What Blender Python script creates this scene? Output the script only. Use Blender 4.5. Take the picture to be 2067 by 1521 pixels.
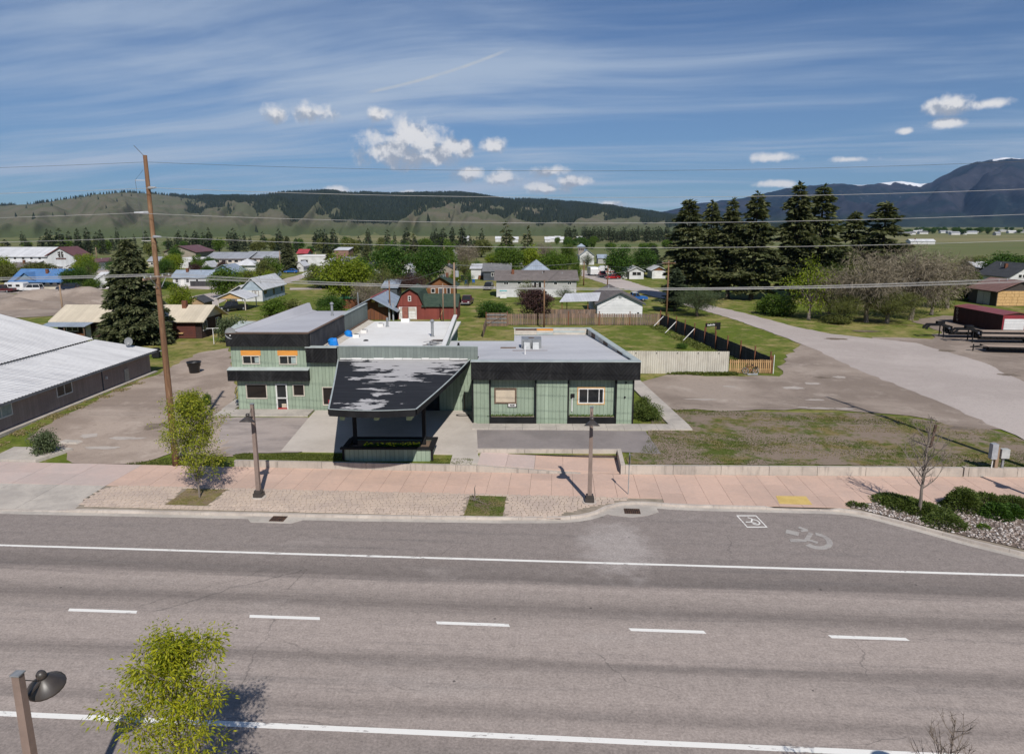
import bpy, math, random
import numpy as np
from mathutils import Vector, Matrix
R = math.radians
random.seed(7); rng = np.random.default_rng(11)
for o in list(bpy.data.objects): bpy.data.objects.remove(o, do_unlink=True)
SC = bpy.context.scene; COL = SC.collection

# ------------------------------------------------------------------ camera
CAM_H, PITCH, YAW, F_PX, W_PX, H_PX = 16.0, R(11.8976), R(3.7), 1450.0, 2067.0, 1521.0
cam = bpy.data.cameras.new('camera'); camo = bpy.data.objects.new('camera', cam); COL.objects.link(camo)
camo.location = (0, 0, CAM_H); camo.rotation_euler = (R(90) - PITCH, 0, YAW)
cam.sensor_fit = 'HORIZONTAL'; cam.sensor_width = 36; cam.lens = F_PX / W_PX * 36
cam.clip_start = 0.1; cam.clip_end = 60000
SC.camera = camo

# ------------------------------------------------------------------ light
SUN_EL, SUN_AZ = R(43), R(17)          # the sun stands behind the camera, to the right
sun = bpy.data.lights.new('sun', 'SUN'); suno = bpy.data.objects.new('sun', sun); COL.objects.link(suno)
sun.energy = 5.0; sun.angle = R(0.53); sun.color = (1.0, 0.955, 0.89)
_sd = Vector((math.sin(SUN_AZ) * math.cos(SUN_EL), -math.cos(SUN_AZ) * math.cos(SUN_EL), math.sin(SUN_EL)))
suno.rotation_euler = _sd.to_track_quat('Z', 'Y').to_euler(); suno.location = (0, 0, 60)
vs = SC.view_settings; vs.view_transform = 'Standard'; vs.look = 'None'; vs.exposure = 0.0; vs.gamma = 1.0
SC.cycles.max_bounces = 6; SC.cycles.transparent_max_bounces = 8; SC.cycles.use_denoising = True
SC.cycles.volume_bounces = 0; SC.cycles.caustics_reflective = False; SC.cycles.caustics_refractive = False

# ------------------------------------------------------------------ node helpers
def nd(nt, t, ins=None, **at):
    n = nt.nodes.new('ShaderNode' + t)
    for k, v in at.items(): setattr(n, k, v)
    for k, v in (ins or {}).items():
        s = n.inputs[k]
        if isinstance(v, bpy.types.NodeSocket): nt.links.new(v, s)
        elif isinstance(v, bpy.types.Node): nt.links.new(v.outputs[0], s)
        else: s.default_value = v
    return n
def mth(nt, op, a, b=None, c=None, clamp=False):
    i = {0: a}
    if b is not None: i[1] = b
    if c is not None: i[2] = c
    n = nd(nt, 'Math', i, operation=op); n.use_clamp = clamp
    return n.outputs[0]
def mixc(nt, f, a, b, bt='MIX'):
    n = nt.nodes.new('ShaderNodeMix'); n.data_type = 'RGBA'; n.blend_type = bt; n.clamp_factor = True
    for s, v in ((n.inputs[0], f), (n.inputs[6], a), (n.inputs[7], b)):
        if isinstance(v, bpy.types.NodeSocket): nt.links.new(v, s)
        elif isinstance(v, (tuple, list)): s.default_value = (*v[:3], 1)
        else: s.default_value = v
    return n.outputs[2]
def noise(nt, vec, scale, detail=5, rough=.55, dist=0.):
    n = nd(nt, 'TexNoise', {'Scale': scale, 'Detail': detail, 'Roughness': rough, 'Distortion': dist})
    if vec is not None: nt.links.new(vec, n.inputs['Vector'])
    return n.outputs['Fac']
def sstep(nt, v, lo, hi):
    n = nd(nt, 'MapRange', {0: v, 1: lo, 2: hi, 3: 0., 4: 1.}, interpolation_type='SMOOTHSTEP'); n.clamp = True
    return n.outputs[0]
def vmul(nt, v, xyz):
    return nd(nt, 'VectorMath', {0: v, 1: xyz}, operation='MULTIPLY').outputs[0]
def ramp(nt, f, stops):
    n = nt.nodes.new('ShaderNodeValToRGB'); nt.links.new(f, n.inputs[0]); e = n.color_ramp.elements
    e[0].position = stops[0][0]; e[0].color = (*stops[0][1], 1); e[1].position = stops[-1][0]; e[1].color = (*stops[-1][1], 1)
    for p, c in stops[1:-1]: e.new(p).color = (*c, 1)
    return n.outputs[0]

# ------------------------------------------------------------------ world: daylight sky with cirrus and a few cumulus
world = bpy.data.worlds.new('World'); SC.world = world; world.use_nodes = True
wt = world.node_tree; wt.nodes.clear()
sky = nd(wt, 'TexSky', sky_type='NISHITA', sun_disc=False, sun_elevation=SUN_EL, sun_rotation=math.pi - SUN_AZ,
         altitude=900, air_density=1.0, dust_density=0.35, ozone_density=1.2)
dirv = nd(wt, 'TexCoord').outputs['Generated']
sep = nd(wt, 'SeparateXYZ', {0: dirv}); dx, dy, dz = sep.outputs
el = mth(wt, 'ARCSINE', dz); az = mth(wt, 'ARCTAN2', dx, dy)
zc = mth(wt, 'ADD', mth(wt, 'MAXIMUM', dz, 0.0), 0.10)
pl = nd(wt, 'CombineXYZ', {0: mth(wt, 'DIVIDE', dx, zc), 1: mth(wt, 'DIVIDE', dy, zc), 2: 0.0}).outputs[0]
plr = nd(wt, 'VectorRotate', {'Vector': pl, 'Angle': R(9)}, rotation_type='Z_AXIS').outputs[0]
def n2(vec, scale, detail, rough=.55, col=False):
    n = nd(wt, 'TexNoise', {'Vector': vec, 'Scale': scale, 'Detail': detail, 'Roughness': rough}, noise_dimensions='2D'); return n.outputs['Color' if col else 'Fac']
warp = n2(plr, .38, 2., .5, True)
plw = nd(wt, 'VectorMath', {0: plr, 1: vmul(wt, nd(wt, 'VectorMath', {0: warp, 1: (-.5, -.5, -.5)}, operation='ADD').outputs[0], (1.5, .75, 0))}, operation='ADD').outputs[0]
c1 = n2(vmul(wt, plw, (.17, .80, 1)), 1.0, 5., .55)
c2 = n2(vmul(wt, plw, (.30, 1.3, 1)), 1.0, 6., .62)
cir = mth(wt, 'ADD', mth(wt, 'MULTIPLY', c1, .62), mth(wt, 'MULTIPLY', c2, .46))
cirm = sstep(wt, cir, .475, .75)
low = sstep(wt, el, .45, .0)          # thin veil thickens towards the horizon, all the way round
cirm = mth(wt, 'ADD', mth(wt, 'MULTIPLY', cirm, mth(wt, 'ADD', .56, mth(wt, 'MULTIPLY', low, .24))), mth(wt, 'MULTIPLY', low, .24))
def P2A(px, py):                        # where a cloud of the photograph stands in the sky (azimuth, elevation)
    a = (px - W_PX / 2) / F_PX; b = (H_PX / 2 - py) / F_PX
    x, y, z = a, math.cos(PITCH) + b * math.sin(PITCH), -math.sin(PITCH) + b * math.cos(PITCH)
    xx = x * math.cos(YAW) - y * math.sin(YAW); yy = x * math.sin(YAW) + y * math.cos(YAW)
    return math.atan2(xx, yy), math.atan2(z, math.hypot(xx, yy))
CU = [(800, 300, 78, 34), (822, 278, 50, 34), (860, 292, 70, 36), (895, 302, 44, 30), (850, 318, 70, 18), (938, 298, 18, 20), (996, 294, 26, 16),
      (556, 230, 22, 18), (634, 227, 35, 17), (764, 232, 24, 13), (948, 353, 30, 14), (1012, 360, 40, 16), (1108, 346, 30, 11), (1150, 366, 40, 10), (1100, 381, 44, 11),
      (1228, 411, 38, 8), (1912, 214, 44, 16), (1994, 210, 30, 9), (1908, 249, 32, 9), (1826, 265, 14, 6), (1562, 318, 38, 9), (1715, 322, 40, 6), (1572, 371, 36, 7),
      (682, 384, 26, 8), (822, 389, 16, 6), (1415, 420, 26, 5)]
wn = nd(wt, 'CombineXYZ', {0: az, 1: el, 2: 0.0}).outputs[0]
cw = nd(wt, 'TexNoise', {'Vector': wn, 'Scale': 46., 'Detail': 5., 'Roughness': .58}, noise_dimensions='2D'); cwf = cw.outputs['Fac']
cwl = n2(wn, 20., 1.)
cup = n2(nd(wt, 'VectorMath', {0: wn, 1: (-.0022, -.0062, 0.)}, operation='ADD').outputs[0], 46., 3., .52)
dmin = dlow = None
for k, (px, py, rx, ry) in enumerate(CU):
    a0, e0 = P2A(px, py); ix, iy = F_PX / rx, F_PX / ry
    d = nd(wt, 'VectorMath', {0: nd(wt, 'VectorMath', {0: wn, 1: (ix, iy, 0.), 2: (-a0 * ix, -e0 * iy, 0.)}, operation='MULTIPLY_ADD').outputs[0]}, operation='LENGTH').outputs['Value']
    dmin = d if dmin is None else mth(wt, 'MINIMUM', d, dmin)
    if k < 17:                          # the underside, away from the sun
        e0 -= .75 * ry / F_PX; d = nd(wt, 'VectorMath', {0: nd(wt, 'VectorMath', {0: wn, 1: (ix, iy, 0.), 2: (-a0 * ix, -e0 * iy, 0.)}, operation='MULTIPLY_ADD').outputs[0]}, operation='LENGTH').outputs['Value']
        dlow = d if dlow is None else mth(wt, 'MINIMUM', d, dlow)
dd = mth(wt, 'ADD', dmin, mth(wt, 'ADD', mth(wt, 'MULTIPLY', mth(wt, 'SUBTRACT', cwf, .5), 1.7), mth(wt, 'MULTIPLY', mth(wt, 'SUBTRACT', cwl, .5), .5)))
cum = mth(wt, 'MULTIPLY', sstep(wt, dd, 1.30, .30), .95)
# beyond the picture the same scattered cumulus goes on low over the horizon
gen = mth(wt, 'MULTIPLY', sstep(wt, n2(vmul(wt, wn, (1.0, 2.6, 1)), 5.2, 4.), 0.60, 0.70), mth(wt, 'MULTIPLY', sstep(wt, el, .015, .05), sstep(wt, el, .34, .2)))
gen = mth(wt, 'MULTIPLY', gen, sstep(wt, mth(wt, 'ABSOLUTE', mth(wt, 'ADD', az, YAW)), .64, .72))
cum = mth(wt, 'MAXIMUM', cum, gen)
lit = sstep(wt, mth(wt, 'ADD', mth(wt, 'MULTIPLY', mth(wt, 'SUBTRACT', cup, cwf), 3.6), mth(wt, 'MULTIPLY', mth(wt, 'SUBTRACT', dlow, dmin), 1.1)), -.35, .75)
cumc = mixc(wt, lit, (5.6, 6.1, 7.0), (12.2, 12.0, 11.9))
# contrail
a1, e1 = P2A(742, 187); a2, e2 = P2A(1030, 99)
tl = math.hypot(a2 - a1, e2 - e1); tx, ty = (a2 - a1) / tl, (e2 - e1) / tl
pu = mth(wt, 'ADD', mth(wt, 'MULTIPLY', mth(wt, 'SUBTRACT', az, a1), tx), mth(wt, 'MULTIPLY', mth(wt, 'SUBTRACT', el, e1), ty))
pv = mth(wt, 'ADD', mth(wt, 'MULTIPLY', mth(wt, 'SUBTRACT', az, a1), -ty), mth(wt, 'MULTIPLY', mth(wt, 'SUBTRACT', el, e1), tx))
pv = mth(wt, 'ADD', pv, mth(wt, 'MULTIPLY', mth(wt, 'SINE', mth(wt, 'MULTIPLY', pu, math.pi / tl)), .0035))
trail = mth(wt, 'MULTIPLY', sstep(wt, mth(wt, 'ABSOLUTE', pv), .0028, .0006), mth(wt, 'MULTIPLY', mth(wt, 'MULTIPLY', sstep(wt, pu, -.01, .02), sstep(wt, pu, tl + .01, tl - .03)), mth(wt, 'MULTIPLY', cwf, 1.1)))
skyc = mixc(wt, 1.0, sky.outputs[0], (0.34, 0.60, 0.92), 'MULTIPLY')
c = mixc(wt, cirm, skyc, (6.4, 7.7, 9.6)); c = mixc(wt, trail, c, (7.5, 8.0, 8.6)); c = mixc(wt, cum, c, cumc)
bg = nd(wt, 'Background', {0: c, 1: 0.07}); nd(wt, 'OutputWorld', {0: bg.outputs[0]})
world.cycles.sampling_method = 'MANUAL'; world.cycles.sample_map_resolution = 512

# ------------------------------------------------------------------ placing
GZ = 0.55
_cp, _sp, _cy, _sy = math.cos(PITCH), math.sin(PITCH), math.cos(YAW), math.sin(YAW)
def ray(px, py):
    a = (px - W_PX / 2) / F_PX; b = (H_PX / 2 - py) / F_PX
    y = _cp + b * _sp; z = -_sp + b * _cp
    return Vector((a * _cy - y * _sy, a * _sy + y * _cy, z))
def G(px, py, z=GZ):
    d = ray(px, py); t = (z - CAM_H) / d.z
    return Vector((d.x * t, d.y * t, z))
def HT(px, pyb, pyt, z=GZ):
    p = G(px, pyb, z); d = ray(px, pyt); return CAM_H + d.z * (p.y / d.y) - z
TH = R(3.2); CT, ST = math.cos(TH), math.sin(TH)
def B(u, v, z=0.): return Vector((u * CT - v * ST, u * ST + v * CT, z))
def toB(p): return (p.x * CT + p.y * ST, -p.x * ST + p.y * CT)
def wall_y(x): return 44.7 + 0.043 * max(x, 0.)
def gz(x, y):
    """height of the natural ground"""
    t = y - wall_y(x)
    if x < -24: k = min(max(t / 9.0, 0), 1); return 0.11 + 0.44 * k
    if x < -21.5:
        k0 = min(max(t / 9.0, 0), 1); k1 = min(max(t / .3, 0), 1); w = (x + 24) / 2.5
        return 0.11 + 0.44 * (k0 * (1 - w) + k1 * w)
    return 0.11 + 0.44 * min(max(t / .3, 0), 1)

# ------------------------------------------------------------------ mesh building
class MB:
    def __init__(s): s.v = []; s.f = []
    def add(s, vs, fs):
        n = len(s.v); s.v += [tuple(v) for v in vs]; s.f += [tuple(i + n for i in f) for f in fs]; return s
    def box(s, x0, x1, y0, y1, z0, z1):
        return s.add([(x0, y0, z0), (x1, y0, z0), (x1, y1, z0), (x0, y1, z0), (x0, y0, z1), (x1, y0, z1), (x1, y1, z1), (x0, y1, z1)],
                     [(0, 3, 2, 1), (4, 5, 6, 7), (0, 1, 5, 4), (1, 2, 6, 5), (2, 3, 7, 6), (3, 0, 4, 7)])
    def hexa(s, bot, top):
        n = len(bot); vs = list(bot) + list(top)
        return s.add(vs, [tuple(range(n))[::-1], tuple(range(n, 2 * n))] + [(i, (i + 1) % n, n + (i + 1) % n, n + i) for i in range(n)])
    def slab(s, pts, t):
        """a sheet (top face through pts, counter-clockwise) with thickness t"""
        return s.hexa([(p[0], p[1], p[2] - t) for p in pts], pts)
    def ext(s, prof, a0, a1, ax='x'):
        """profile extruded along x (prof = y,z), y (prof = x,z) or z (prof = x,y)"""
        f = {'x': lambda a, p: (a, p[0], p[1]), 'y': lambda a, p: (p[0], a, p[1]), 'z': lambda a, p: (p[0], p[1], a)}[ax]
        return s.hexa([f(a0, p) for p in prof], [f(a1, p) for p in prof])
    def tube(s, pts, rad, n=6, cap=True):
        pts = [Vector(p) for p in pts]; rad = rad if isinstance(rad, (list, tuple)) else [rad] * len(pts)
        rings = []
        for i, p in enumerate(pts):
            d = (pts[min(i + 1, len(pts) - 1)] - pts[max(i - 1, 0)]).normalized()
            a = d.cross(Vector((0, 0, 1)) if abs(d.z) < .9 else Vector((1, 0, 0))).normalized(); b = d.cross(a)
            rings.append([p + (a * math.cos(k * 2 * math.pi / n) + b * math.sin(k * 2 * math.pi / n)) * rad[i] for k in range(n)])
        vs = [q for r in rings for q in r]; fs = []
        for i in range(len(pts) - 1):
            for k in range(n): fs.append((i * n + k, i * n + (k + 1) % n, (i + 1) * n + (k + 1) % n, (i + 1) * n + k))
        if cap: fs += [tuple(range(n))[::-1], tuple(range((len(pts) - 1) * n, len(pts) * n))]
        return s.add(vs, fs)
    def lathe(s, prof, n=16, c=(0, 0, 0)):
        vs = [(c[0] + r * math.cos(k * 2 * math.pi / n), c[1] + r * math.sin(k * 2 * math.pi / n), c[2] + z) for r, z in prof for k in range(n)]
        fs = [(i * n + k, i * n + (k + 1) % n, (i + 1) * n + (k + 1) % n, (i + 1) * n + k) for i in range(len(prof) - 1) for k in range(n)]
        return s.add(vs, fs)
    def poly(s, pts): return s.add(pts, [tuple(range(len(pts)))])
    def xf(s, m): s.v = [tuple(m @ Vector(v)) for v in s.v]; return s
    def build(s, name, mat, parent=None, smooth=False, loc=None, rz=None):
        me = bpy.data.meshes.new(name); me.from_pydata(s.v, [], s.f); me.update()
        if smooth:
            for p in me.polygons: p.use_smooth = True
        return link(name, me, mat, parent, loc, rz)
def link(name, me, mat, parent=None, loc=None, rz=None):
    o = bpy.data.objects.new(name, me); COL.objects.link(o)
    if mat and not me.materials: me.materials.append(mat)
    if parent: o.parent = parent
    if loc is not None: o.location = loc
    if rz is not None: o.rotation_euler = (0, 0, rz)
    return o
def BX(name, mat, par, *b): return MB().box(*b).build(name, mat, par)
def npmesh(name, V, Fc):
    me = bpy.data.meshes.new(name); V = np.ascontiguousarray(V, dtype=np.float32); Fc = np.ascontiguousarray(Fc, dtype=np.int32)
    m, k = Fc.shape
    me.vertices.add(len(V)); me.vertices.foreach_set('co', V.ravel())
    me.loops.add(m * k); me.loops.foreach_set('vertex_index', Fc.ravel())
    me.polygons.add(m); me.polygons.foreach_set('loop_start', np.arange(0, m * k, k, dtype=np.int32))
    me.update(calc_edges=True); me.validate(); return me
def tag(o, label=None, cat=None, group=None, kind=None):
    if label: o['label'] = label
    if cat: o['category'] = cat
    if group: o['group'] = group
    if kind: o['kind'] = kind
    return o
def thing(name, label, cat, loc=(0, 0, 0), rz=0., group=None):
    o = bpy.data.objects.new(name, None); COL.objects.link(o); o.empty_display_size = .3
    o.location = loc; o.rotation_euler = (0, 0, rz); return tag(o, label, cat, group)
KIDS = {}
def dup(root, loc, rz=0., label=None, group=None, scale=None):
    r = root.copy(); COL.objects.link(r); r.location = loc; r.rotation_euler = (0, 0, rz)
    if scale: r.scale = (scale,) * 3 if not isinstance(scale, tuple) else scale
    if label: r['label'] = label
    if group: r['group'] = group
    if root.name not in KIDS: KIDS[root.name] = [(c, list(c.children)) for c in root.children]
    for ch, gs in KIDS[root.name]:
        c = ch.copy(); COL.objects.link(c); c.parent = r
        for g in gs:
            d = g.copy(); COL.objects.link(d); d.parent = c
    return r

# ------------------------------------------------------------------ materials
def newmat(name):
    m = bpy.data.materials.new(name); m.use_nodes = True; nt = m.node_tree; nt.nodes.clear()
    return m, nt
def bsdf(nt, col, rough=.85, spec=.25, metal=0., normal=None, alpha=None):
    i = {'Base Color': col if not isinstance(col, (tuple, list)) else (*col[:3], 1), 'Roughness': rough, 'Specular IOR Level': spec, 'Metallic': metal}
    if normal is not None: i['Normal'] = normal
    b = nd(nt, 'BsdfPrincipled', i); nd(nt, 'OutputMaterial', {0: b.outputs[0]}); return b
def pos(nt): return nd(nt, 'NewGeometry').outputs['Position']
def M(name, c, c2=None, ns=.7, rough=.85, spec=.25, metal=0., bump=0., bs=8., rand=0., fine=.12, stretch=(1, 1, 1), groove=None, dirt=None):
    """colour c drifting to c2 over noise, fine mottling, per-object value jitter, optional board grooves and streaky dirt"""
    m, nt = newmat(name); p = pos(nt); ps = vmul(nt, p, stretch) if stretch != (1, 1, 1) else p
    if c2 is None: c2 = tuple(x * .82 for x in c)
    col = mixc(nt, sstep(nt, noise(nt, ps, ns, 6, .6), .38, .66), c, c2)
    f = noise(nt, ps, ns * 14, 4, .65)
    col = mixc(nt, 1.0, col, nd(nt, 'CombineColor', {i: mth(nt, 'ADD', 1 - fine, mth(nt, 'MULTIPLY', f, fine * 2)) for i in range(3)}).outputs[0], 'MULTIPLY')
    nrm = None; gh = None
    if groove:
        kind, per, wd, dark = groove
        oc = nd(nt, 'TexCoord').outputs['Object']; s = nd(nt, 'SeparateXYZ', {0: oc}).outputs
        if kind == 'v': a = mth(nt, 'ADD', s[0], s[1])
        elif kind == 'h': a = s[2]
        elif kind == 'x': a = s[0]
        elif kind == 'y': a = s[1]
        else: a = mth(nt, 'ADD', mth(nt, 'PINGPONG', mth(nt, 'ADD', s[0], s[1]), 1.8), mth(nt, 'MULTIPLY', s[2], .85))
        fr = mth(nt, 'FRACT', mth(nt, 'DIVIDE', mth(nt, 'ADD', a, 100.), per))
        gh = mth(nt, 'LESS_THAN', fr, wd)
        bd = nd(nt, 'TexWhiteNoise', {'W': mth(nt, 'FLOOR', mth(nt, 'DIVIDE', mth(nt, 'ADD', a, 100.), per))}, noise_dimensions='1D').outputs['Value']
        col = mixc(nt, mth(nt, 'MULTIPLY', bd, .30), col, tuple(x * .45 for x in c))
        col = mixc(nt, mth(nt, 'MULTIPLY', gh, dark), col, tuple(x * .25 for x in c))
    if dirt:
        dc, amt = dirt
        dn = noise(nt, vmul(nt, p, (3.0, 3.0, .35)), 1.1, 6, .65)
        col = mixc(nt, mth(nt, 'MULTIPLY', sstep(nt, dn, .5, .72), amt), col, dc)
    if rand:
        r = nd(nt, 'ObjectInfo').outputs['Random']
        k = mth(nt, 'ADD', 1 - rand, mth(nt, 'MULTIPLY', r, 2 * rand))
        col = mixc(nt, 1.0, col, nd(nt, 'CombineColor', {i: k for i in range(3)}).outputs[0], 'MULTIPLY')
    if bump or gh is not None:
        h = noise(nt, ps, bs, 4, .6)
        if gh is not None: h = mth(nt, 'SUBTRACT', mth(nt, 'MULTIPLY', h, .15), gh)
        nrm = nd(nt, 'Bump', {'Strength': bump or .5, 'Distance': .03, 'Height': h}).outputs[0]
    bsdf(nt, col, rough, spec, metal, nrm); return m
def leafmat(name, c, c2, trans=.35, jit=.35):
    """leaves: colour differs from leaf to leaf and from tree to tree, some light passes through"""
    m, nt = newmat(name)
    ri = nd(nt, 'NewGeometry').outputs['Random Per Island']; ro = nd(nt, 'ObjectInfo').outputs['Random']
    col = mixc(nt, ri, c, c2)
    k = mth(nt, 'ADD', 1 - jit * .5, mth(nt, 'MULTIPLY', ro, jit))
    col = mixc(nt, 1.0, col, nd(nt, 'CombineColor', {i: k for i in range(3)}).outputs[0], 'MULTIPLY')
    d = nd(nt, 'BsdfPrincipled', {'Base Color': col, 'Roughness': .6, 'Specular IOR Level': .25})
    t = nd(nt, 'BsdfTranslucent', {0: mixc(nt, 1.0, col, (1.25, 1.3, .6), 'MULTIPLY')})
    s = nd(nt, 'MixShader', {0: trans, 1: d.outputs[0], 2: t.outputs[0]}); nd(nt, 'OutputMaterial', {0: s.outputs[0]}); return m
def metal_roof(name, c, per, ax, rough=.45, dirt=(.25, .22, .2), amt=.35, c2=None):
    return M(name, c, c2, ns=.35, rough=rough, spec=.4, groove=(ax, per, .10, .25), bump=.5, dirt=(dirt, amt), fine=.05)

def gravel(name, c, dark, pale, s=1.):
    """packed gravel: broad damp and bleached patches, wheel ruts, stony grain"""
    m, nt = newmat(name); p = pos(nt)
    b1 = noise(nt, p, .11 * s, 5, .6, .3); b2 = noise(nt, nd(nt, 'VectorMath', {0: p, 1: (51., 17., 0.)}, operation='ADD').outputs[0], .34 * s, 6, .66); b3 = noise(nt, p, 1.6, 5, .7); b4 = noise(nt, p, 11., 4, .75)
    col = mixc(nt, sstep(nt, b1, .38, .60), c, dark); col = mixc(nt, mth(nt, 'MULTIPLY', sstep(nt, b2, .54, .74), .55), col, pale)
    col = mixc(nt, mth(nt, 'MULTIPLY', sstep(nt, b3, .54, .70), .5), col, tuple(x * .62 for x in dark))
    k = mth(nt, 'ADD', .55, mth(nt, 'ADD', mth(nt, 'MULTIPLY', b4, .62), mth(nt, 'MULTIPLY', b3, .30)))
    col = mixc(nt, 1.0, col, nd(nt, 'CombineColor', {i: k for i in range(3)}).outputs[0], 'MULTIPLY')
    bsdf(nt, col, .95, .1, 0, nd(nt, 'Bump', {'Strength': .6, 'Distance': .03, 'Height': b4}).outputs[0]); return m
# ================================================================== GROUND
def grass_mask_mat(name, grass1, grass2, dry, soil, lo, hi, ns=.12, fine=True):
    m, nt = newmat(name); p = pos(nt)
    big = noise(nt, p, ns, 6, .62); mid = noise(nt, p, ns * 6, 6, .65); fn = noise(nt, p, 5.5, 5, .7)
    big2 = noise(nt, nd(nt, 'VectorMath', {0: p, 1: (37., 11., 3.)}, operation='ADD').outputs[0], ns * 1.7, 5, .6)
    g = mixc(nt, fn, grass1, grass2)
    g = mixc(nt, sstep(nt, mth(nt, 'ADD', mth(nt, 'MULTIPLY', big2, .6), mth(nt, 'MULTIPLY', mid, .4)), .42, .62), g, dry)
    sm = mth(nt, 'ADD', mth(nt, 'MULTIPLY', big, .55), mth(nt, 'ADD', mth(nt, 'MULTIPLY', mid, .33), mth(nt, 'MULTIPLY', fn, .12)))
    s = mixc(nt, fn, soil, tuple(x * .7 for x in soil))
    col = mixc(nt, sstep(nt, sm, lo, hi), g, s)
    nrm = nd(nt, 'Bump', {'Strength': .6, 'Distance': .08, 'Height': fn}).outputs[0]
    bsdf(nt, col, .95, .1, 0, nrm); return m
def far_ground():
    """valley floor: mown and dry grass near the houses, long field strips far away"""
    m, nt = newmat('valley_grass'); p = pos(nt)
    big = noise(nt, p, .035, 6, .6); mid = noise(nt, p, .35, 6, .65); fn = noise(nt, p, 4., 5, .7)
    g = mixc(nt, fn, (.070, .100, .012), (.145, .175, .030))
    g = mixc(nt, sstep(nt, mth(nt, 'ADD', mth(nt, 'MULTIPLY', big, .5), mth(nt, 'MULTIPLY', mid, .5)), .46, .60), g, (.27, .225, .085))
    g = mixc(nt, sstep(nt, mth(nt, 'ADD', mth(nt, 'MULTIPLY', mid, .6), mth(nt, 'MULTIPLY', fn, .4)), .56, .66), g, (.25, .19, .135))
    cl = noise(nt, p, 1.1, 6, .72); g = mixc(nt, mth(nt, 'MULTIPLY', sstep(nt, cl, .48, .64), .55), g, (.045, .066, .014)); cl2 = noise(nt, nd(nt, 'VectorMath', {0: p, 1: (9., 70., 0.)}, operation='ADD').outputs[0], .8, 6, .72); g = mixc(nt, mth(nt, 'MULTIPLY', sstep(nt, cl2, .55, .70), .6), g, (.25, .21, .10))
    fld = noise(nt, vmul(nt, p, (.0011, .006, 1)), 1.0, 4, .6, .3); f2 = noise(nt, vmul(nt, p, (.004, .02, 1)), 1.0, 5, .6)
    fc = mixc(nt, sstep(nt, fld, .42, .58), (.125, .135, .055), (.205, .185, .092)); fc = mixc(nt, sstep(nt, f2, .5, .65), fc, (.095, .125, .045))
    y = nd(nt, 'SeparateXYZ', {0: p}).outputs[1]
    col = mixc(nt, sstep(nt, y, 230., 420.), g, fc)
    bsdf(nt, col, .95, .1); return m
m_valley = far_ground()
xs = sorted(set([-9000, -6000, -2500, -900, -400, -200] + list(range(-110, -40, 10)) + [-40, -34, -29, -26, -24, -22.75, -21.5, -18, -12, -5.3, 0, 4.25, 7, 10, 15, 20, 25, 30, 35, 45, 60, 90, 140, 250, 500, 1200, 3000, 7000, 15000]))
offs = [-840, -90, -30, -2, 0, .15, .3, .6, 1, 2, 2.85, 4.5, 6, 7.5, 9, 12, 20, 40, 80, 150, 300, 600, 1200, 2500, 5000, 9000, 15000]
V = []; nx = len(xs)
for t in offs:
    for x in xs: V.append((x, wall_y(min(x, 60)) + t, (gz(x, wall_y(min(x, 60)) + t) if t > 0 else .11) - .04 if t >= 0 else -.06))
Fc = [(j * nx + i, j * nx + i + 1, (j + 1) * nx + i + 1, (j + 1) * nx + i) for j in range(len(offs) - 1) for i in range(nx - 1)
      if not (-5.31 < xs[i] < 4.2 and 0 <= offs[j] < 2.8)]   # the ramp lies in this cut
tag(link('ground', npmesh('ground', np.array(V), np.array(Fc)), m_valley), kind='structure')

def jag(pts, step, amp, seed):
    """outline with a wandering edge"""
    r = random.Random(seed); out = []
    for i, a in enumerate(pts):
        b = pts[(i + 1) % len(pts)]; L = math.hypot(b[0] - a[0], b[1] - a[1]); n = max(1, int(L / step))
        for k in range(n):
            t = k / n; j = amp if k else amp * .4
            out.append((a[0] + (b[0] - a[0]) * t + r.uniform(-j, j), a[1] + (b[1] - a[1]) * t + r.uniform(-j, j)))
    return out
from mathutils.geometry import delaunay_2d_cdt
def inside(x, y, poly):
    c = False; j = len(poly) - 1
    for i in range(len(poly)):
        if (poly[i][1] > y) != (poly[j][1] > y) and x < (poly[j][0] - poly[i][0]) * (y - poly[i][1]) / (poly[j][1] - poly[i][1]) + poly[i][0]: c = not c
        j = i
    return c
def sheet(name, pts, mat, lift, jagged=None, seed=1, kind='structure', zf=None, grid=None):
    P = [(p[0], p[1]) for p in pts]
    if jagged: P = jag(P, jagged[0], jagged[1], seed)
    n = len(P); Q = [Vector(p) for p in P]
    if grid:
        xs_, ys_ = [p[0] for p in P], [p[1] for p in P]; y = min(ys_)
        while y < max(ys_):
            x = min(xs_)
            while x < max(xs_):
                if inside(x, y, P): Q.append(Vector((x, y)))
                x += grid
            y += grid
    V, _, Fs, *_ = delaunay_2d_cdt(Q, [], [list(range(n))], 1, 1e-5)
    z = zf or gz
    me = bpy.data.meshes.new(name); me.from_pydata([(v.x, v.y, z(v.x, v.y) + lift) for v in V], [], [tuple(f) for f in Fs]); me.update()
    if me.polygons and me.polygons[0].normal.z < 0: me.flip_normals()
    return tag(link(name, me, mat), kind=kind)
def gp(*pp): return [G(x, y) for x, y in pp]

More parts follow.
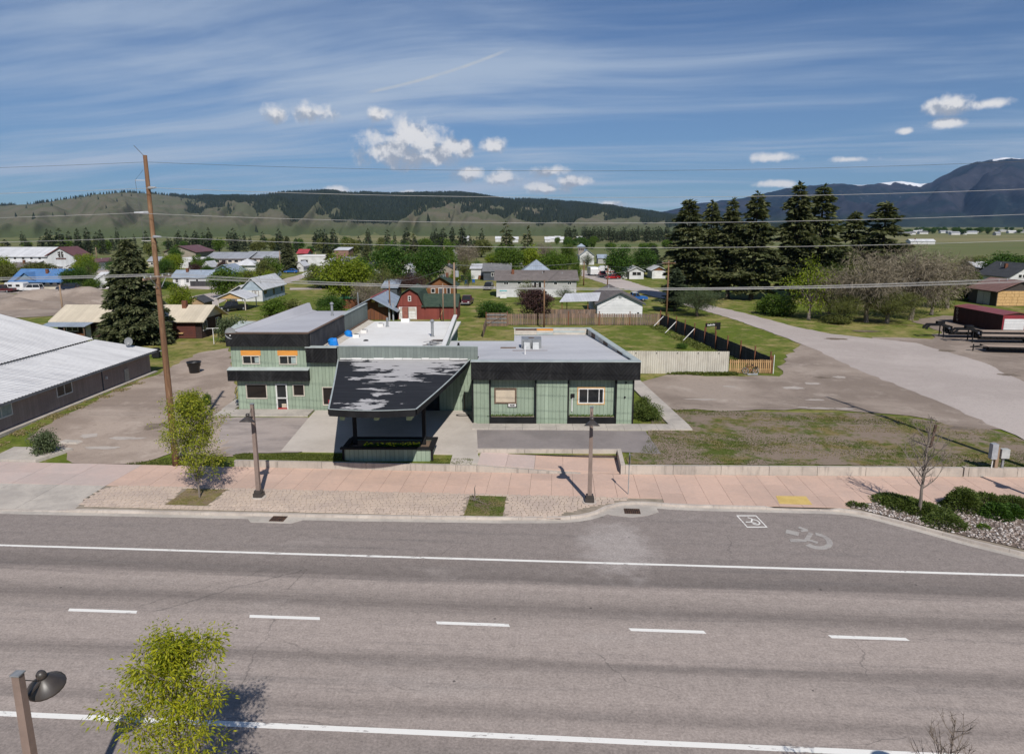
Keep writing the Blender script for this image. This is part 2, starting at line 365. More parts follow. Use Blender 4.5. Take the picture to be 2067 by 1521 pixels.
# ---- highway
def road_mat():
    m, nt = newmat('worn_asphalt'); p = pos(nt); s = nd(nt, 'SeparateXYZ', {0: p}).outputs
    wob = mth(nt, 'MULTIPLY', mth(nt, 'SUBTRACT', noise(nt, vmul(nt, p, (.03, .5, 1)), 1., 4, .6), .5), 1.1)
    wf = mth(nt, 'MULTIPLY', mth(nt, 'SUBTRACT', noise(nt, vmul(nt, p, (.10, 3.2, 1)), 1., 6, .7), .5), 1.1)
    yy = mth(nt, 'ADD', s[1], mth(nt, 'ADD', wob, wf))
    f = nd(nt, 'MapRange', {0: yy, 1: 14., 2: 40., 3: 0., 4: 1.}).outputs[0]
    L = (.365, .308, .275); D = (.185, .158, .144); Md = (.275, .233, .210); Pk = (.262, .224, .204)
    def st(y, c): return ((y - 14) / 26, c)
    col = ramp(nt, f, [st(14.5, Md), st(19.6, Md), st(20.6, L), st(21.2, (.255, .216, .194)), st(22.0, L), st(23.4, (.335, .284, .254)), st(24.0, (.225, .191, .172)), st(24.7, L), st(26.4, L),
                       st(27.3, (.315, .267, .238)), st(28.0, (.205, .174, .157)), st(28.8, (.315, .267, .238)), st(29.8, L), st(30.5, D), st(31.5, (.215, .183, .166)), st(32.4, (.25, .213, .193)), st(33.2, Pk), st(39, Pk)])
    st1 = noise(nt, vmul(nt, p, (.06, 1.4, 1)), 1., 6, .68)
    col = mixc(nt, mth(nt, 'MULTIPLY', sstep(nt, st1, .50, .72), .42), col, (.15, .136, .13))
    st2 = noise(nt, vmul(nt, p, (.12, .3, 1)), 1., 5, .6)
    col = mixc(nt, mth(nt, 'MULTIPLY', sstep(nt, st2, .56, .74), .35), col, (.40, .355, .325))
    # pale scuffed patch by the drain
    pd = nd(nt, 'VectorMath', {0: vmul(nt, nd(nt, 'VectorMath', {0: p, 1: (-3.2, -34.2, 0.)}, operation='ADD').outputs[0], (.40, .26, 0.))}, operation='LENGTH').outputs['Value']
    pd = mth(nt, 'ADD', pd, mth(nt, 'MULTIPLY', mth(nt, 'SUBTRACT', noise(nt, p, .7, 5, .6), .5), 1.5))
    col = mixc(nt, mth(nt, 'MULTIPLY', sstep(nt, pd, 1.0, .35), .55), col, (.44, .395, .37))
    g1 = noise(nt, p, 10., 3, .8); g2 = noise(nt, p, 2.2, 5, .75)
    k = mth(nt, 'ADD', -.06, mth(nt, 'ADD', mth(nt, 'MULTIPLY', g1, 1.25), mth(nt, 'MULTIPLY', g2, .70)))
    col = mixc(nt, 1.0, col, nd(nt, 'CombineColor', {i: k for i in range(3)}).outputs[0], 'MULTIPLY')
    vo = nd(nt, 'TexVoronoi', {'Vector': p, 'Scale': .55}); spk = mth(nt, 'LESS_THAN', vo.outputs['Distance'], .035)
    col = mixc(nt, mth(nt, 'MULTIPLY', spk, .7), col, (.05, .045, .045))
    vc = nd(nt, 'TexVoronoi', {'Vector': nd(nt, 'VectorMath', {0: vmul(nt, p, (.10, .22, 1)), 1: vmul(nt, nd(nt, 'TexNoise', {'Vector': p, 'Scale': .6, 'Detail': 4.}).outputs['Color'], (.16, .2, 0))}, operation='ADD').outputs[0], 'Scale': 1.}, feature='DISTANCE_TO_EDGE')
    ck = mth(nt, 'MULTIPLY', sstep(nt, vc.outputs['Distance'], .0034, .001), sstep(nt, noise(nt, p, .12, 3), .5, .6)); col = mixc(nt, mth(nt, 'MULTIPLY', ck, .40), col, (.06, .055, .052))
    nrm = nd(nt, 'Bump', {'Strength': .35, 'Distance': .01, 'Height': g1}).outputs[0]
    bsdf(nt, col, .9, .2, 0, nrm); return m
m_road = road_mat()
m_conc = M('pale_concrete', (.46, .415, .365), (.36, .325, .29), ns=.5, bump=.15, bs=30, dirt=((.22, .19, .17), .35))
m_kerb = M('kerb_concrete', (.50, .44, .385), (.39, .34, .30), ns=.6, bump=.15, bs=30, rand=.05, dirt=((.24, .2, .17), .4))
m_pink = M('pink_concrete', (.55, .385, .305), (.48, .345, .28), ns=.35, bump=.12, bs=30, rand=.055, dirt=((.42, .32, .27), .45))
m_pinkgrey = M('greyed_pink_concrete', (.52, .405, .36), (.46, .38, .345), ns=.25, bump=.12, bs=30, rand=.05)
m_paver = M('stamped_paver', (.50, .40, .325), (.43, .345, .29), ns=.8, bump=.3, bs=14, rand=.09)
m_joint = M('joint_dirt', (.29, .24, .19), (.22, .185, .14), ns=2.)
road_curb = [(-95, 36.2), (-30, 36.35), (-11.5, 36.6), (-3, 36.85), (.4, 37.1), (1.6, 37.45), (2.6, 38.1), (3.3, 39.0), (4.2, 39.6), (5.4, 39.62), (6.6, 39.42), (8, 39.35), (16.0, 39.35), (17.3, 38.9), (19.3, 37.2), (21, 35.6), (23, 34.1), (26, 32.8), (30, 31.9), (95, 31.9)]
mb = MB()
for a, b_ in zip(road_curb, road_curb[1:]): mb.poly([(a[0], 13.2, 0), (b_[0], 13.2, 0), (b_[0], b_[1], 0), (a[0], a[1], 0)])
tag(mb.build('highway', m_road), kind='structure')
# painted lines
def paint_mat(name, c, wear):
    m, nt = newmat(name); p = pos(nt)
    w = sstep(nt, mth(nt, 'ADD', mth(nt, 'MULTIPLY', noise(nt, vmul(nt, p, (1., 3., 1)), 2.2, 7, .72), .7), mth(nt, 'MULTIPLY', noise(nt, p, .35, 3, .5), .3)), wear, wear + .07)
    col = mixc(nt, w, c, (.28, .25, .235)); bsdf(nt, col, .75, .25); return m
m_white = paint_mat('road_paint', (.74, .72, .68), .555)
m_ghost = paint_mat('worn_road_paint', (.36, .335, .31), .50)
def strip(name, x0, x1, y, w, lift=.004, mat=m_white, taper=0.):
    mb = MB(); n = max(1, int((x1 - x0) / 2)); r = random.Random(int(x0 * 7))
    top = []; bot = []
    for i in range(n + 1):
        x = x0 + (x1 - x0) * i / n; top.append((x + taper, y + w / 2 + r.uniform(-.008, .008), lift)); bot.append((x, y - w / 2 + r.uniform(-.008, .008), lift))
    for i in range(n): mb.poly([bot[i], bot[i + 1], top[i + 1], top[i]])
    return tag(mb.build(name, mat), kind='structure')
strip('edge_line', -95, 95, 32.45, .19); strip('edge_line', -95, 95, 20.1, .25)
for k in range(-5, 12): strip('lane_dash', -20.6 + 7.9 * k, -17.6 + 7.9 * k, 26.62, .21, taper=-.08)

# parking symbols
def paint(name, polys, o, ax, ay, mat):
    mb = MB()
    for i, pl in enumerate(polys): mb.poly([(o[0] + a * ax[0] + b * ay[0], o[1] + a * ax[1] + b * ay[1], .0045 + .0007 * i) for a, b in pl])
    return tag(mb.build(name, mat), kind='structure')
def arc(cx, cy, r0, r1, a0, a1, n=16):
    q = []
    for i in range(n):
        t0 = R(a0 + (a1 - a0) * i / n); t1 = R(a0 + (a1 - a0) * (i + 1) / n)
        q.append([(cx + r0 * math.cos(t0), cy + r0 * math.sin(t0)), (cx + r1 * math.cos(t0), cy + r1 * math.sin(t0)), (cx + r1 * math.cos(t1), cy + r1 * math.sin(t1)), (cx + r0 * math.cos(t1), cy + r0 * math.sin(t1))])
    return q
def seg(x0, y0, x1, y1, w):
    d = math.hypot(x1 - x0, y1 - y0); px, py = -(y1 - y0) / d * w / 2, (x1 - x0) / d * w / 2
    return [(x0 + px, y0 + py), (x0 - px, y0 - py), (x1 - px, y1 - py), (x1 + px, y1 + py)]
c0, c1_, c2_, c3_ = [G(*p, 0.) for p in ((1486, 1039.5), (1526, 1039.5), (1549, 1064), (1508, 1064))]
ax = ((c1_ - c0) / 1.0); ay = ((c0 - c3_) / 1.0)
w = .07
paint('parking_symbol', [[(0, 0), (1, 0), (1, w), (0, w)], [(0, 1 - w), (1, 1 - w), (1, 1), (0, 1)], [(0, w), (w * .8, w), (w * .8, 1 - w), (0, 1 - w)], [(1 - w * .8, w), (1, w), (1, 1 - w), (1 - w * .8, 1 - w)]]
      + arc(.62, .42, .17, .235, -150, 85) + [seg(.62, .66, .42, .40, .07), seg(.42, .40, .62, .30, .001 + .06), seg(.42, .42, .16, .42, .07), seg(.46, .80, .62, .66, .06)], c3_, ax, ay, m_white)
c0, c1_, c3_ = [G(*p, 0.) for p in ((1585, 1064), (1660, 1064), (1608, 1107))]
ax = c1_ - c0; ay = c0 - c3_
paint('faded_parking_symbol', arc(.62, .36, .25, .40, -150, 75) + [seg(.60, .72, .36, .36, .12), seg(.36, .36, -.06, .36, .14), seg(.40, .40, .62, .26, .10), seg(.26, .66, -.04, .80, .2), seg(.36, 1.0, .55, .84, .1), seg(.55, .84, .36, .80, .09)], c3_, ax, ay, m_ghost)

# ---- kerb (each cast length is a piece), gutter
kerb = tag(MB().poly([(-95, 36, -.02), (-94, 36, -.02), (-94, 36.3, -.02)]).build('kerb', m_kerb), kind='structure')
def resample(pl, step):
    out = [Vector((pl[0][0], pl[0][1], 0))]; acc = 0
    for a, b in zip(pl, pl[1:]):
        a = Vector((*a, 0)); b = Vector((*b, 0)); L = (b - a).length; t = step - acc
        while t <= L: out.append(a + (b - a) * (t / L)); t += step
        acc = L - (t - step)
    out.append(Vector((*pl[-1], 0))); return out
def offset(P, d):
    out = []
    for i, p in enumerate(P):
        t = (P[min(i + 1, len(P) - 1)] - P[max(i - 1, 0)]).normalized(); out.append(p + Vector((-t.y, t.x, 0)) * d)
    return out
PC = resample(road_curb, .5)
GUT, KW = .42, .2
G1 = offset(PC, GUT); G2 = offset(PC, GUT + KW)
mb = MB()
for i in range(len(PC) - 1): mb.poly([(*PC[i].xy, .004), (*PC[i + 1].xy, .004), (*G1[i + 1].xy, .012), (*G1[i].xy, .012)])
tag(mb.build('gutter', m_conc), kind='structure')
def kz(x):
    if x < -28.6: return .035
    if x < -27.4: return .035 + (x + 28.6) / 1.2 * .115
    if 12.2 < x < 15.8: return .05
    return .15
i = 0
while i < len(PC) - 1:
    j = min(i + 6, len(PC) - 1)
    if -40 < PC[i].x < 32:
        mb = MB(); n = j - i; g = .012
        pts_b = []
        for k in range(i, j + 1):
            e = g if k == j else 0
            z = kz(PC[k].x); q1, q2 = G1[k].copy(), G2[k].copy()
            if k == j: d = (G1[j] - G1[j - 1]).normalized() * .014; q1 -= d; q2 -= d
            pts_b.append((q1, q2, z))
        for a, b in zip(pts_b, pts_b[1:]):
            mb.hexa([(*a[0].xy, -.05), (*b[0].xy, -.05), (*b[1].xy, -.05), (*a[1].xy, -.05)], [(a[0].x, a[0].y + .02, a[2]), (b[0].x, b[0].y + .02, b[2]), (*b[1].xy, b[2]), (*a[1].xy, a[2])])
        mb.build('kerb_stone', m_kerb, kerb)
    i = j

# ---- pavement
walk_bed = sheet('pavement', [(-95, 40.72), (-28.0, 40.72)] + [(p.x, p.y) for p in G2 if -27.9 < p.x < 95][:-2] + [(95, 32.8), (95, wall_y(95)), (28, wall_y(28)), (0, 44.7), (-95, 44.7)], m_joint, 0, zf=lambda x, y: .118)
def slab_piece(name, par, mat, pts, z0, z1, gap=.012):
    c = sum((Vector(p) for p in pts), Vector((0, 0))) / len(pts)
    q = []
    for p in pts:
        d = Vector(p) - c; q.append(c + d * (1 - gap / max(d.length, .05)))
    b = [(v.x, v.y, z0) for v in q]
    zt = z1 if callable(z1) else (lambda x, y: z1)
    return MB().hexa(b, [(v.x, v.y, zt(v.x, v.y)) for v in q]).build(name, mat, par)
r = random.Random(5)
x = -28.0
while x < 31:
    w_ = 1.32; yb = wall_y(x + .6); y0 = 40.75
    if x > 5.8:
        y0 = 39.98 if x < 14.4 else (39.98 if x < 15.7 else None)
    if y0 is None: y0 = 40.9 if x > 16.6 else 40.2
    n = 3
    for k in range(n):
        a = y0 + (yb - y0) * k / n; b_ = y0 + (yb - y0) * (k + 1) / n
        sk = .0
        slab_piece('slab', walk_bed, m_pink, [(x, a), (x + w_, a), (x + w_, b_), (x, b_)], .10, .150 + r.uniform(-.002, .002))
    x += w_
for k in range(5):   # driveway crossing and the walk further left, greyed by tyres
    x0 = -28.0 - 3.1 * (k + 1)
    for a, b_ in ((40.75, 42.7), (42.7, 44.7)):
        slab_piece('slab', walk_bed, m_pinkgrey if k else m_pinkgrey, [(x0, a), (x0 + 3.1, a), (x0 + 3.1, b_), (x0, b_)], .10, .147)
    slab_piece('apron_slab', walk_bed, m_conc, [(x0, 36.98), (x0 + 3.1 + (.75 if k == 0 else 0), 36.98), (x0 + 3.1 + (-.02 if k == 0 else 0), 38.6), (x0 + 3.1, 40.7), (x0, 40.7)], .02, lambda x, y: .04 + (y - 37) / 3.7 * .106)
yel = M('tactile_yellow', (.60, .43, .15), (.52, .37, .12), ns=2., bump=.4, bs=60)
q = [G(*p, .156) for p in ((1573, 1016), (1640, 1018), (1627, 1001), (1566, 1000))]
tag(MB().slab([tuple(v) for v in q], .012).build('tactile_pad', yel), 'yellow tactile paving pad set in the pink pavement at the kerb ramp', 'tactile pad')

# tree pits
PITS = [(-22.7, 38.0, -20.2, 40.6), (-5.15, 37.5, -2.95, 40.55)]
m_lot = grass_mask_mat('patchy_turf', (.055, .080, .014), (.105, .125, .028), (.19, .145, .06), (.265, .205, .16), .44, .55, ns=.30)
m_verge = grass_mask_mat('verge_turf', (.07, .10, .02), (.11, .13, .035), (.21, .165, .075), (.20, .15, .11), .50, .60, ns=.5)
m_pit = grass_mask_mat('dry_pit_turf', (.13, .125, .04), (.17, .15, .05), (.26, .20, .10), (.24, .18, .12), .44, .56, ns=.9)
for (a, b_, c, d), mt in zip(PITS, (m_pit, m_verge)): sheet('tree_pit', [(a, b_), (c, b_), (c, d), (a, d)], mt, .135, (.3, .05), 3, zf=lambda x, y: .0)
# pavers: irregular blocks laid in courses
cells = []
yy = 37.42
row = 0
rp = random.Random(9)
while yy < 40.62:
    hh = .245; x = -28.0 + (row % 2) * .16 + rp.uniform(0, .1)
    lim = 5.2 - max(0, 39.4 - yy) * 1.25
    while x < lim:
        ww = rp.choice((.24, .30, .36, .42))
        cx, cyy = x + ww / 2, yy + hh / 2
        ok = not any(a - .1 < cx < c + .1 and b_ < cyy < d for a, b_, c, d in PITS)
        if cx < -26.2 and (cx + 26.2) ** 2 + (cyy - 39.1) ** 2 > 1.9 ** 2: ok = False
        if cx > .2 and cyy < 38.1 + (cx - .2) * .62: ok = False
        if ok: cells.append((x, yy, ww, hh, rp.uniform(-.03, .03), rp.uniform(-.005, .005)))
        x += ww
    yy += hh; row += 1
def paver_geo(mb, c):
    x, y, w_, h_, s, dz = c; g = .009; z = .152 + dz; bv = .02
    b0 = [(x + g, y + g + s * .5), (x + w_ - g, y + g), (x + w_ - g + s * .4, y + h_ - g), (x + g, y + h_ - g - s * .4)]
    cx, cy = x + w_ / 2, y + h_ / 2
    t0 = [(cx + (px - cx) * .9, cy + (py - cy) * .88) for px, py in b0]
    mb.hexa([(*p, z - .03) for p in b0], [(*p, z) for p in t0])
cells.sort(key=lambda c: c[1])
for c in cells[:290]: mb = MB(); paver_geo(mb, c); mb.build('paver', m_paver, walk_bed)
mb = MB()
for c in cells[290:]: paver_geo(mb, c)
o = mb.build('paver_field', m_paver, walk_bed); o['kind'] = 'stuff'

# drains in the gutter
m_iron = M('rusty_iron', (.10, .055, .035), (.05, .035, .03), ns=6, rough=.7, bump=.3)
m_dark = M('dark_gap', (.012, .011, .010), rough=.9)
def drain(label, p, w_, d, apron):
    t = thing('storm_drain', label, 'drain', p)
    MB().slab([(a, b_, .014) for a, b_ in apron], .03).build('apron', m_conc, t)
    BX('pit', m_dark, t, -w_ / 2, w_ / 2, -d / 2, d / 2, .0142, .018)
    fr = MB().box(-w_ / 2 - .05, w_ / 2 + .05, -d / 2 - .05, -d / 2, .012, .04).box(-w_ / 2 - .05, w_ / 2 + .05, d / 2, d / 2 + .05, .012, .04).box(-w_ / 2 - .05, -w_ / 2, -d / 2, d / 2, .012, .04).box(w_ / 2, w_ / 2 + .05, -d / 2, d / 2, .012, .04)
    fr.build('frame', m_iron, t)
    for k in range(7):
        xx = -w_ / 2 + w_ * (k + .5) / 7; BX('bar', m_iron, t, xx - .025, xx + .025, -d / 2, d / 2, .02, .034)
    for k in range(2):
        yy = -d / 2 + d * (k + 1) / 3; BX('cross_bar', m_iron, t, -w_ / 2, w_ / 2, yy - .02, yy + .02, .021, .033)
p = G(562, 1047, .0); drain('rusty storm drain grate in a concrete apron by the left lamp post', (p.x, p.y, .0), .72, .62, [(-2.0, .25), (-1.35, -.55), (.95, -.55), (1.7, .25), (1.7, .5), (-2.0, .5)])
p = G(1276, 1032, .0); drain('rusty storm drain grate in a concrete apron where the kerb bends', (p.x, p.y, .0), .8, .62, [(-2.3, .35), (-1.3, -.6), (-.1, -.85), (.8, -.55), (1.5, .0), (1.45, .75), (-.5, .75)])

# ---- near side pavement, below the picture
sheet('near_pavement', [(-95, 4), (95, 4), (95, 16.2), (-95, 16.2)], m_pink, 0, zf=lambda x, y: .14)
tag(MB().box(-95, 95, 16.2, 16.42, -.05, .15).build('near_kerb', m_kerb), kind='structure')
sheet('near_gutter', [(-95, 16.42), (95, 16.42), (95, 16.85), (-95, 16.85)], m_conc, .008, zf=lambda x, y: .0)

# ---- gravel, streets, bare soil
m_drive = gravel('gravel_drive', (.365, .295, .245), (.265, .21, .172), (.46, .385, .325), 1.4)
m_gravel = gravel('gravel_yard', (.315, .258, .215), (.222, .178, .147), (.45, .385, .33))
m_street = gravel('grey_street', (.43, .375, .345), (.37, .32, .293), (.47, .41, .375), .6)
m_oldasph = M('old_lot_asphalt', (.36, .305, .275), (.24, .205, .19), ns=.35, bump=.3, bs=25, fine=.2, stretch=(.5, 1.5, 1), dirt=((.35, .31, .29), .4))
m_newasph = M('dark_lot_asphalt', (.245, .215, .205), (.195, .172, .165), ns=.3, bump=.3, bs=30, fine=.16)
m_pad = M('forecourt_concrete', (.50, .45, .40), (.42, .375, .33), ns=.25, bump=.12, bs=30, fine=.06, dirt=((.36, .31, .28), .3))
sheet('driveway', [G(150, 931, .2), G(270, 936, .15), G(345, 912, .3), G(470, 922, .4), G(462, 838), G(478, 800), G(470, 740), G(462, 702), G(400, 712), G(345, 742), G(300, 762), G(205, 802), G(110, 846), G(50, 880), G(110, 900)], m_drive, .014, (1.2, .28), 4, grid=1.5)
sheet('gravel_lot', gp((1290, 772), (1350, 756), (1480, 759), (1570, 759), (1585, 730), (1600, 706), (1640, 690), (1740, 722), (1850, 765), (1980, 818), (2067, 860), (2020, 866), (1960, 866), (1880, 846), (1750, 832), (1640, 826), (1500, 828), (1360, 828), (1318, 806)), m_gravel, .012, (1.5, .5), 5)
sheet('side_street', gp((2067, 888), (2300, 960), (2500, 900), (2250, 810), (2067, 770), (1980, 730), (1850, 692), (1678, 674), (1604, 659), (1500, 631), (1448, 620), (1400, 606), (1354, 594), (1272, 568), (1213, 553), (1180, 545), (1150, 543), (1160, 552), (1200, 566), (1245, 580), (1290, 590), (1340, 604), (1419, 626), (1480, 644), (1560, 672), (1640, 703), (1740, 750), (1900, 812)), m_street, .018, (1.3, .22), 6)
sheet('trailer_yard', gp((1780, 690), (1900, 725), (2000, 765), (2067, 800), (2300, 850), (2500, 760), (2300, 680), (2067, 664), (1960, 640), (1905, 636), (1840, 648), (1900, 668), (1880, 684), (1760, 680)), m_gravel, .012, (2, .5), 7)
sheet('dirt_lot', gp((0, 590), (60, 596), (95, 588), (160, 590), (212, 600), (205, 622), (150, 634), (60, 640), (-60, 646), (-120, 610)), m_gravel, .012, (2, .6), 8)
sheet('back_street', gp((332, 640), (395, 640), (440, 615), (470, 596), (440, 588), (380, 600), (335, 612)), m_street, .014, (3, .3), 9)
sheet('lane', gp((-80, 588), (0, 586), (100, 584), (230, 576), (330, 573), (430, 578), (475, 582), (420, 584), (330, 580), (200, 584), (100, 590), (0, 592), (-80, 594)), m_street, .016, (4, .3), 10)
sheet('cross_lane', gp((560, 566), (600, 556), (640, 541), (668, 531), (682, 531), (655, 546), (612, 562), (580, 572)), m_street, .016, (4, .3), 11)
sheet('yard_path', gp((585, 581), (650, 580), (650, 584), (585, 585)), m_street, .016, (4, .2), 12)
sheet('far_lot', gp((380, 545), (570, 545), (640, 530), (560, 527), (400, 530)), m_street, .012, (6, .5), 13)
sheet('hall_lot', gp((170, 556), (250, 556), (250, 546), (175, 543), (120, 546), (110, 553)), m_street, .012, (6, .5), 14)
sheet('bare_lot', gp((1318, 822), (1345, 830), (1500, 830), (1750, 834), (1905, 852), (2000, 866), (2120, 905), (2150, 950), (2000, 944), (1700, 938), (1270, 936), (1262, 922), (1310, 880)), m_lot, .010, (1.0, .12), 15)
sheet('ranch_drive', gp((900, 583), (1000, 582), (1000, 577), (900, 577)), m_street, .014, (4, .3), 17)
# forecourt
fz = lambda x, y: GZ
o_ = G
sheet('old_asphalt', [G(446, 846), G(478, 842), G(628, 843), G(640, 905), G(600, 913), G(470, 916, .5), G(440, 900)], m_oldasph, .02, (.8, .10), 18, grid=1.)
tag(MB().slab([tuple(B(-16.6, 48.0, GZ + .03)), tuple(B(-4.5, 47.4, GZ + .03)), tuple(B(-4.5, 45.42, GZ + .03)), tuple(B(-2.45, 45.42, GZ + .03)), tuple(B(-2.75, 47.3, GZ + .03)), tuple(B(-3.3, 55.0, GZ + .03)), tuple(B(-3.62, 59.3, GZ + .03)), tuple(B(-17.3, 59.3, GZ + .03)), tuple(B(-17.2, 57.2, GZ + .03))], .1).build('forecourt', m_pad), kind='structure')
sheet('dark_asphalt', [G(955, 866), G(1303, 870), G(1335, 916), G(1245, 912), G(962, 906)], m_newasph, .016, (.8, .05), 19)

# gravel heaps on the dirt lot at the left
def heap(label, px, py, w_, d, h, seed):
    p = G(px, py); n = 26; r = np.random.default_rng(seed); ph = r.uniform(0, 6.28, 6); V = []
    for j in range(n):
        for i in range(n):
            x, y = (i / (n - 1) - .5) * 2, (j / (n - 1) - .5) * 2; rr_ = math.hypot(x, y); z = max(0, 1 - rr_) ** .8 * (1 + .22 * math.sin(5 * x + ph[0]) * math.sin(4 * y + ph[1]) + .12 * math.sin(11 * x + ph[2] + 3 * y))
            V.append((x * w_ / 2, y * d / 2, z * h - .05 + (r.uniform(0, .12) if z > .05 else 0)))
    Fq = [(j * n + i, j * n + i + 1, (j + 1) * n + i + 1, (j + 1) * n + i) for j in range(n - 1) for i in range(n - 1)]
    tag(link('gravel_heap', npmesh('gravel_heap', np.array(V), np.array(Fq)), m_gravel, None, (p.x, p.y, GZ), TH), label, 'gravel heap', 'gravel heaps on the dirt lot')
heap('left broad gravel heap on the dirt lot', 30, 617, 26, 15, 1.5, 1); heap('middle gravel heap on the dirt lot', 85, 608, 24, 16, 2.4, 2); heap('right long gravel heap on the dirt lot', 150, 606, 30, 18, 2.6, 3)
p = G(139, 612); tag(MB().box(-1.3, 1.3, -.2, .2, 0, .5).build('orange_barrier', M('orange_plastic', (.60, .12, .04), ns=2), loc=(p.x, p.y - 3, GZ)), 'orange plastic barrier below the right gravel heap', 'barrier')

# potholes with damp silt, bleached patches
m_damp = M('damp_silt', (.15, .115, .085), (.21, .165, .12), ns=1.2, rough=.6); m_chalk = M('bleached_gravel', (.41, .36, .32), (.34, .295, .26), ns=1.5, fine=.3)
def blot(name, px, py, w_, d, mat, seed, lift=.024):
    p = G(px, py, gz(G(px, py).x, G(px, py).y)); r = random.Random(seed); n = 16; a0 = r.uniform(0, 6)
    sheet(name, [(p.x + w_ / 2 * math.cos(k * 2 * math.pi / n) * r.uniform(.6, 1.15), p.y + d / 2 * math.sin(k * 2 * math.pi / n) * r.uniform(.6, 1.15)) for k in range(n)], mat, lift, (.25, .06), seed)
for k, (px, py, w_, d) in enumerate(((312, 860, 2.0, 1.9), (1910, 708, 2.6, 1.6), (2035, 756, 2.6, 1.5), (1688, 684, 3.4, 2.2), (1660, 762, 2.0, 1.0), (1748, 668, 4.5, 2.2), (1945, 864, 2.2, 1.1))): blot('pothole', px, py, w_, d, m_damp, 40 + k)
for k, (px, py, w_, d) in enumerate(((1600, 783, 2.2, 1.6), (1640, 774, 2.0, 1.1), (1695, 761, 1.6, 1.2), (1660, 824, 2.8, .7), (1705, 825, 1.8, .6), (1620, 822, 1.1, .5), (1645, 807, 2.2, .6), (1415, 806, 3.0, .6), (1470, 780, 1.6, .5), (205, 905, 3.2, .7), (180, 880, 1.6, 1.2), (255, 885, 3.0, .8))): blot('bleached_patch', px, py, w_, d, m_chalk, 60 + k)
# ================================================================== RETAINING WALLS, RAMP, WALKS
m_rwall = M('retaining_concrete', (.44, .385, .33), (.36, .315, .275), ns=.5, bump=.25, bs=20, rand=.05, dirt=((.16, .14, .12), .55))
def wall_run(t, x0, x1, yf, th, ztop, step=3.0):
    x = x0
    while x < x1 - .05:
        e = min(x + step, x1); g = .012
        y0, y1 = yf(x), yf(e)
        MB().hexa([(x + g, y0, .0), (e - g, y1, .0), (e - g, y1 + th, .0), (x + g, y0 + th, .0)], [(x + g, y0 + .02, ztop(x)), (e - g, y1 + .02, ztop(e)), (e - g, y1 + th, ztop(e)), (x + g, y0 + th, ztop(x))]).build('wall_block', m_rwall, t)
        x = e
t = thing('retaining_wall', 'low stained concrete wall between the pink pavement and the canopy planter', 'wall')
wall_run(t, -21.6, -5.2, wall_y, .26, lambda x: .58); wall_run(t, -5.2, 1.6, wall_y, .24, lambda x: .58 - .40 * (x + 5.2) / 6.8, 3.4)
t = thing('ramp_wall', 'low concrete wall along the back of the ramp before the dark asphalt', 'wall')
wall_run(t, -5.5, 4.2, lambda x: 47.55 + .05 * (x + 5.5), .25, lambda x: .80, 3.3)
MB().hexa([(4.2, 44.9, 0), (4.48, 44.9, 0), (4.48, 48.3, 0), (4.2, 48.3, 0)], [(4.2, 44.9, .74), (4.48, 44.9, .74), (4.48, 48.3, .82), (4.2, 48.3, .82)]).build('wall_block', m_rwall, t)
t = thing('retaining_wall', 'long low concrete wall along the patchy grass lot on the right', 'wall')
wall_run(t, 4.49, 26.2, lambda x: wall_y(x) + .02, .28, lambda x: .72, 3.1)
MB().box(26.24, 26.5, wall_y(26), wall_y(26) + .34, 0, .76).build('wall_block', m_rwall, t); wall_run(t, 26.55, 45, lambda x: wall_y(x) + .02, .28, lambda x: .72, 3.1)
t = tag(MB().poly([(-5.2, 44.95, .12), (4.2, 45.1, .12), (4.2, 45.2, .12)]).build('ramp', m_pinkgrey), kind='structure')
for k in range(5):
    x0 = -5.2 + k * 1.88; x1 = x0 + 1.88
    rz = lambda x, y: .60 - .44 * (x + 5.2) / 9.4
    slab_piece('slab', t, m_pinkgrey if k < 2 else m_pink, [(x0, 44.96 + max(0, x0) * .043), (x1, 44.96 + max(0, x1) * .043), (x1, 47.55 + .05 * (x1 + 5.5)), (x0, 47.55 + .05 * (x0 + 5.5))], .05, rz)
# walk in front of the right wing and down its side
walk = tag(MB().poly([tuple(B(-3.5, 53.4, .5)), tuple(B(9, 53.4, .5)), tuple(B(9, 53.6, .5))]).build('front_walk', m_conc), kind='structure')
for k in range(13):
    u0 = -3.58 + k * 1.31
    pts = [B(u0, 53.45), B(u0 + 1.31, 53.45), B(u0 + 1.31, 54.93), B(u0, 54.93)]
    slab_piece('slab', walk, m_conc, [p.xy for p in pts], .4, .66)
for k in range(14):
    v0 = 54.93 + k * 1.4; s = .09
    pts = [B(11.9 - s * k, v0), B(13.45 - s * k, v0), B(13.45 - s * (k + 1), v0 + 1.4), B(11.9 - s * (k + 1), v0 + 1.4)]
    slab_piece('slab', walk, m_conc, [p.xy for p in pts], .4, .655)
lw = tag(MB().poly([tuple(B(-24.9, 57.9, .5)), tuple(B(-20, 57.9, .5)), tuple(B(-20, 58, .5))]).build('door_walk', m_conc), kind='structure')
for a, b_ in ((-25.2, -22.5), (-22.5, -19.3), (-19.3, -17.4)):
    pts = [B(a, 57.35), B(b_, 57.35), B(b_, 59.33), B(a, 59.33)]; slab_piece('slab', lw, m_conc, [p.xy for p in pts], .4, .66)
pts = [B(-25.4, 59.4), B(-24.3, 59.4), B(-24.3, 63), B(-25.6, 63)]; slab_piece('slab', lw, m_conc, [p.xy for p in pts], .4, .64)

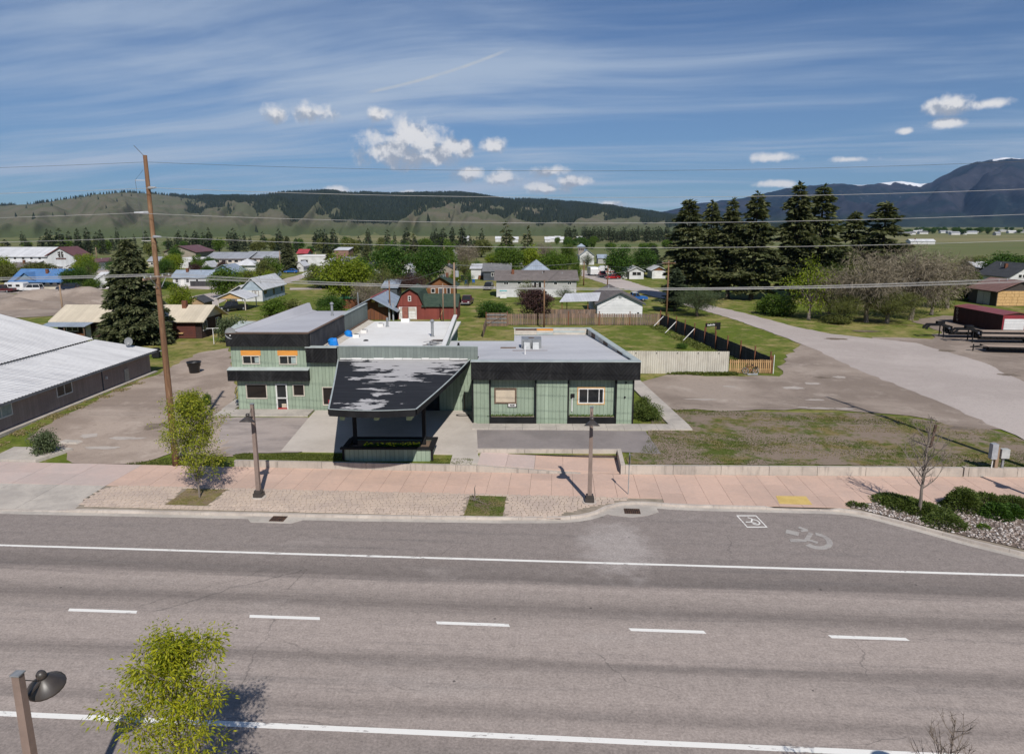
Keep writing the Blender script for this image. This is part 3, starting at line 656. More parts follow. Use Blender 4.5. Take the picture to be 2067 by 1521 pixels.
# ================================================================== THE GREEN COMMERCIAL BUILDING
sage = (.295, .36, .275)
m_sage = M('sage_board', sage, (.255, .315, .24), ns=.4, groove=('v', .30, .075, .75), bump=.7, dirt=((.19, .225, .175), .5))
m_black = M('black_board', (.015, .015, .016), (.024, .024, .025), ns=.6, rough=.85, spec=.08, groove=('d', .30, .09, .9), bump=.7, dirt=((.055, .055, .055), .3))
m_blk = M('black_paint', (.012, .012, .013), (.018, .018, .019), ns=1., rough=.7, spec=.1)
m_flash = M('grey_flashing', (.40, .44, .42), (.33, .36, .35), ns=1., rough=.5, spec=.4)
m_tarblack = M('tarred_wall', (.030, .030, .033), (.055, .055, .058), ns=.9, dirt=((.12, .12, .13), .4))
m_silver = M('silver_roof', (.46, .455, .475), (.39, .385, .405), ns=.12, rough=.6, spec=.35, fine=.04, dirt=((.50, .50, .52), .25))
m_wroof = M('white_roof', (.70, .69, .67), (.62, .60, .575), ns=.15, rough=.7, fine=.04, dirt=((.50, .46, .42), .25))
m_groof = M('grey_membrane', (.48, .48, .50), (.41, .41, .43), ns=.16, rough=.7, fine=.05, stretch=(.4, 2., 1), dirt=((.30, .30, .31), .3))
m_trim = M('offwhite_trim', (.52, .47, .40), (.44, .40, .34), ns=2.)
m_whtrim = M('white_trim', (.66, .65, .63), (.56, .55, .53), ns=2.)
m_orange = M('raw_plywood', (.62, .27, .055), (.52, .22, .05), ns=1.5, stretch=(1, 1, 6))
m_osb = M('yellow_osb', (.52, .34, .16), (.42, .26, .11), ns=4)
m_red = M('red_paint', (.36, .02, .025), (.28, .02, .02), ns=3, rough=.5)
m_beige = M('beige_blind', (.50, .42, .32), (.44, .37, .285), ns=2.)
m_brownf = M('brown_frame', (.14, .09, .065), (.10, .07, .05), ns=3.)
m_curt = M('pale_curtain', (.36, .42, .40), (.28, .34, .33), ns=3, groove=('v', .12, .25, .3))
def glass(name, c=(.012, .013, .014), rough=.06):
    m, nt = newmat(name); p = pos(nt)
    col = mixc(nt, noise(nt, p, .8, 3), c, tuple(x * 1.9 + .004 for x in c)); bsdf(nt, col, rough, .35); return m
m_glass = glass('window_glass'); m_glass2 = glass('brownish_glass', (.010, .008, .007))
def wallgrid(mb, put, a0, a1, z0, z1, d0, d1, holes):
    A = sorted({a0, a1, *[h[0] for h in holes], *[h[1] for h in holes]}); Z = sorted({z0, z1, *[h[2] for h in holes], *[h[3] for h in holes]})
    for i in range(len(A) - 1):
        for j in range(len(Z) - 1):
            ca, cz = (A[i] + A[i + 1]) / 2, (Z[j] + Z[j + 1]) / 2
            if any(h[0] < ca < h[1] and h[2] < cz < h[3] for h in holes): continue
            put(mb, A[i], A[i + 1], d0, d1, Z[j], Z[j + 1])
SIDE = {'f': lambda c: (lambda mb, a0, a1, d0, d1, z0, z1: mb.box(a0, a1, c - d1, c - d0, z0, z1)),
        'b': lambda c: (lambda mb, a0, a1, d0, d1, z0, z1: mb.box(a0, a1, c + d0, c + d1, z0, z1)),
        'r': lambda c: (lambda mb, a0, a1, d0, d1, z0, z1: mb.box(c + d0, c + d1, a0, a1, z0, z1)),
        'l': lambda c: (lambda mb, a0, a1, d0, d1, z0, z1: mb.box(c - d1, c - d0, a0, a1, z0, z1))}
def window(par, side, c, a0, a1, z0, z1, frame, pane=None, fw=.07, mull=(), out=.05, rec=0., hmull=(), name='window', sill=None):
    """frame ring on a wall face (out = how proud), pane set rec behind the face"""
    put = SIDE[side](c); mb = MB(); d0 = -rec
    put(mb, a0, a1, d0, out, z0, z0 + fw); put(mb, a0, a1, d0, out, z1 - fw, z1)
    put(mb, a0, a0 + fw, d0, out, z0 + fw, z1 - fw); put(mb, a1 - fw, a1, d0, out, z0 + fw, z1 - fw)
    for m_ in mull: put(mb, m_ - fw * .4, m_ + fw * .4, d0, out - .012, z0 + fw, z1 - fw)
    for m_ in hmull: put(mb, a0 + fw, a1 - fw, d0, out - .015, m_ - fw * .3, m_ + fw * .3)
    w_ = mb.build(name, frame, par)
    mb = MB(); put(mb, a0 + fw * .5, a1 - fw * .5, d0 + .004, d0 + .012, z0 + fw * .5, z1 - fw * .5); mb.build('pane', pane or m_glass, w_)
    if sill: mb = MB(); put(mb, a0 - .05, a1 + .05, 0.002, out + .06, z0 - .06, z0 - .002); mb.build('sill', sill, w_)
    return w_
bld = thing('commercial_building', 'sage green flat roofed commercial building with black fascias and a drive under canopy', 'building', (0, 0, 0), TH)
VA = 59.4
# two storey part
hA = [(-23.1, -21.42, 1.6, 2.79), (-20.56, -19.7, .60, 2.8), (-19.1, -18.22, 1.82, 2.75), (-16.6, -14.9, 1.03, 2.55)]
mb = MB(); wallgrid(mb, SIDE['f'](VA), -23.87, -3.4, .45, 3.2, -.22, 0, hA); mb.build('front_wall', m_sage, bld)
mb = MB(); wallgrid(mb, SIDE['f'](VA), -24.2, -17.56, 3.2, 6.3, -.22, 0, [(-23.24, -21.8, 4.6, 5.3), (-20.14, -18.68, 4.57, 5.3)]); mb.build('upper_wall', m_sage, bld)
m_fsage = M('faded_sage_board', (.195, .225, .205), (.165, .19, .175), ns=.4, groove=('v', .30, .06, .6), bump=.6, dirt=((.14, .155, .145), .45))
BX('middle_wall', m_sage, bld, -17.56, -3.4, VA + .001, VA + .22, 3.2, 5.0); BX('parapet', m_fsage, bld, -15.2, -3.4, VA + .001, VA + .22, 5.0, 6.06); BX('middle_wall', m_sage, bld, -17.56, -15.2, VA + .001, VA + .22, 5.0, 6.0)
BX('side_wall', m_sage, bld, -24.2, -23.98, VA + .22, 82.8, 3.2, 6.35); BX('side_wall', m_sage, bld, -23.87, -23.6, VA + .22, 82.8, .45, 3.2)
BX('soffit', m_sage, bld, -24.2, -23.6, VA + .22, 82.8, 3.14, 3.199)
BX('rear_wall', m_sage, bld, -23.9, -17.7, 82.6, 82.78, .45, 6.2); BX('rear_wall', m_sage, bld, -17.6, -7.0, 82.2, 82.38, .45, 5.15)
f = MB().box(-24.38, -17.45, VA - .42, VA + .02, 6.12, 7.2).build('fascia', m_black, bld)
MB().box(-24.42, -17.43, VA - .45, VA + .3, 7.2, 7.24).build('cap', m_brownf, f)
BX('fascia', m_black, bld, -24.38, -24.2, VA + .02, 82.9, 6.12, 7.2)
f = BX('fascia', m_black, bld, -24.42, -17.62, VA - .55, VA + .0, 3.2, 4.12)
MB().hexa([(-24.45, VA - .58, 4.121), (-17.6, VA - .58, 4.121), (-17.6, VA, 4.121), (-24.45, VA, 4.121)], [(-24.45, VA - .58, 4.15), (-17.6, VA - .58, 4.15), (-17.6, VA, 4.30), (-24.45, VA, 4.30)]).build('cap', m_flash, f)
f = BX('fascia', m_black, bld, -17.75, -15.2, VA - .42, VA, 4.75, 6.02); BX('cap', m_flash, f, -17.8, -15.15, VA - .46, VA + .25, 6.0201, 6.1)
BX('parapet_cap', m_flash, bld, -15.15, -3.35, VA - .04, VA + .26, 6.061, 6.11)
# black wall above the white roof, then the sage end of it
BX('tar_wall', m_tarblack, bld, -17.62, -17.45, VA + .23, 71.6, 3.2, 7.2); BX('tar_wall_end', m_fsage, bld, -17.70, -17.47, 71.61, 82.9, 3.2, 7.2)
BX('wall_cap', m_brownf, bld, -17.68, -17.40, VA + .3, 71.6, 7.2, 7.23); BX('wall_cap', m_flash, bld, -17.74, -17.42, 71.62, 82.95, 7.2, 7.24)
BX('base_board', m_brownf, bld, -17.44, -17.22, 62, 82.1, 5.3, 5.48)
MB().hexa([(-17.44, 60, 5.19), (-16.7, 60, 5.19), (-16.5, 82.1, 5.19), (-17.44, 82.1, 5.19)], [(-17.44, 60, 5.52), (-17.3, 60, 5.52), (-17.3, 82.1, 5.40), (-17.44, 82.1, 5.40)]).build('cant_strip', m_trim, bld)
MB().hexa([(-24.19, VA + .2, 7.05), (-17.63, VA + .2, 7.05), (-17.63, 82.75, 6.2), (-24.19, 82.75, 6.2)], [(-24.19, VA + .2, 7.18), (-17.63, VA + .2, 7.18), (-17.63, 82.75, 6.32), (-24.19, 82.75, 6.32)]).build('silver_roof', m_silver, bld)
mb = MB(); N_ = 10
for k in range(N_):   # left parapet with a rolled silver upstand
    v0 = VA + .3 + (82.85 - VA - .3) * k / N_; v1 = VA + .3 + (82.85 - VA - .3) * (k + 1) / N_
    z = lambda v: 7.18 - .86 * (v - VA - .2) / 23.4
    mb.add([(-23.3, v0, z(v0) + .005), (-23.3, v1, z(v1) + .005), (-23.85, v1, z(v1) + .12), (-23.85, v0, z(v0) + .12), (-24.1, v1, 7.24), (-24.1, v0, 7.24), (-24.4, v1, 7.26), (-24.4, v0, 7.26)], [(0, 1, 2, 3), (3, 2, 4, 5), (5, 4, 6, 7)])
mb.build('upstand', m_silver, bld, smooth=True)
MB().box(-24.45, -24.36, VA + .3, 82.9, 7.201, 7.262).build('edge_trim', m_brownf, bld)
# middle roof and its right parapet
MB().box(-17.44, -6.6, VA + .23, 82.3, 5.0, 5.19).build('white_roof', m_wroof, bld)
MB().hexa([(-6.55, VA + .26, 3), (-6.25, VA + .26, 3), (-7.1, 82.3, 3), (-7.4, 82.3, 3)], [(-6.55, VA + .26, 5.88), (-6.25, VA + .26, 5.88), (-7.1, 82.3, 5.88), (-7.4, 82.3, 5.88)]).build('party_wall', m_sage, bld)
MB().hexa([(-6.62, VA + .27, 5.881), (-6.18, VA + .27, 5.881), (-7.03, 82.35, 5.881), (-7.47, 82.35, 5.881)], [(-6.56, VA + .27, 5.96), (-6.24, VA + .27, 5.96), (-7.09, 82.35, 5.96), (-7.41, 82.35, 5.96)]).build('wall_cap', m_wroof, bld)
# right wing
VB = 55.4
RR = lambda v: 9.14 - (v - VB) * (9.14 - 7.1) / 18.4
W1h, W2h = (-1.87, -.15, 2.1, 3.34), (4.7, 6.93, 2.0, 3.44)
mb = MB(); wallgrid(mb, SIDE['f'](VB + .38), -2.2, 1.4, .45, 4.16, -.15, 0, [W1h]); mb.build('bay_wall', m_sage, bld)
mb = MB(); wallgrid(mb, SIDE['f'](VB + .38), 3.98, 7.75, .45, 4.16, -.15, 0, [W2h]); mb.build('bay_wall', m_sage, bld)
for a, b_ in ((-3.53, -2.3), (1.46, 3.92), (7.82, 9.05)):
    BX('pier', m_sage, bld, a, b_, VB, VB + .53, .48, 4.16)
for a in (-3.66, -2.3, 1.34, 3.92, 7.70, 9.05):
    BX('post_trim', m_blk, bld, a, a + .12, VB - .03, VB + .36, .5, 4.16)
MB().hexa([(8.9, VB + .54, .45), (9.14, VB + .54, .45), (7.1, 73.8, .45), (6.86, 73.8, .45)], [(8.9, VB + .54, 4.2), (9.14, VB + .54, 4.2), (7.1, 73.8, 4.2), (6.86, 73.8, 4.2)]).build('side_wall', m_sage, bld)
BX('side_wall', m_sage, bld, -3.5, -3.3, VB + .53, VA, .45, 5.0)
BX('rear_wall', m_sage, bld, -.4, 6.9, 73.6, 73.79, .45, 5.0); BX('rear_wall', m_sage, bld, -6.9, -.42, 69.7, 69.9, .45, 4.9)
f = BX('fascia', m_black, bld, -3.68, 9.55, VB - .42, VB + .1, 4.17, 5.6)
BX('cap', m_flash, f, -3.72, 9.6, VB - .45, VB + .35, 5.6, 5.65)
BX('soffit', m_sage, bld, -3.6, 9.5, VB + .1, VB + .54, 4.162, 4.3)
f = MB().hexa([(9.2, VB + .1, 4.17), (9.55, VB + .1, 4.17), (7.45, 74, 4.17), (7.15, 74, 4.17)], [(9.2, VB + .1, 5.6), (9.55, VB + .1, 5.6), (7.45, 74, 5.6), (7.15, 74, 5.6)]).build('side_fascia', m_black, bld)
MB().hexa([(9.0, VB + .36, 5.602), (9.6, VB + .36, 5.602), (7.5, 74.02, 5.602), (7.0, 74.02, 5.602)], [(9.05, VB + .36, 5.66), (9.58, VB + .36, 5.66), (7.48, 74.02, 5.66), (7.05, 74.02, 5.66)]).build('parapet_cap', m_flash, f)
MB().add([(-3.3, VB + .12, 5.42), (9.2, VB + .12, 5.50), (7.15, 73.6, 4.98), (-.4, 73.6, 4.9), (-.4, 69.7, 4.9), (-6.9, 69.7, 4.9), (-6.5, VA + .25, 5.05), (-3.3, VA + .25, 5.2)], [(0, 1, 2, 3, 4), (0, 4, 5, 6, 7)]).build('grey_roof', m_groof, bld)
BX('rear_parapet', m_trim, bld, -.42, 7.1, 73.6, 73.78, 5.0, 5.62); BX('parapet_cap', m_flash, bld, -.5, 7.2, 73.55, 73.86, 5.621, 5.67)
bd = random.Random(3)
for j, (zz, cols) in enumerate(((4.98, (m_trim, m_flash, m_trim)), (5.19, (m_trim, m_trim, m_flash)), (5.40, (m_brownf, m_orange, m_trim)))):
    u0 = -.3
    for k, c in enumerate(cols):
        u1 = u0 + (2.2, 1.7, 3.3)[k]; BX('parapet_board', c, bld, u0 + .02, u1, 73.55, 73.598, zz, zz + .19); u0 = u1
for k in range(9):
    v0 = 57.5 + k * 1.75
    MB().hexa([(RR(v0) - .02, v0, 5.02), (RR(v0) - .0, v0, 5.02), (RR(v0 + 1.7) - .0, v0 + 1.7, 5.0), (RR(v0 + 1.7) - .02, v0 + 1.7, 5.0)], [(RR(v0) - .02, v0, 5.59), (RR(v0), v0, 5.59), (RR(v0 + 1.7), v0 + 1.7, 5.59), (RR(v0 + 1.7) - .02, v0 + 1.7, 5.59)]).build('parapet_board', (m_flash, m_brownf, m_trim)[k % 3], bld)
# windows and doors
def cwin(side, c, h, frame, **k): return window(bld, side, c, h[0] - .06, h[1] + .06, h[2] - .05, h[3] + .05, frame, **k)
cwin('f', VA, hA[0], m_trim, rec=.12, pane=m_glass2); cwin('f', VA, hA[2], m_trim, rec=.12, pane=m_glass2); cwin('f', VA, hA[3], m_trim, rec=.12, pane=m_glass2)
for h, dark in (((-23.24, -21.8, 4.6, 5.3), .55), ((-20.14, -18.68, 4.57, 5.3), .5)):
    w_ = window(bld, 'f', VA, h[0] - .03, h[1] + .03, h[2] - .06, h[3], m_trim, rec=.1, mull=((h[0] + h[1]) / 2,), fw=.08)
    mid = (h[0] + h[1]) / 2
    BX('curtain', m_curt, w_, mid + dark * .5, h[1] - .02, VA + .07, VA + .082, h[2] + .05, h[3] - .02)
    BX('plywood_header', m_orange, bld, h[0] - .12, h[1] + .12, VA - .03, VA - .002, 5.3, 5.72)
dr = window(bld, 'f', VA, -20.62, -19.64, .46, 2.85, m_whtrim, rec=.1, fw=.1, hmull=(1.62,), name='door')
BX('kick_plate', m_red, dr, -20.55, -19.71, VA - .07, VA + .06, .56, .74); BX('push_bar', m_whtrim, dr, -20.5, -19.76, VA - .09, VA - .055, 1.58, 1.66)
BX('floor_inside', m_beige, dr, -20.2, -19.8, VA + .04, VA + .085, .76, 1.1)
window(bld, 'f', VB + .38, W1h[0] - .03, W1h[1] + .03, W1h[2] - .03, W1h[3] + .03, m_brownf, pane=m_beige, rec=.06, fw=.11)
window(bld, 'f', VB + .38, W2h[0], W2h[1], W2h[2], W2h[3], m_osb, rec=-.01, fw=.10, out=.03)
window(bld, 'f', VB + .38, W2h[0] + .1, W2h[1] - .1, W2h[2] + .1, W2h[3] - .1, m_whtrim, rec=.05, fw=.08, out=.045, mull=(5.55, 6.45))
# dark doorway and pipe on the wall under the canopy
window(bld, 'f', VA, -8.6, -6.7, .5, 2.9, m_blk, pane=m_glass, fw=.1, out=.05, name='door')
MB().tube([(-4.55, VA - .08, .62), (-4.55, VA - .08, 2.2)], .035).build('standpipe', m_brownf, bld)
BX('meter_box', m_sage, bld, -5.0, -4.1, VA - .05, VA - .001, 1.9, 2.75)
for a in (-17.0, ): BX('inside_shelf', m_red, bld, -16.2, -15.6, VA + .05, VA + .1, 1.15, 1.45)
MB().tube([(4.3, VB + .33, 1.45), (4.3, VB + .33, 2.4), (4.45, VB + .3, 2.75)], .05).build('downpipe', m_whtrim, bld); BX('junction_box', m_blk, bld, 4.2, 4.5, VB + .25, VB + .37, 2.6, 2.9)
for u, z in ((8.45, 2.72), (8.5, 3.9)): MB().tube([(u, VB - .1, z), (u, VB, z)], .07, 8).build('wall_light', m_blk, bld)
# window boxes of the right wing
for k, (a, b_) in enumerate(((-2.17, 1.32), (4.06, 7.68))):
    t = BX('window_box', m_blk, bld, a, b_, VB - .08, VB + .3, .46, 1.08)
    BX('soil', m_joint, t, a + .05, b_ - .05, VB - .04, VB + .28, 1.081, 1.12)
# roof fittings
m_galv = M('galvanised', (.27, .28, .29), (.20, .21, .22), ns=3, rough=.5, metal=.2)
def stack(p, h, r, cap=True, mat=m_galv, name='vent_pipe'):
    o = MB().lathe([(0, 0), (r * 1.6, 0), (r * 1.5, .06), (r, .1), (r, h)], 10, p).build(name, mat, bld, smooth=False)
    if cap: MB().lathe([(0, h + .02), (r * 1.6, h + .02), (r * 1.7, h + .12), (r * .7, h + .26), (0, h + .28)], 10, p).build('cap', mat, o)
    return o
stack((-14.29, 77.8, 5.19), 1.0, .13, False); stack((-8.53, 70.7, 5.19), 1.45, .14); stack((-19.9, 76.4, 6.5), 1.25, .13)
stack((.59, 60.4, 5.2), .85, .05, False, m_whtrim); stack((-14.6, 68, 5.19), .1, .16, False, m_blk); stack((-5.6, 66.5, 4.95), .3, .1, False, m_blk)
MB().tube([(-18.2, 81.5, 6.3), (-18.2, 81.5, 8.6)], .05).build('weather_mast', m_galv, bld)
c = BX('chimney', M('brick_chimney', (.27, .10, .07), (.20, .08, .06), ns=3, groove=('h', .09, .15, .4)), bld, -13.25, -12.6, 81.6, 82.15, 5.6, 6.85); BX('base', m_wroof, c, -13.4, -12.45, 81.5, 82.19, 5.19, 5.61)
for u, v in ((-16.0, 70.2), (-15.9, 73.4), (-15.1, 78.2)):
    o = BX('roof_curb', m_wroof, bld, u - .3, u + .3, v - .3, v + .3, 5.19, 5.5); BX('hole', m_dark, o, u - .22, u + .22, v - .22, v + .22, 5.501, 5.51)
hv = BX('air_unit', m_galv, bld, .3, 2.1, 64.2, 66.0, 5.08, 5.95)
for u in (.5, 1.3):
    MB().hexa([(u, 63.4, 5.08), (u + .55, 63.4, 5.08), (u + .55, 64.19, 5.08), (u, 64.19, 5.08)], [(u, 63.75, 5.75), (u + .55, 63.75, 5.75), (u + .55, 64.19, 5.85), (u, 64.19, 5.85)]).build('duct', m_galv, hv)
MB().lathe([(0, 5.951), (.28, 5.951), (.28, 5.97), (0, 5.97)], 12, (1.2, 65.1, 0)).build('fan_opening', m_brownf, hv)
for a in ((-1.6, -.2, 64.3), (-.5, 2.6, 62.6), (1.6, 3.2, 61.6)): BX('roof_timber', m_brownf, bld, a[0], a[1], a[2], a[2] + .14, 5.06 if a[0] > 0 else 5.05, 5.2)
# ------------------------------------------------ canopy
m_candeck, nt = newmat('canopy_deck')
pp = pos(nt)
nb = noise(nt, vmul(nt, pp, (.30, .62, 1)), 1.3, 7, .60, .5); nc = noise(nt, vmul(nt, pp, (.5, .9, 1)), 2.2, 6, .6)
cxx = nd(nt, 'SeparateXYZ', {0: nd(nt, 'TexCoord').outputs['Object']}).outputs
mid = mth(nt, 'ADD', mth(nt, 'MULTIPLY', mth(nt, 'ABSOLUTE', mth(nt, 'ADD', cxx[0], 9.3)), -.045), mth(nt, 'MULTIPLY', mth(nt, 'POWER', mth(nt, 'MAXIMUM', mth(nt, 'SUBTRACT', cxx[1], 45.), 0.), 1.6), .0042))
fp = nd(nt, 'VectorMath', {0: vmul(nt, nd(nt, 'VectorMath', {0: nd(nt, 'TexCoord').outputs['Object'], 1: (8.9, -42.6, 0.)}, operation='ADD').outputs[0], (.85, .42, 0.))}, operation='LENGTH').outputs['Value']
mid = mth(nt, 'ADD', mid, mth(nt, 'MULTIPLY', sstep(nt, fp, 1.2, .2), .16))
msk = mth(nt, 'ADD', mth(nt, 'ADD', nb, mid), mth(nt, 'MULTIPLY', nc, .12))
colr = mixc(nt, nc, (.016, .017, .020), (.028, .029, .034))
colr = mixc(nt, mth(nt, 'MULTIPLY', sstep(nt, noise(nt, vmul(nt, pp, (.12, 1.8, 1)), 1.6, 5, .6), .5, .7), .4), colr, (.060, .062, .070))
colr = mixc(nt, sstep(nt, msk, .595, .612), colr, mixc(nt, nc, (.34, .325, .325), (.48, .465, .46)))
bsdf(nt, colr, .85, .12, 0, nd(nt, 'Bump', {'Strength': .3, 'Distance': .02, 'Height': nb}).outputs[0])
def canz(v): t = (v - 40.7) / (VA - 40.7); return 5.42 - .50 * t + .12 * math.sin(math.pi * t) * -1
NV = 12; L_, R_ = [], []
for k in range(NV + 1):
    t_ = k / NV; v = 40.7 + (VA - .02 - 40.7) * t_; uL = -11.05 - (15.1 - 11.05) * t_; uR = -6.02 + (6.02 - 4.1) * t_ ; L_.append((uL, v)); R_.append((uR, v))
NU = 8
V = []; 
for k in range(NV + 1):
    for j in range(NU + 1):
        s = j / NU; u = L_[k][0] + (R_[k][0] - L_[k][0]) * s; v = L_[k][1] - (.35 * math.sin(math.pi * s) if k == 0 else 0); V.append((u, v, canz(L_[k][1]) + .02))
Fq = [(k * (NU + 1) + j, k * (NU + 1) + j + 1, (k + 1) * (NU + 1) + j + 1, (k + 1) * (NU + 1) + j) for k in range(NV) for j in range(NU)]
can = link('canopy', npmesh('canopy', np.array(V), np.array(Fq)), m_candeck, bld)
mb = MB()
ring = [V[j] for j in range(NU + 1)]
def skirt(pl, drop, th, name, mat, lip=None):
    mb = MB()
    for a, b_ in zip(pl, pl[1:]):
        d = Vector((b_[0] - a[0], b_[1] - a[1], 0)).normalized(); n = Vector((d.y, -d.x, 0)) * th
        mb.add([(a[0] + n.x, a[1] + n.y, a[2] - drop), (b_[0] + n.x, b_[1] + n.y, b_[2] - drop), (b_[0] + n.x, b_[1] + n.y, b_[2] + .05), (a[0] + n.x, a[1] + n.y, a[2] + .05), (a[0], a[1], a[2] - drop), (b_[0], b_[1], b_[2] - drop), (b_[0], b_[1], b_[2] + .05), (a[0], a[1], a[2] + .05)],
               [(0, 1, 2, 3), (5, 4, 7, 6), (3, 2, 6, 7), (4, 5, 1, 0)])
    return mb.build(name, mat, can)
left = [V[k * (NU + 1)] for k in range(NV, -1, -1)]; right = [V[k * (NU + 1) + NU] for k in range(NV + 1)]
skirt(ring, .36, .09, 'front_fascia', m_blk); skirt(left, .30, .09, 'side_fascia', m_blk); skirt(right, .30, .09, 'side_fascia', m_blk)
def lipof(pl, name):
    mb = MB()
    for a, b_ in zip(pl, pl[1:]):
        d = Vector((b_[0] - a[0], b_[1] - a[1], 0)).normalized(); n = Vector((d.y, -d.x, 0))
        mb.hexa([(*(Vector(a) - n * .0).xy, a[2] + .051), (*(Vector(b_) - n * .0).xy, b_[2] + .051), (*(Vector(b_) + n * .10).xy, b_[2] + .051), (*(Vector(a) + n * .10).xy, a[2] + .051)][::-1], [(*(Vector(a) - n * .0).xy, a[2] + .07), (*(Vector(b_) - n * .0).xy, b_[2] + .07), (*(Vector(b_) + n * .10).xy, b_[2] + .07), (*(Vector(a) + n * .10).xy, a[2] + .07)][::-1])
    mb.build(name, m_flash, can)
lipof(ring, 'drip_edge'); lipof(left, 'drip_edge'); lipof(right, 'drip_edge')
link('ceiling_panel', npmesh('ceiling_panel', np.array([(v[0], v[1], v[2] - .20) for v in V]), np.array(Fq)), m_blk, can)
m_beam = M('pale_green_beam', (.34, .40, .24), (.30, .36, .22), ns=1)
for s in (.12, .5, .86):
    a = Vector(V[0]).lerp(Vector(V[NU]), s); b_ = Vector(V[NV * (NU + 1)]).lerp(Vector(V[NV * (NU + 1) + NU]), s)
    p0 = a.lerp(b_, .075); d = (b_ - p0)
    MB().hexa([(p0.x - .14, p0.y, p0.z - .98), (p0.x + .14, p0.y, p0.z - .98), (b_.x + .14, b_.y, b_.z - .9), (b_.x - .14, b_.y, b_.z - .9)], [(p0.x - .14, p0.y, p0.z - .21), (p0.x + .14, p0.y, p0.z - .21), (b_.x + .14, b_.y, b_.z - .21), (b_.x - .14, b_.y, b_.z - .21)]).build('beam', m_beam, can)
for u, v in ((-11.2, 47.4), (-6.45, 47.4)):
    BX('post', m_blk, can, u - .12, u + .12, v - .12, v + .12, .6, canz(v) - .19)
mb = MB()  # peeling white flashing at the wall
rr = random.Random(4); u = -15.0
while u < -4.3:
    w_ = rr.uniform(.35, .9); MB().box(u, min(u + w_, -4.25), VA - .05 - rr.uniform(0, .05), VA - .002, canz(VA) + .05, canz(VA) + rr.uniform(.13, .2)).build('flashing_strip', m_wroof, can); u += w_ + .03

# ------------------------------------------------ things on and by the building
t = thing('canopy_planter', 'sage green board planter with black rim and yellow flowers under the canopy', 'planter', (0, 0, 0), TH)
pb = [(-11.75, 46.0), (-5.75, 46.0), (-5.72, 48.5), (-11.55, 48.5)]
BX('front_panel', m_sage, t, -11.65, -5.85, 46.0, 46.12, .5, 1.36); BX('rear_panel', m_sage, t, -11.45, -5.85, 48.35, 48.45, .5, 1.36)
BX('side_panel', m_sage, t, -11.65, -11.53, 46.12, 48.35, .5, 1.36); BX('side_panel', m_sage, t, -5.97, -5.85, 46.12, 48.35, .5, 1.36)
BX('rim', m_blk, t, -11.9, -5.62, 45.86, 46.2, 1.361, 1.47); BX('rim', m_blk, t, -11.7, -5.62, 48.26, 48.52, 1.361, 1.47); BX('rim', m_blk, t, -11.8, -11.45, 46.2, 48.26, 1.361, 1.46); BX('rim', m_blk, t, -6.0, -5.62, 46.2, 48.26, 1.361, 1.46)
for u in (-11.78, -5.84): BX('leg_trim', m_blk, t, u, u + .14, 45.95, 46.13, .45, 1.36)
BX('soil', M('planter_soil', (.17, .12, .085), (.11, .08, .06), ns=2.), t, -11.53, -5.97, 46.12, 48.35, .9, 1.26)
m_dishg = M('dish_grey', (.185, .19, .195), (.15, .155, .16), ns=3, rough=.6)
def dish(label, p, s, rz, tilt=22, par=None):
    t = thing('satellite_dish', label, 'dish', p, rz)
    mb = MB().lathe([(0.001, .0), (s * .25, .012), (s * .42, .045), (s * .5, .075), (s * .5, .085), (s * .42, .057), (s * .25, .026), (0.001, .014)], 18)
    mb.xf(Matrix.Translation((0, -.12, .45)) @ Matrix.Rotation(R(90 - tilt), 4, 'X') @ Matrix.Scale(.86, 4, (1, 0, 0))); mb.build('reflector', m_dishg, t)
    MB().tube([(0, 0, 0), (0, 0, .35), (0, -.08, .46)], .03).build('mast', m_galv, t); MB().tube([(0, -.12, .30), (0, -.48, .32)], .018).build('feed_arm', m_galv, t); BX('feed', m_whtrim, t, -.05, .05, -.55, -.46, .29, .37)
p = B(-24.05, VA - .1, 6.75); dish('round grey satellite dish on the left corner of the black roof fascia', p, 1.0, R(20)); 
m_tarp = M('blue_tarp', (.01, .19, .58), (.012, .15, .50), ns=3, rough=.45, bump=.5, bs=5)
for lab, u, v, s in (('larger crumpled blue tarp bundle on the white roof by the black wall', -16.85, 64.6, .5), ('smaller blue tarp bundle further back along the black wall', -16.9, 70.6, .4)):
    mb = MB(); n = 9; rr = random.Random(int(v)); pr = []
    V_ = []; 
    for j in range(5):
        for k in range(n):
            r_ = s * (1, 1.02, .9, .6, .02)[j] * rr.uniform(.85, 1.12); V_.append((r_ * math.cos(k * 2 * math.pi / n), r_ * math.sin(k * 2 * math.pi / n), s * (0, .6, 1.15, 1.5, 1.55)[j] + rr.uniform(-.05, .05) * (j > 0)))
    mb.add(V_, [(j * n + k, j * n + (k + 1) % n, (j + 1) * n + (k + 1) % n, (j + 1) * n + k) for j in range(4) for k in range(n)])
    tag(mb.build('tarp_bundle', m_tarp, loc=B(u, v, 5.2), rz=TH), lab, 'tarp')
# loose sticks on the roof
t = thing('board_pile', 'heap of grey broken boards on the white roof by the right parapet', 'boards', B(-7.6, 64.2, 5.19), TH)
rr = random.Random(8)
for k in range(14):
    a = rr.uniform(-.9, .2); l = rr.uniform(.6, 1.5); x, y = rr.uniform(-.7, .4), rr.uniform(-.7, 2.2); z = .01 + k * .028
    MB().box(-l / 2, l / 2, -.05, .05, 0, .03).xf(Matrix.Translation((x, y, z)) @ Matrix.Rotation(a + 1.2, 4, 'Z')).build('board', m_brownf if k % 3 == 0 else m_galv, t)
MB().box(-.6, .9, 3.3, 4.0, .0, .1).build('board', m_tarblack, t)
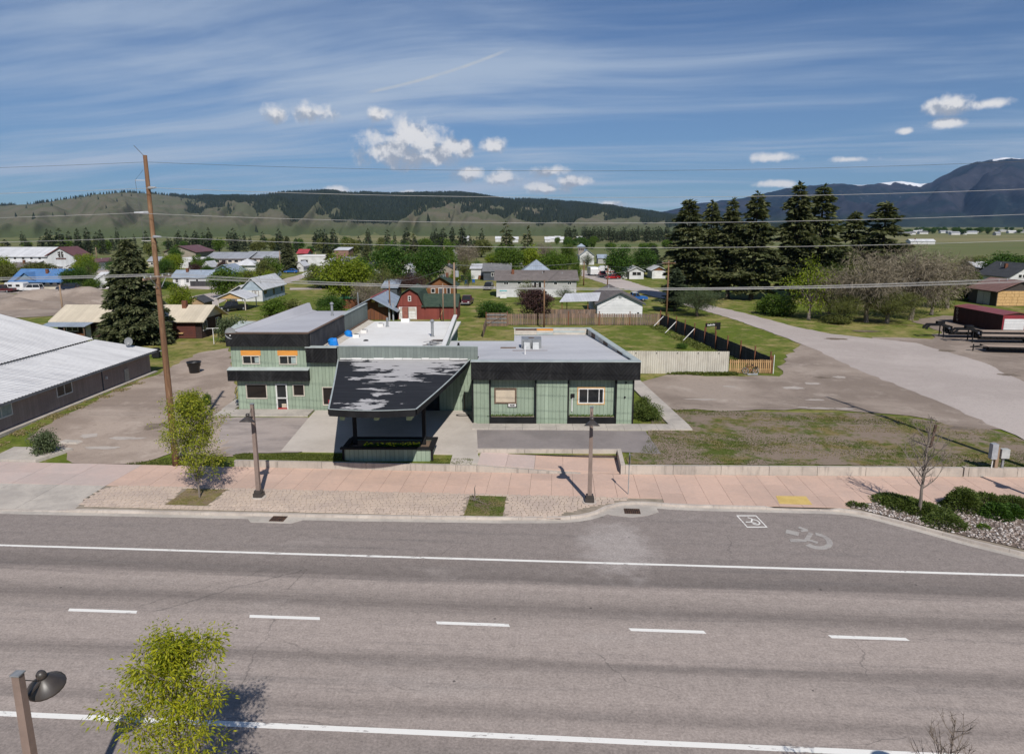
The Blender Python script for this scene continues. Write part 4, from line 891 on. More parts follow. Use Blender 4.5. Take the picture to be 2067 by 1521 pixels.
# sign under the window
t = thing('window_sign', 'small white sign with a dark two headed arrow below the beige window', 'sign', (0, 0, 0), TH)
BX('board', m_whtrim, t, -.78, -.16, VB + .325, VB + .37, 1.83, 2.06); BX('frame', m_blk, t, -.84, -.10, VB + .34, VB + .371, 1.76, 2.10)
mb = MB(); zc_ = 1.945; mb.poly([(u, VB + .322, z) for u, z in ((-.70, zc_), (-.60, zc_ - .06), (-.34, zc_ - .06), (-.24, zc_), (-.34, zc_ + .06), (-.60, zc_ + .06))]); mb.build('arrow', m_blk, t)
def text(s, size, par, loc, rot, mat, ext=.004, name='lettering', align='CENTER'):
    cu = bpy.data.curves.new(name, 'FONT'); cu.body = s; cu.size = size; cu.extrude = ext; cu.align_x = align; cu.align_y = 'CENTER'
    tmp = bpy.data.objects.new(name, cu); COL.objects.link(tmp); dg = bpy.context.evaluated_depsgraph_get(); me = bpy.data.meshes.new_from_object(tmp.evaluated_get(dg)); bpy.data.objects.remove(tmp)
    o = bpy.data.objects.new(name, me); COL.objects.link(o); me.materials.clear(); me.materials.append(mat); o.parent = par; o.location = loc; o.rotation_euler = rot; return o
text('IN', .11, t, (-.47, VB + .318, zc_), (R(90), 0, 0), m_whtrim, .001)
# hose on the forecourt
mb = MB(); c = B(-4.6, 57.6, GZ + .05); mb.tube([(c.x + .45 * math.cos(a) * (1 + .02 * a), c.y + .28 * math.sin(a), c.z + .012 * (a / 6)) for a in np.linspace(0, 13, 44)] + [tuple(B(-4.0, 56.8, GZ + .05)), tuple(B(-3.7, 56.3, GZ + .05))], .022, 5)
tag(mb.build('garden_hose', m_blk), 'dark coiled hose on the concrete beside the canopy', 'hose')
# stair and clutter in the gap under the upper storey
t = thing('outside_stair', 'dark metal stair rail under the overhanging left corner of the green building', 'stair', B(-24.6, 60.4, .6), TH)
for k in range(2): MB().tube([(.1 + .5 * k, 0, 0), (.1 + .5 * k, 0, 1.1), (.1 + .5 * k, 2.6, 2.5)], .035).build('rail', m_galv, t)
for k in range(7): BX('tread', m_blk, t, .05, .65, .15 + k * .35, .42 + k * .35, .14 + k * .2, .17 + k * .2)
# ================================================================== STREET FURNITURE
m_post = M('lamp_post_paint', (.235, .175, .148), (.19, .142, .12), ns=1.5, rough=.6, fine=.08)
m_shade = M('dark_bronze', (.055, .046, .041), (.04, .034, .031), ns=2, rough=.42, spec=.5)
def lamp_post(label, x, y, rz, z=.15):
    t = thing('street_lamp', label, 'street lamp', (x, y, z), rz, 'bronze cone street lamps')
    MB().lathe([(.0, .0), (.42, .0), (.42, .04), (.38, .06), (0, .06)], 20).build('footing', m_kerb, t)
    MB().ext([(-.26, -.26), (.26, -.26), (.26, .26), (-.26, .26)], .055, .30, 'z').ext([(-.21, -.21), (.21, -.21), (.21, .21), (-.21, .21)], .301, .46, 'z').build('base', m_shade, t)
    MB().hexa([(-.12, -.12, .46), (.12, -.12, .46), (.12, .12, .46), (-.12, .12, .46)], [(-.09, -.09, 5.72), (.09, -.09, 5.72), (.09, .09, 5.72), (-.09, .09, 5.72)]).build('post', m_post, t)
    BX('cap', m_galv, t, -.115, .115, -.115, .115, 5.721, 5.75)
    MB().tube([(0, -.1, 4.98), (0, -.62, 5.10)], .045, 8).build('arm', m_shade, t)
    MB().tube([(0, -.1, 5.5), (0, -.58, 5.14)], .012, 5).build('stay', m_shade, t)
    s = MB().lathe([(.02, .16), (.13, .12), (.43, -.14), (.44, -.18), (.42, -.17), (.12, .085), (.02, .1)], 20)
    tl = Matrix.Translation((0, -.74, 5.02)) @ Matrix.Rotation(R(-16), 4, 'X')
    s.xf(tl).build('shade', m_shade, t, smooth=True)
    MB().lathe([(.001, .34), (.07, .33), (.11, .27), (.12, .2), (.10, .13), (.03, .10)], 14).xf(tl).build('housing', m_shade, t, smooth=True)
    MB().lathe([(.001, -.06), (.10, -.04), (.13, .02), (.1, .07)], 12).xf(tl).build('lamp_glass', m_whtrim, t, smooth=True)
p = G(523, 1003, .15); lamp_post('bronze cone street lamp left of the canopy with sign free post', p.x, p.y, 0)
p = G(1190, 1013, .15); lamp_post('bronze cone street lamp by the kerb bend in front of the right wing', p.x, p.y, 0)
lamp_post('near street lamp at the lower left, seen from above', -12.35, 14.05, math.pi)
lamp_post('street lamp by the right end of the far pavement', 29.2, 39.9, 0)
lamp_post('near street lamp below the lower right edge', 11.75, 13.75, math.pi)

m_pole = M('brown_pole_wood', (.19, .102, .056), (.12, .066, .038), ns=1.2, stretch=(4, 4, .35), fine=.25, dirt=((.40, .27, .16), .55))
m_gpole = M('grey_pole_wood', (.27, .19, .13), (.19, .13, .09), ns=1.2, stretch=(4, 4, .35), fine=.2)
m_wire = M('wire_alloy', (.36, .355, .35), (.29, .285, .28), ns=1, rough=.5)
m_wiredk = M('dark_wire', (.10, .10, .105), ns=1, rough=.5)
m_porc = M('insulator_grey', (.34, .35, .37), (.27, .28, .3), ns=4, rough=.35)
P1 = Vector((-25.65, 44.75, .1)); P2 = Vector((30.95, 45.95, .1)); P0 = Vector((-84, 44.2, .1))
ZT = P1.z + HT(350, 936, 312, .15); lv = [HT(350, 936, y, .15) + .1 for y in (325, 378, 428, 476)]; ZX = HT(350, 936, 557, .15) + .1
def big_pole(label, p):
    t = thing('utility_pole', label, 'utility pole', p, 0, 'tall transmission poles along the highway')
    n = 14; MB().tube([(0, 0, (ZT - .1) * k / n) for k in range(n + 1)], [.235 - .115 * k / n for k in range(n + 1)], 14).build('shaft', m_pole, t, smooth=True)
    for z, s in ((lv[1], 1), (lv[2], -1), (lv[3], 1)):
        i = MB().tube([(s * .12, -.1, z - .1), (s * .30, -.3, z - .1), (s * .78, -.5, z - .1)], [.10, .09, .05], 8).build('insulator', m_porc, t)
    BX('crossarm', m_gpole, t, -.06, .06, -1.6, 1.6, ZX - .22, ZX - .08)
    for s in (-1, 1): MB().tube([(0.08, s * .9, ZX - .15), (.1, s * .1, ZX - .85)], .025, 5).build('brace', m_galv, t)
    for y in (-1.45, -.75, .6, 1.4): MB().lathe([(.03, -.08), (.06, -.02), (.035, .02), (.055, .06), (.02, .1)], 8, (0, y, ZX - .06)).build('pin_insulator', m_porc, t)
    for z in (2.0, 2.25): MB().lathe([(.238, 0), (.242, 0), (.242, .03), (.238, .03)], 14, (0, 0, z)).build('band', m_galv, t)
    MB().tube([(-.06, -.1, ZT - .1), (-.5, -.25, ZT + .45)], .018, 5).build('ground_rod', m_wiredk, t)
    MB().tube([(-.12, -.16, lv[0] - .6), (-.62, -.3, lv[1] + .35), (-.5, -.3, lv[2]), (-.45, -.3, lv[3] - .3)], .012, 4).build('ground_wire', m_wiredk, t)
    for z in (lv[1] + .35, lv[3] - .35): MB().tube([(-.1, -.12, z), (-.62, -.3, z)], .016, 4).build('standoff', m_whtrim, t)
big_pole('tall brown utility pole standing behind the young pavement tree on the left', P1); big_pole('tall utility pole beyond the right edge of the picture', P2); big_pole('tall utility pole beyond the left edge of the picture', P0)
def catenary(a, b, sag, n=26): return [Vector(a).lerp(Vector(b), k / n) - Vector((0, 0, sag * 4 * (k / n) * (1 - k / n))) for k in range(n + 1)]
def wire(label, pts, r, mat): tag(MB().tube(pts, r, 5).build('power_line', mat), label, 'cable', 'overhead lines')
nm = ('topmost thin dark wire strung between the tall poles', 'second wire from the top across the sky', 'third wire from the top crossing the dark hills', 'fourth wire from the top along the foot of the hills')
for k in range(4):
    dx_ = (0, .78, -.78, .78)[k]; dy_ = (0, -.5, -.5, -.5)[k]; z = lv[k] - .12
    c = [q + Vector((dx_, dy_, z)) for q in (P0, P1, P2)]
    wire(nm[k], catenary(c[0], c[1], .55) + catenary(c[1], c[2], .62)[1:], 0.010 if k == 0 else .0135, m_wiredk if k == 0 else m_wire)
for k, y in enumerate((-1.45, -.75, .6, 1.4)):
    c = [q + Vector((0, y, ZX + .04)) for q in (P0, P1, P2)]
    wire(('nearest of the four crossarm wires', 'second nearest of the four crossarm wires', 'second farthest of the four crossarm wires', 'farthest of the four crossarm wires')[k], catenary(c[0], c[1], .5) + catenary(c[1], c[2], .72 + .05 * k)[1:], .013, m_wire)
def pole(label, px, pyb, pyt, r=.13, mat=m_gpole, arm=0., trans=False, side=0.):
    p = G(px, pyb); p.z = gz(p.x, p.y); h = HT(px, pyb, pyt)
    t = thing('wooden_pole', label, 'utility pole', p, TH + side, 'small wooden poles among the houses')
    MB().tube([(0, 0, 0), (0, 0, h * .5), (0, 0, h)], [r * 1.15, r, r * .8], 8).build('shaft', mat, t, smooth=True)
    if arm:
        BX('crossarm', mat, t, -arm / 2, arm / 2, -.2, -.09, h - .55, h - .4)
        for k in range(3): MB().lathe([(.02, 0), (.06, .06), (.03, .1), (.055, .16), (.01, .2)], 6, (-arm / 2 + .1 + k * (arm - .2) / 2, -.14, h - .4)).build('insulator', m_porc, t)
    if trans: MB().lathe([(0, 0), (.24, 0), (.26, .06), (.26, .75), (.2, .82), (0, .84)], 10, (.36, 0, h - 1.9)).build('transformer', m_porc, t)
    return p, h
PP = {}
for key, lab, a in (('l', 'leaning grey wooden pole behind the white roofed grey building', (132, 668, 575, .14)), ('b1', 'dark brown wooden pole between the plank shed and the red barn', (788, 645, 566, .13, m_pole)),
                    ('b2', 'thin bleached pole in front of the green roofed barn wing', (895, 650, 572, .10)), ('b3', 'tall grey pole with a transformer at the corner of the white roof', (919, 690, 530, .15, m_gpole, 0, True)),
                    ('f', 'brown pole rising behind the plank fence beside the purple tree', (1098, 662, 565, .12, m_pole)), ('s1', 'dark pole at the bend of the street behind the long ranch house', (1178, 576, 528, .15, m_pole)),
                    ('s2', 'short brown pole on the street near the campers', (1226, 582, 536, .13, m_pole)), ('r', 'orange brown pole with a crossarm at the corner of the plank fence', (1345, 640, 525, .15, m_pole, 2.3)),
                    ('c', 'pale wooden pole beside the conifer in the middle of town', (567, 553, 506, .16)), ('h1', 'pole in front of the white hall', (122, 545, 512, .16)), ('h2', 'pale pole right of the white hall', (196, 526, 499, .2)),
                    ('w', 'pole left of the white gabled house', (897, 545, 498, .16)), ('x', 'pole among the white shops', (638, 533, 510, .2)), ('v', 'grey pole beside the blue roofed bungalow', (182, 560, 533, .15))):
    PP[key] = pole(lab, *a)
def slung(a, b, lab, r=.015, fa=.97, fb=.97, sag=.5):
    (p, h), (q, g) = PP[a], PP[b]; wire(lab, catenary(p + Vector((0, 0, h * fa)), q + Vector((0, 0, g * fb)), sag, 12), r, m_wire)
slung('b3', 's1', 'sagging wire from the transformer pole over the long ranch house', .03); slung('f', 'r', 'wire running above the plank fence to the crossarm pole', .015); slung('b1', 'b3', 'wire above the red barn', .018)
slung('r', 's2', 'wire over the gabled house to the street', .02)

m_sign = M('sign_metal', (.34, .35, .35), (.28, .29, .29), ns=3, rough=.4, metal=.3)
p = G(1268, 997, .15); t = thing('traffic_sign', 'thin grey sign post seen edge on beside the right street lamp', 'sign', p)
MB().tube([(0, 0, 0), (0, 0, 2.6)], .03, 6).build('post', m_sign, t); BX('plate', m_sign, t, .032, .042, -.23, .23, 1.95, 2.55)
p = G(2008, 948); t = thing('meter_pedestal', 'wooden post with a dark and a pale grey meter box by the right wall', 'meter', (p.x, p.y, gz(p.x, p.y) - .02))
BX('post', m_gpole, t, -.1, .1, -.1, .1, 0, 1.7); BX('post', m_galv, t, .35, .47, -.06, .06, 0, 1.3); BX('meter_box', m_porc, t, -.48, -.12, -.28, .1, .95, 1.95); BX('meter_box', M('pale_box', (.42, .43, .42), ns=3, rough=.5), t, .16, .66, -.22, .12, 1.0, 1.6)
MB().tube([(-.3, -.1, 0), (-.28, -.1, .95)], .035).build('conduit', m_whtrim, t)
p = G(1878, 903); t = tag(MB().box(-.08, .08, -.05, .05, 0, 1.75).xf(Matrix.Rotation(R(6), 4, 'Y')).build('rusty_stake', m_iron, loc=(p.x, p.y, gz(p.x, p.y) - .05)), 'leaning rusty stake in the patchy grass lot behind the bare tree', 'stake')
# rail and kerb end at far left
p = G(-4, 893, .15); t = thing('hand_rail', 'short black hand rail at the left end of the pavement', 'railing', (p.x, 45.9, .3), TH)
for k in range(6): MB().tube([(k * .19 - .35, 0, 0), (k * .19 - .35, 0, .95)], .014, 5).build('baluster', m_blk, t)
MB().tube([(-.5, 0, .95), (.75, 0, .95), (.95, 0, .7)], .022, 6).build('top_rail', m_blk, t); MB().tube([(-.5, 0, .12), (.62, 0, .12)], .018, 6).build('bottom_rail', m_blk, t)
tag(MB().hexa([(-39, 44.75, 0), (-35.6, 44.75, 0), (-34.6, 47.2, 0), (-39, 47.2, 0)], [(-39, 44.75, .3), (-35.6, 44.75, .3), (-34.6, 47.2, .42), (-39, 47.2, .42)]).build('corner_slab', m_conc), 'pale concrete corner slab beside the green shrub', 'slab')
p = G(142, 892, .35); tag(MB().hexa([(-.8, -.35, 0), (.7, -.3, 0), (.8, .3, 0), (-.7, .4, 0)], [(-.7, -.3, .13), (.6, -.25, .12), (.7, .22, .13), (-.6, .33, .14)]).build('concrete_lump', m_conc, loc=(p.x, p.y, gz(p.x, p.y))), 'broken concrete lump beside the green shrub on the gravel', 'concrete lump')

# ================================================================== FENCES
m_cream = M('cream_sheet', (.50, .47, .405), (.42, .39, .335), ns=.8, dirt=((.30, .26, .2), .45))
m_fwood = M('weathered_plank', (.215, .14, .10), (.13, .10, .085), ns=.9, stretch=(3, 3, .5), rand=.28)
m_fdark = M('dark_plank', (.055, .053, .055), (.038, .037, .038), ns=.9, stretch=(3, 3, .5), rand=.25)
m_fnew = M('yellow_picket', (.40, .255, .125), (.32, .19, .085), ns=1.2, stretch=(3, 3, .5), rand=.2)
m_rust = M('rust_post', (.17, .065, .035), (.11, .05, .03), ns=2.)
fz_ = GZ - .03
t = thing('sheet_fence', 'cream corrugated sheet fence between the right wing and the picket gate', 'fence', B(0, 0, 0), TH)
u0, u1, v = 11.4, 22.42, 75.4; n = 92; prof = []
for pn in range(5):
    a, b_ = u0 + (u1 - u0) * pn / 5, u0 + (u1 - u0) * (pn + 1) / 5; nn = 19; mb = MB(); top = []; bot = []
    for k in range(nn * 2 + 1):
        u = a + (b_ - a) * k / (nn * 2); d = .05 if (k % 4) in (1, 2) else 0.; zt = GZ + 2.42 - .05 * (pn / 5); mb.v += [(u, v - d, fz_), (u, v - d, zt)]
    mb.f = [(2 * k, 2 * k + 2, 2 * k + 3, 2 * k + 1) for k in range(nn * 2)]; mb.build('sheet', m_cream, t)
    MB().lathe([(0, 0), (.06, 0), (.06, .02), (0, .02)], 8).xf(Matrix.Translation(((a + b_) / 2, v - .075, GZ + 2.2)) @ Matrix.Rotation(R(90), 4, 'X')).build('bolt_plate', m_dark, t)
BX('rail', m_fwood, t, u0, u1, v + .01, v + .08, GZ + .5, GZ + .6); BX('rail', m_fwood, t, u0, u1, v + .01, v + .08, GZ + 1.9, GZ + 2.0)
t = thing('picket_fence', 'short yellowish picket fence with a bicycle leaning on it', 'fence', B(0, 0, 0), TH)
rr = random.Random(2)
for k in range(21): u = 22.55 + k * .213; BX('picket', m_fnew, t, u, u + .135, v - .03, v, fz_ + .08, GZ + 1.48 + rr.uniform(-.03, .03))
for z in (.4, 1.2): BX('rail', m_fnew, t, 22.5, 27.0, v + .001, v + .06, GZ + z, GZ + z + .09)
BX('post', m_rust, t, 26.98, 27.12, v - .05, v + .09, fz_, GZ + 1.9); BX('post', m_whtrim, t, 27.2, 27.26, v - .05, v + .02, fz_, GZ + 2.0)
t = thing('board_fence', 'long dark board fence running back from the picket gate', 'fence', B(0, 0, 0), TH)
a, b_ = Vector((27.0, 75.5)), Vector((22.6, 113.4)); L = (b_ - a).length; d = (b_ - a) / L; nrm_ = Vector((d.y, -d.x)); ang = math.atan2(d.y, d.x)
proto = None
for k in range(int(L / .3)):
    q = a + d * (k * .3)
    if proto is None: proto = MB().box(0, .285, -.015, .015, 0, 1.75).build('board', m_fdark, t); o = proto
    else: o = proto.copy(); COL.objects.link(o)
    o.location = (q.x, q.y, fz_ + rr.uniform(-.03, .04)); o.rotation_euler = (0, 0, ang)
for z in (.3, 1.4): MB().box(0, L, .016, .06, fz_ + z, fz_ + z + .09).xf(Matrix.Translation((a.x, a.y, 0)) @ Matrix.Rotation(ang, 4, 'Z')).build('rail', m_fdark, t)
for k in range(11):
    q = a + d * (L * k / 10.); BX('post', m_rust, t, q.x - .17, q.x - .05, q.y - .06, q.y + .06, fz_, GZ + 2.35)
for k in (6, 8, 9.6):
    q = a + d * (L * k / 10.); MB().tube([(q.x - .1, q.y, GZ + 1.6), (q.x - 1.9, q.y - 1.0, GZ)], .05, 5).build('brace', m_whtrim, t)
t = thing('plank_fence', 'weathered brown plank fence across the back of the grassy yard', 'fence', B(0, 0, 0), TH); proto = None
for k in range(88):
    u = -1.7 + k * .276; hgt = 1.95
    if proto is None: proto = MB().box(0, .2, -.02, .0, 0, 1.78).build('board', m_fwood, t); o = proto
    else: o = proto.copy(); COL.objects.link(o)
    o.location = (u, 113.4, fz_ + .05 + rr.uniform(-.03, .05))
for z in (.35, 1.45): BX('rail', m_fwood, t, -1.8, 22.6, 113.401, 113.47, GZ + z, GZ + z + .1)
for k in range(6): BX('post', m_rust, t, -1.8 + k * 4.85, -1.66 + k * 4.85, 113.3, 113.379, fz_, GZ + 2.2)
t = thing('rail_gate', 'grey plank gate with three pale rails left of the plank fence', 'gate', B(0, 0, 0), TH)
for k in range(11): BX('board', m_fwood, t, -4.9 + k * .275, -4.9 + k * .275 + .255, 112.2, 112.23, fz_, GZ + 2.05)
for z in (.5, 1.1, 1.7): BX('rail', m_galv, t, -4.95, -1.85, 112.1, 112.19, GZ + z, GZ + z + .12)
BX('post', m_rust, t, -5.1, -4.96, 112.1, 112.25, fz_, GZ + 2.2); BX('post', m_fwood, t, -1.84, -1.7, 112.1, 112.25, fz_, GZ + 2.15); MB().tube([(-4.8, 112.07, GZ + .3), (-2.0, 112.07, GZ + 1.8)], .04, 4).build('brace', m_fwood, t)
t = thing('side_fence', 'low brown fence running forward from the rail gate', 'fence', B(0, 0, 0), TH)
for k in range(26): BX('board', m_fwood, t, -4.98, -4.95, 100.5 + k * .45, 100.9 + k * .45, fz_, GZ + 1.5)
BX('rail', m_fwood, t, -4.949, -4.9, 100.5, 112.1, GZ + 1.1, GZ + 1.2)
t = thing('yard_fence', 'dark brown board fence in front of the patio of the gabled house', 'fence', B(0, 0, 0), TH)
pu, pv_ = toB(G(1096, 641)); qu, _ = toB(G(1203, 641))
for k in range(int((qu - pu) / .36)): BX('board', m_fwood, t, pu + k * .36, pu + k * .36 + .33, pv_, pv_ + .03, fz_, GZ + 1.45)
BX('rail', m_fwood, t, pu, qu, pv_ + .031, pv_ + .08, GZ + 1.1, GZ + 1.2)

# bicycle leaning on the pickets
m_tyre = M('black_rubber', (.018, .018, .018), ns=3, rough=.8); m_bike = M('copper_bike_paint', (.22, .07, .035), ns=3, rough=.4, spec=.5)
t = thing('bicycle', 'copper coloured bicycle leaning against the yellowish picket fence', 'bicycle', B(24.75, 75.12, GZ - .01), TH)
lean = Matrix.Rotation(R(-9), 4, 'X')
def ring_(c, r, w_, n=24): return [(c[0] + r * math.cos(k * 2 * math.pi / n), c[1], c[2] + r * math.sin(k * 2 * math.pi / n)) for k in range(n + 1)]
for cx_ in (-.56, .56):
    w_ = MB().tube(ring_((cx_, 0, .36), .34, .02), .032, 6).xf(lean).build('wheel', m_tyre, t)
    MB().tube(ring_((cx_, 0, .36), .305, .02), .014, 5).xf(lean).build('rim', m_whtrim, w_)
    mb = MB()
    for k in range(9): a = k * math.pi / 9; mb.tube([(cx_ + .3 * math.cos(a), 0, .36 + .3 * math.sin(a)), (cx_ - .3 * math.cos(a), 0, .36 - .3 * math.sin(a))], .006, 3)
    mb.xf(lean).build('spokes', m_galv, w_)
bb, st_, hd, rear, fr_ = (-.02, 0, .34), (.18, 0, .86), (-.36, 0, .84), (.56, 0, .36), (-.56, 0, .36)
fm = MB()
for a, b_, r_ in ((bb, st_, .026), (bb, hd, .03), (st_, hd, .028), (bb, rear, .02), (st_, rear, .018), (hd, fr_, .022)): fm.tube([a, b_], r_, 6)
fm.xf(lean).build('frame', m_bike, t)
MB().tube([(-.36, 0, .84), (-.40, 0, 1.0)], .02).xf(lean).build('stem', m_blk, t); MB().tube([(-.28, -.27, 1.0), (-.42, -.2, 1.04), (-.42, .2, 1.04), (-.28, .27, 1.0)], .02).xf(lean).build('handlebar', m_blk, t)
MB().tube([(.18, 0, .86), (.2, 0, .97)], .018).xf(lean).build('seat_post', m_galv, t); MB().hexa([(.05, -.03, .96), (.3, -.09, .96), (.3, .09, .96), (.05, .03, .96)], [(.05, -.025, 1.0), (.3, -.08, 1.03), (.3, .08, 1.03), (.05, .025, 1.0)]).xf(lean).build('saddle', m_blk, t)
BX('rack', m_blk, t, .3, .75, -.09, .09, .76, .80)
tag(MB().box(-.55, .55, -.12, .12, 0, .12).build('kerb_log', m_porc, loc=B(24.8, 74.7, GZ), rz=TH), 'grey wheel stop lying below the bicycle', 'wheel stop')
# black stock tank on the drive
p = G(393, 752); p.z = gz(p.x, p.y)
t = thing('stock_tank', 'round black plastic stock tank on the gravel drive', 'tank', p)
MB().lathe([(0, .05), (.46, 0.0), (.52, .05), (.58, .68), (.66, .74), (.70, 1.12), (.76, 1.14), (.76, 1.22), (.68, 1.22), (.6, .7)], 24).build('shell', M('black_plastic', (.014, .014, .016), ns=2, rough=.4, spec=.5), t, smooth=True)
MB().lathe([(0, .85), (.62, .85)], 24).build('water', glass('dark_water', (.02, .022, .02)), t)
# barbecue by the grey building
p = G(316, 722); p.z = gz(p.x, p.y); t = thing('barbecue', 'black covered barbecue grill at the rear corner of the grey building', 'barbecue', p, R(10))
MB().ext([(-.45, .85), (.45, .85), (.45, 1.0), (.3, 1.2), (-.3, 1.2), (-.45, 1.0)], -.3, .3, 'y').build('hood', m_blk, t); BX('cabinet', m_blk, t, -.42, .42, -.28, .28, .12, .849); BX('shelf', m_porc, t, .43, .85, -.25, .25, .82, .86); BX('shelf', m_porc, t, -.85, -.43, -.25, .25, .82, .86)
for a in (-.38, .38): MB().lathe([(0, 0), (.06, 0), (.06, .12), (0, .12)], 8, (a, 0, 0)).build('wheel', m_tyre, t)
# clothes line post
p = G(432, 694); t = thing('clothes_post', 'white T shaped clothes line post on the grass beside the brown house', 'clothes post', p, R(15))
MB().tube([(0, 0, 0), (0, 0, 2.1)], .05).build('post', m_whtrim, t); MB().tube([(-.8, 0, 2.1), (.8, 0, 2.1)], .04).build('arm', m_whtrim, t)
# yard sign behind the dark fence
p = G(1437, 676); t = thing('yard_sign', 'black yard sign board on posts behind the dark board fence', 'sign', p, TH + R(28))
BX('board', m_blk, t, -1.3, .8, -.04, .04, 1.25, 1.75); BX('panel', m_blk, t, .82, 1.5, -.05, .05, .7, 1.75)
for a in (-1.1, .7): BX('post', m_rust, t, a - .06, a + .06, .041, .12, 0, 1.9)
for k in range(6): BX('lettering', m_whtrim, t, -.95 + k * .24, -.80 + k * .24, -.05, -.041, 1.38, 1.62 - .06 * (k % 2))
# ================================================================== HOUSES
def rprism(mb, d, h, rise, ov, a0, a1, ax, th=.13, gap=.02):
    s = rise / (d / 2)
    for sg in (0, 1):
        pr = [(-ov, h - ov * s + gap), (d / 2, h + rise + gap), (d / 2, h + rise + gap + th), (-ov, h - ov * s + gap + th)]
        if sg: pr = [(d - y, z) for y, z in pr]
        mb.ext(pr, a0, a1, ax)
    return mb
def house(name, label, p, w, d, h, rise, ridge, wall, roof, ov=.4, wins=(), doors=(), trim=None, cat='house', rz=None, gable=None, group=None, wf=None, th=.13):
    t = thing(name, label, cat, (p.x, p.y, GZ - .04), TH if rz is None else rz, group); trim = trim or m_whtrim
    mb = MB()
    if ridge == 'x': mb.ext([(0, 0), (d, 0), (d, h), (d / 2, h + rise), (0, h)], 0, w, 'x'); mb.build('wall', wall, t); r_ = rprism(MB(), d, h, rise, ov, -ov, w + ov, 'x', th).build('roof', roof, t)
    elif ridge == 'y': mb.ext([(0, 0), (w, 0), (w, h), (w / 2, h + rise), (0, h)], 0, d, 'y'); mb.build('wall', wall, t); r_ = rprism(MB(), w, h, rise, ov, -ov, d + ov, 'y', th).build('roof', roof, t)
    elif ridge == 'hip':
        mb.box(0, w, 0, d, 0, h).build('wall', wall, t); k = min(w, d) / 2 + ov; s = rise / k; z0 = h - .02
        A = (-ov, -ov, z0), (w + ov, -ov, z0), (w + ov, d + ov, z0), (-ov, d + ov, z0)
        if w >= d: T = (-ov + k, d / 2, z0 + rise), (w + ov - k, d / 2, z0 + rise)
        else: T = (w / 2, -ov + k, z0 + rise), (w / 2, d + ov - k, z0 + rise)
        f = [(0, 1, 5, 4), (1, 2, 5), (2, 3, 4, 5), (3, 0, 4), (3, 2, 1, 0)] if w >= d else [(0, 1, 4), (1, 2, 5, 4), (2, 3, 5), (3, 0, 4, 5), (3, 2, 1, 0)]
        if abs(w - d) < .01: T = (T[0],); f = [(0, 1, 4), (1, 2, 4), (2, 3, 4), (3, 0, 4), (3, 2, 1, 0)]
        r_ = MB().add(A + tuple(T), f).build('roof', roof, t)
    elif ridge == 'flat':
        mb.box(0, w, 0, d, 0, h).build('wall', wall, t); r_ = MB().box(-ov, w + ov, -ov, d + ov, h + .01, h + .01 + max(rise, .12)).build('roof', roof, t)
    elif ridge == 'shed':
        mb.ext([(0, 0), (d, 0), (d, h + rise), (0, h)], 0, w, 'x').build('wall', wall, t); r_ = MB().hexa([(-ov, -ov, h + .02), (w + ov, -ov, h + .02), (w + ov, d + ov, h + rise + .02), (-ov, d + ov, h + rise + .02)], [(-ov, -ov, h + .14), (w + ov, -ov, h + .14), (w + ov, d + ov, h + rise + .14), (-ov, d + ov, h + rise + .14)]).build('roof', roof, t)
    SP = {'f': 0., 'b': d, 'l': 0., 'r': w}
    for q in wins:
        sd, a0, a1, z0, z1 = q[:5]; window(t, sd, SP[sd], a0, a1, z0, z1, wf or trim, fw=.09, mull=q[5] if len(q) > 5 else (), hmull=q[6] if len(q) > 6 else (), out=.05, rec=-.005)
    for q in doors:
        sd, a0, a1, z1, mt = q; put = SIDE[sd](SP[sd]); mb = MB(); put(mb, a0, a1, .003, .05, .05, z1); dd_ = mb.build('door', mt, t); mb = MB(); put(mb, a0 - .08, a0 - .001, .003, .07, .05, z1); put(mb, a1 + .001, a1 + .08, .003, .07, .05, z1); put(mb, a0 - .08, a1 + .08, .003, .07, z1 + .001, z1 + .09); mb.build('door_frame', trim, dd_)
    if ridge in 'xy' and w * d > 40 and name not in ('far_house', 'far_shed'):
        hr = random.Random(label); dd_ = d if ridge == 'x' else w; ln = w if ridge == 'x' else d
        for k in range(hr.randint(1, 3)):
            a_ = hr.uniform(.15, .85) * ln; b_ = hr.uniform(.28, .44) * dd_; z_ = h + rise * b_ / (dd_ / 2); q_ = (a_, b_) if ridge == 'x' else (dd_ - b_ if p.x < -20 else b_, a_)
            if k == 2: MB().box(q_[0] - .3, q_[0] + .3, q_[1] - .3, q_[1] + .3, z_ - .3, z_ + 1.1).build('chimney', m_rust, t)
            else: MB().tube([(q_[0], q_[1], z_ - .1), (q_[0], q_[1], z_ + hr.uniform(.4, .8))], hr.uniform(.06, .11), 6).build('vent_pipe', m_porc, t)
    if gable and ridge == 'x':
        for x0, x1, nmx in ((w + .003, w + .02, 'gable'), (-.02, -.003, 'gable')): MB().ext([(-.02, h + .02), (d + .02, h + .02), (d / 2, h + rise - .02)], x0, x1, 'x').build(nmx, gable, t)
    return t
def span(pl, pr, py): a = G(pl, py); b_ = G(pr, py); return a, (b_ - a).length
def front(pl, pr, py):
    """front left corner and width of a wall that faces the camera, in the town grid"""
    a, w_ = span(pl, pr, py); return a, w_
wl = lambda n, c, per=.22, k='h', c2=None: M(n, c, c2, ns=.5, groove=(k, per, .08, .35), bump=.4, fine=.06)
m_wwhite = wl('white_clapboard', (.62, .62, .615)); m_wgrey = wl('pale_grey_clapboard', (.43, .425, .41)); m_wblue = wl('pale_blue_clapboard', (.38, .45, .52)); m_wblue2 = wl('blue_clapboard', (.15, .25, .36))
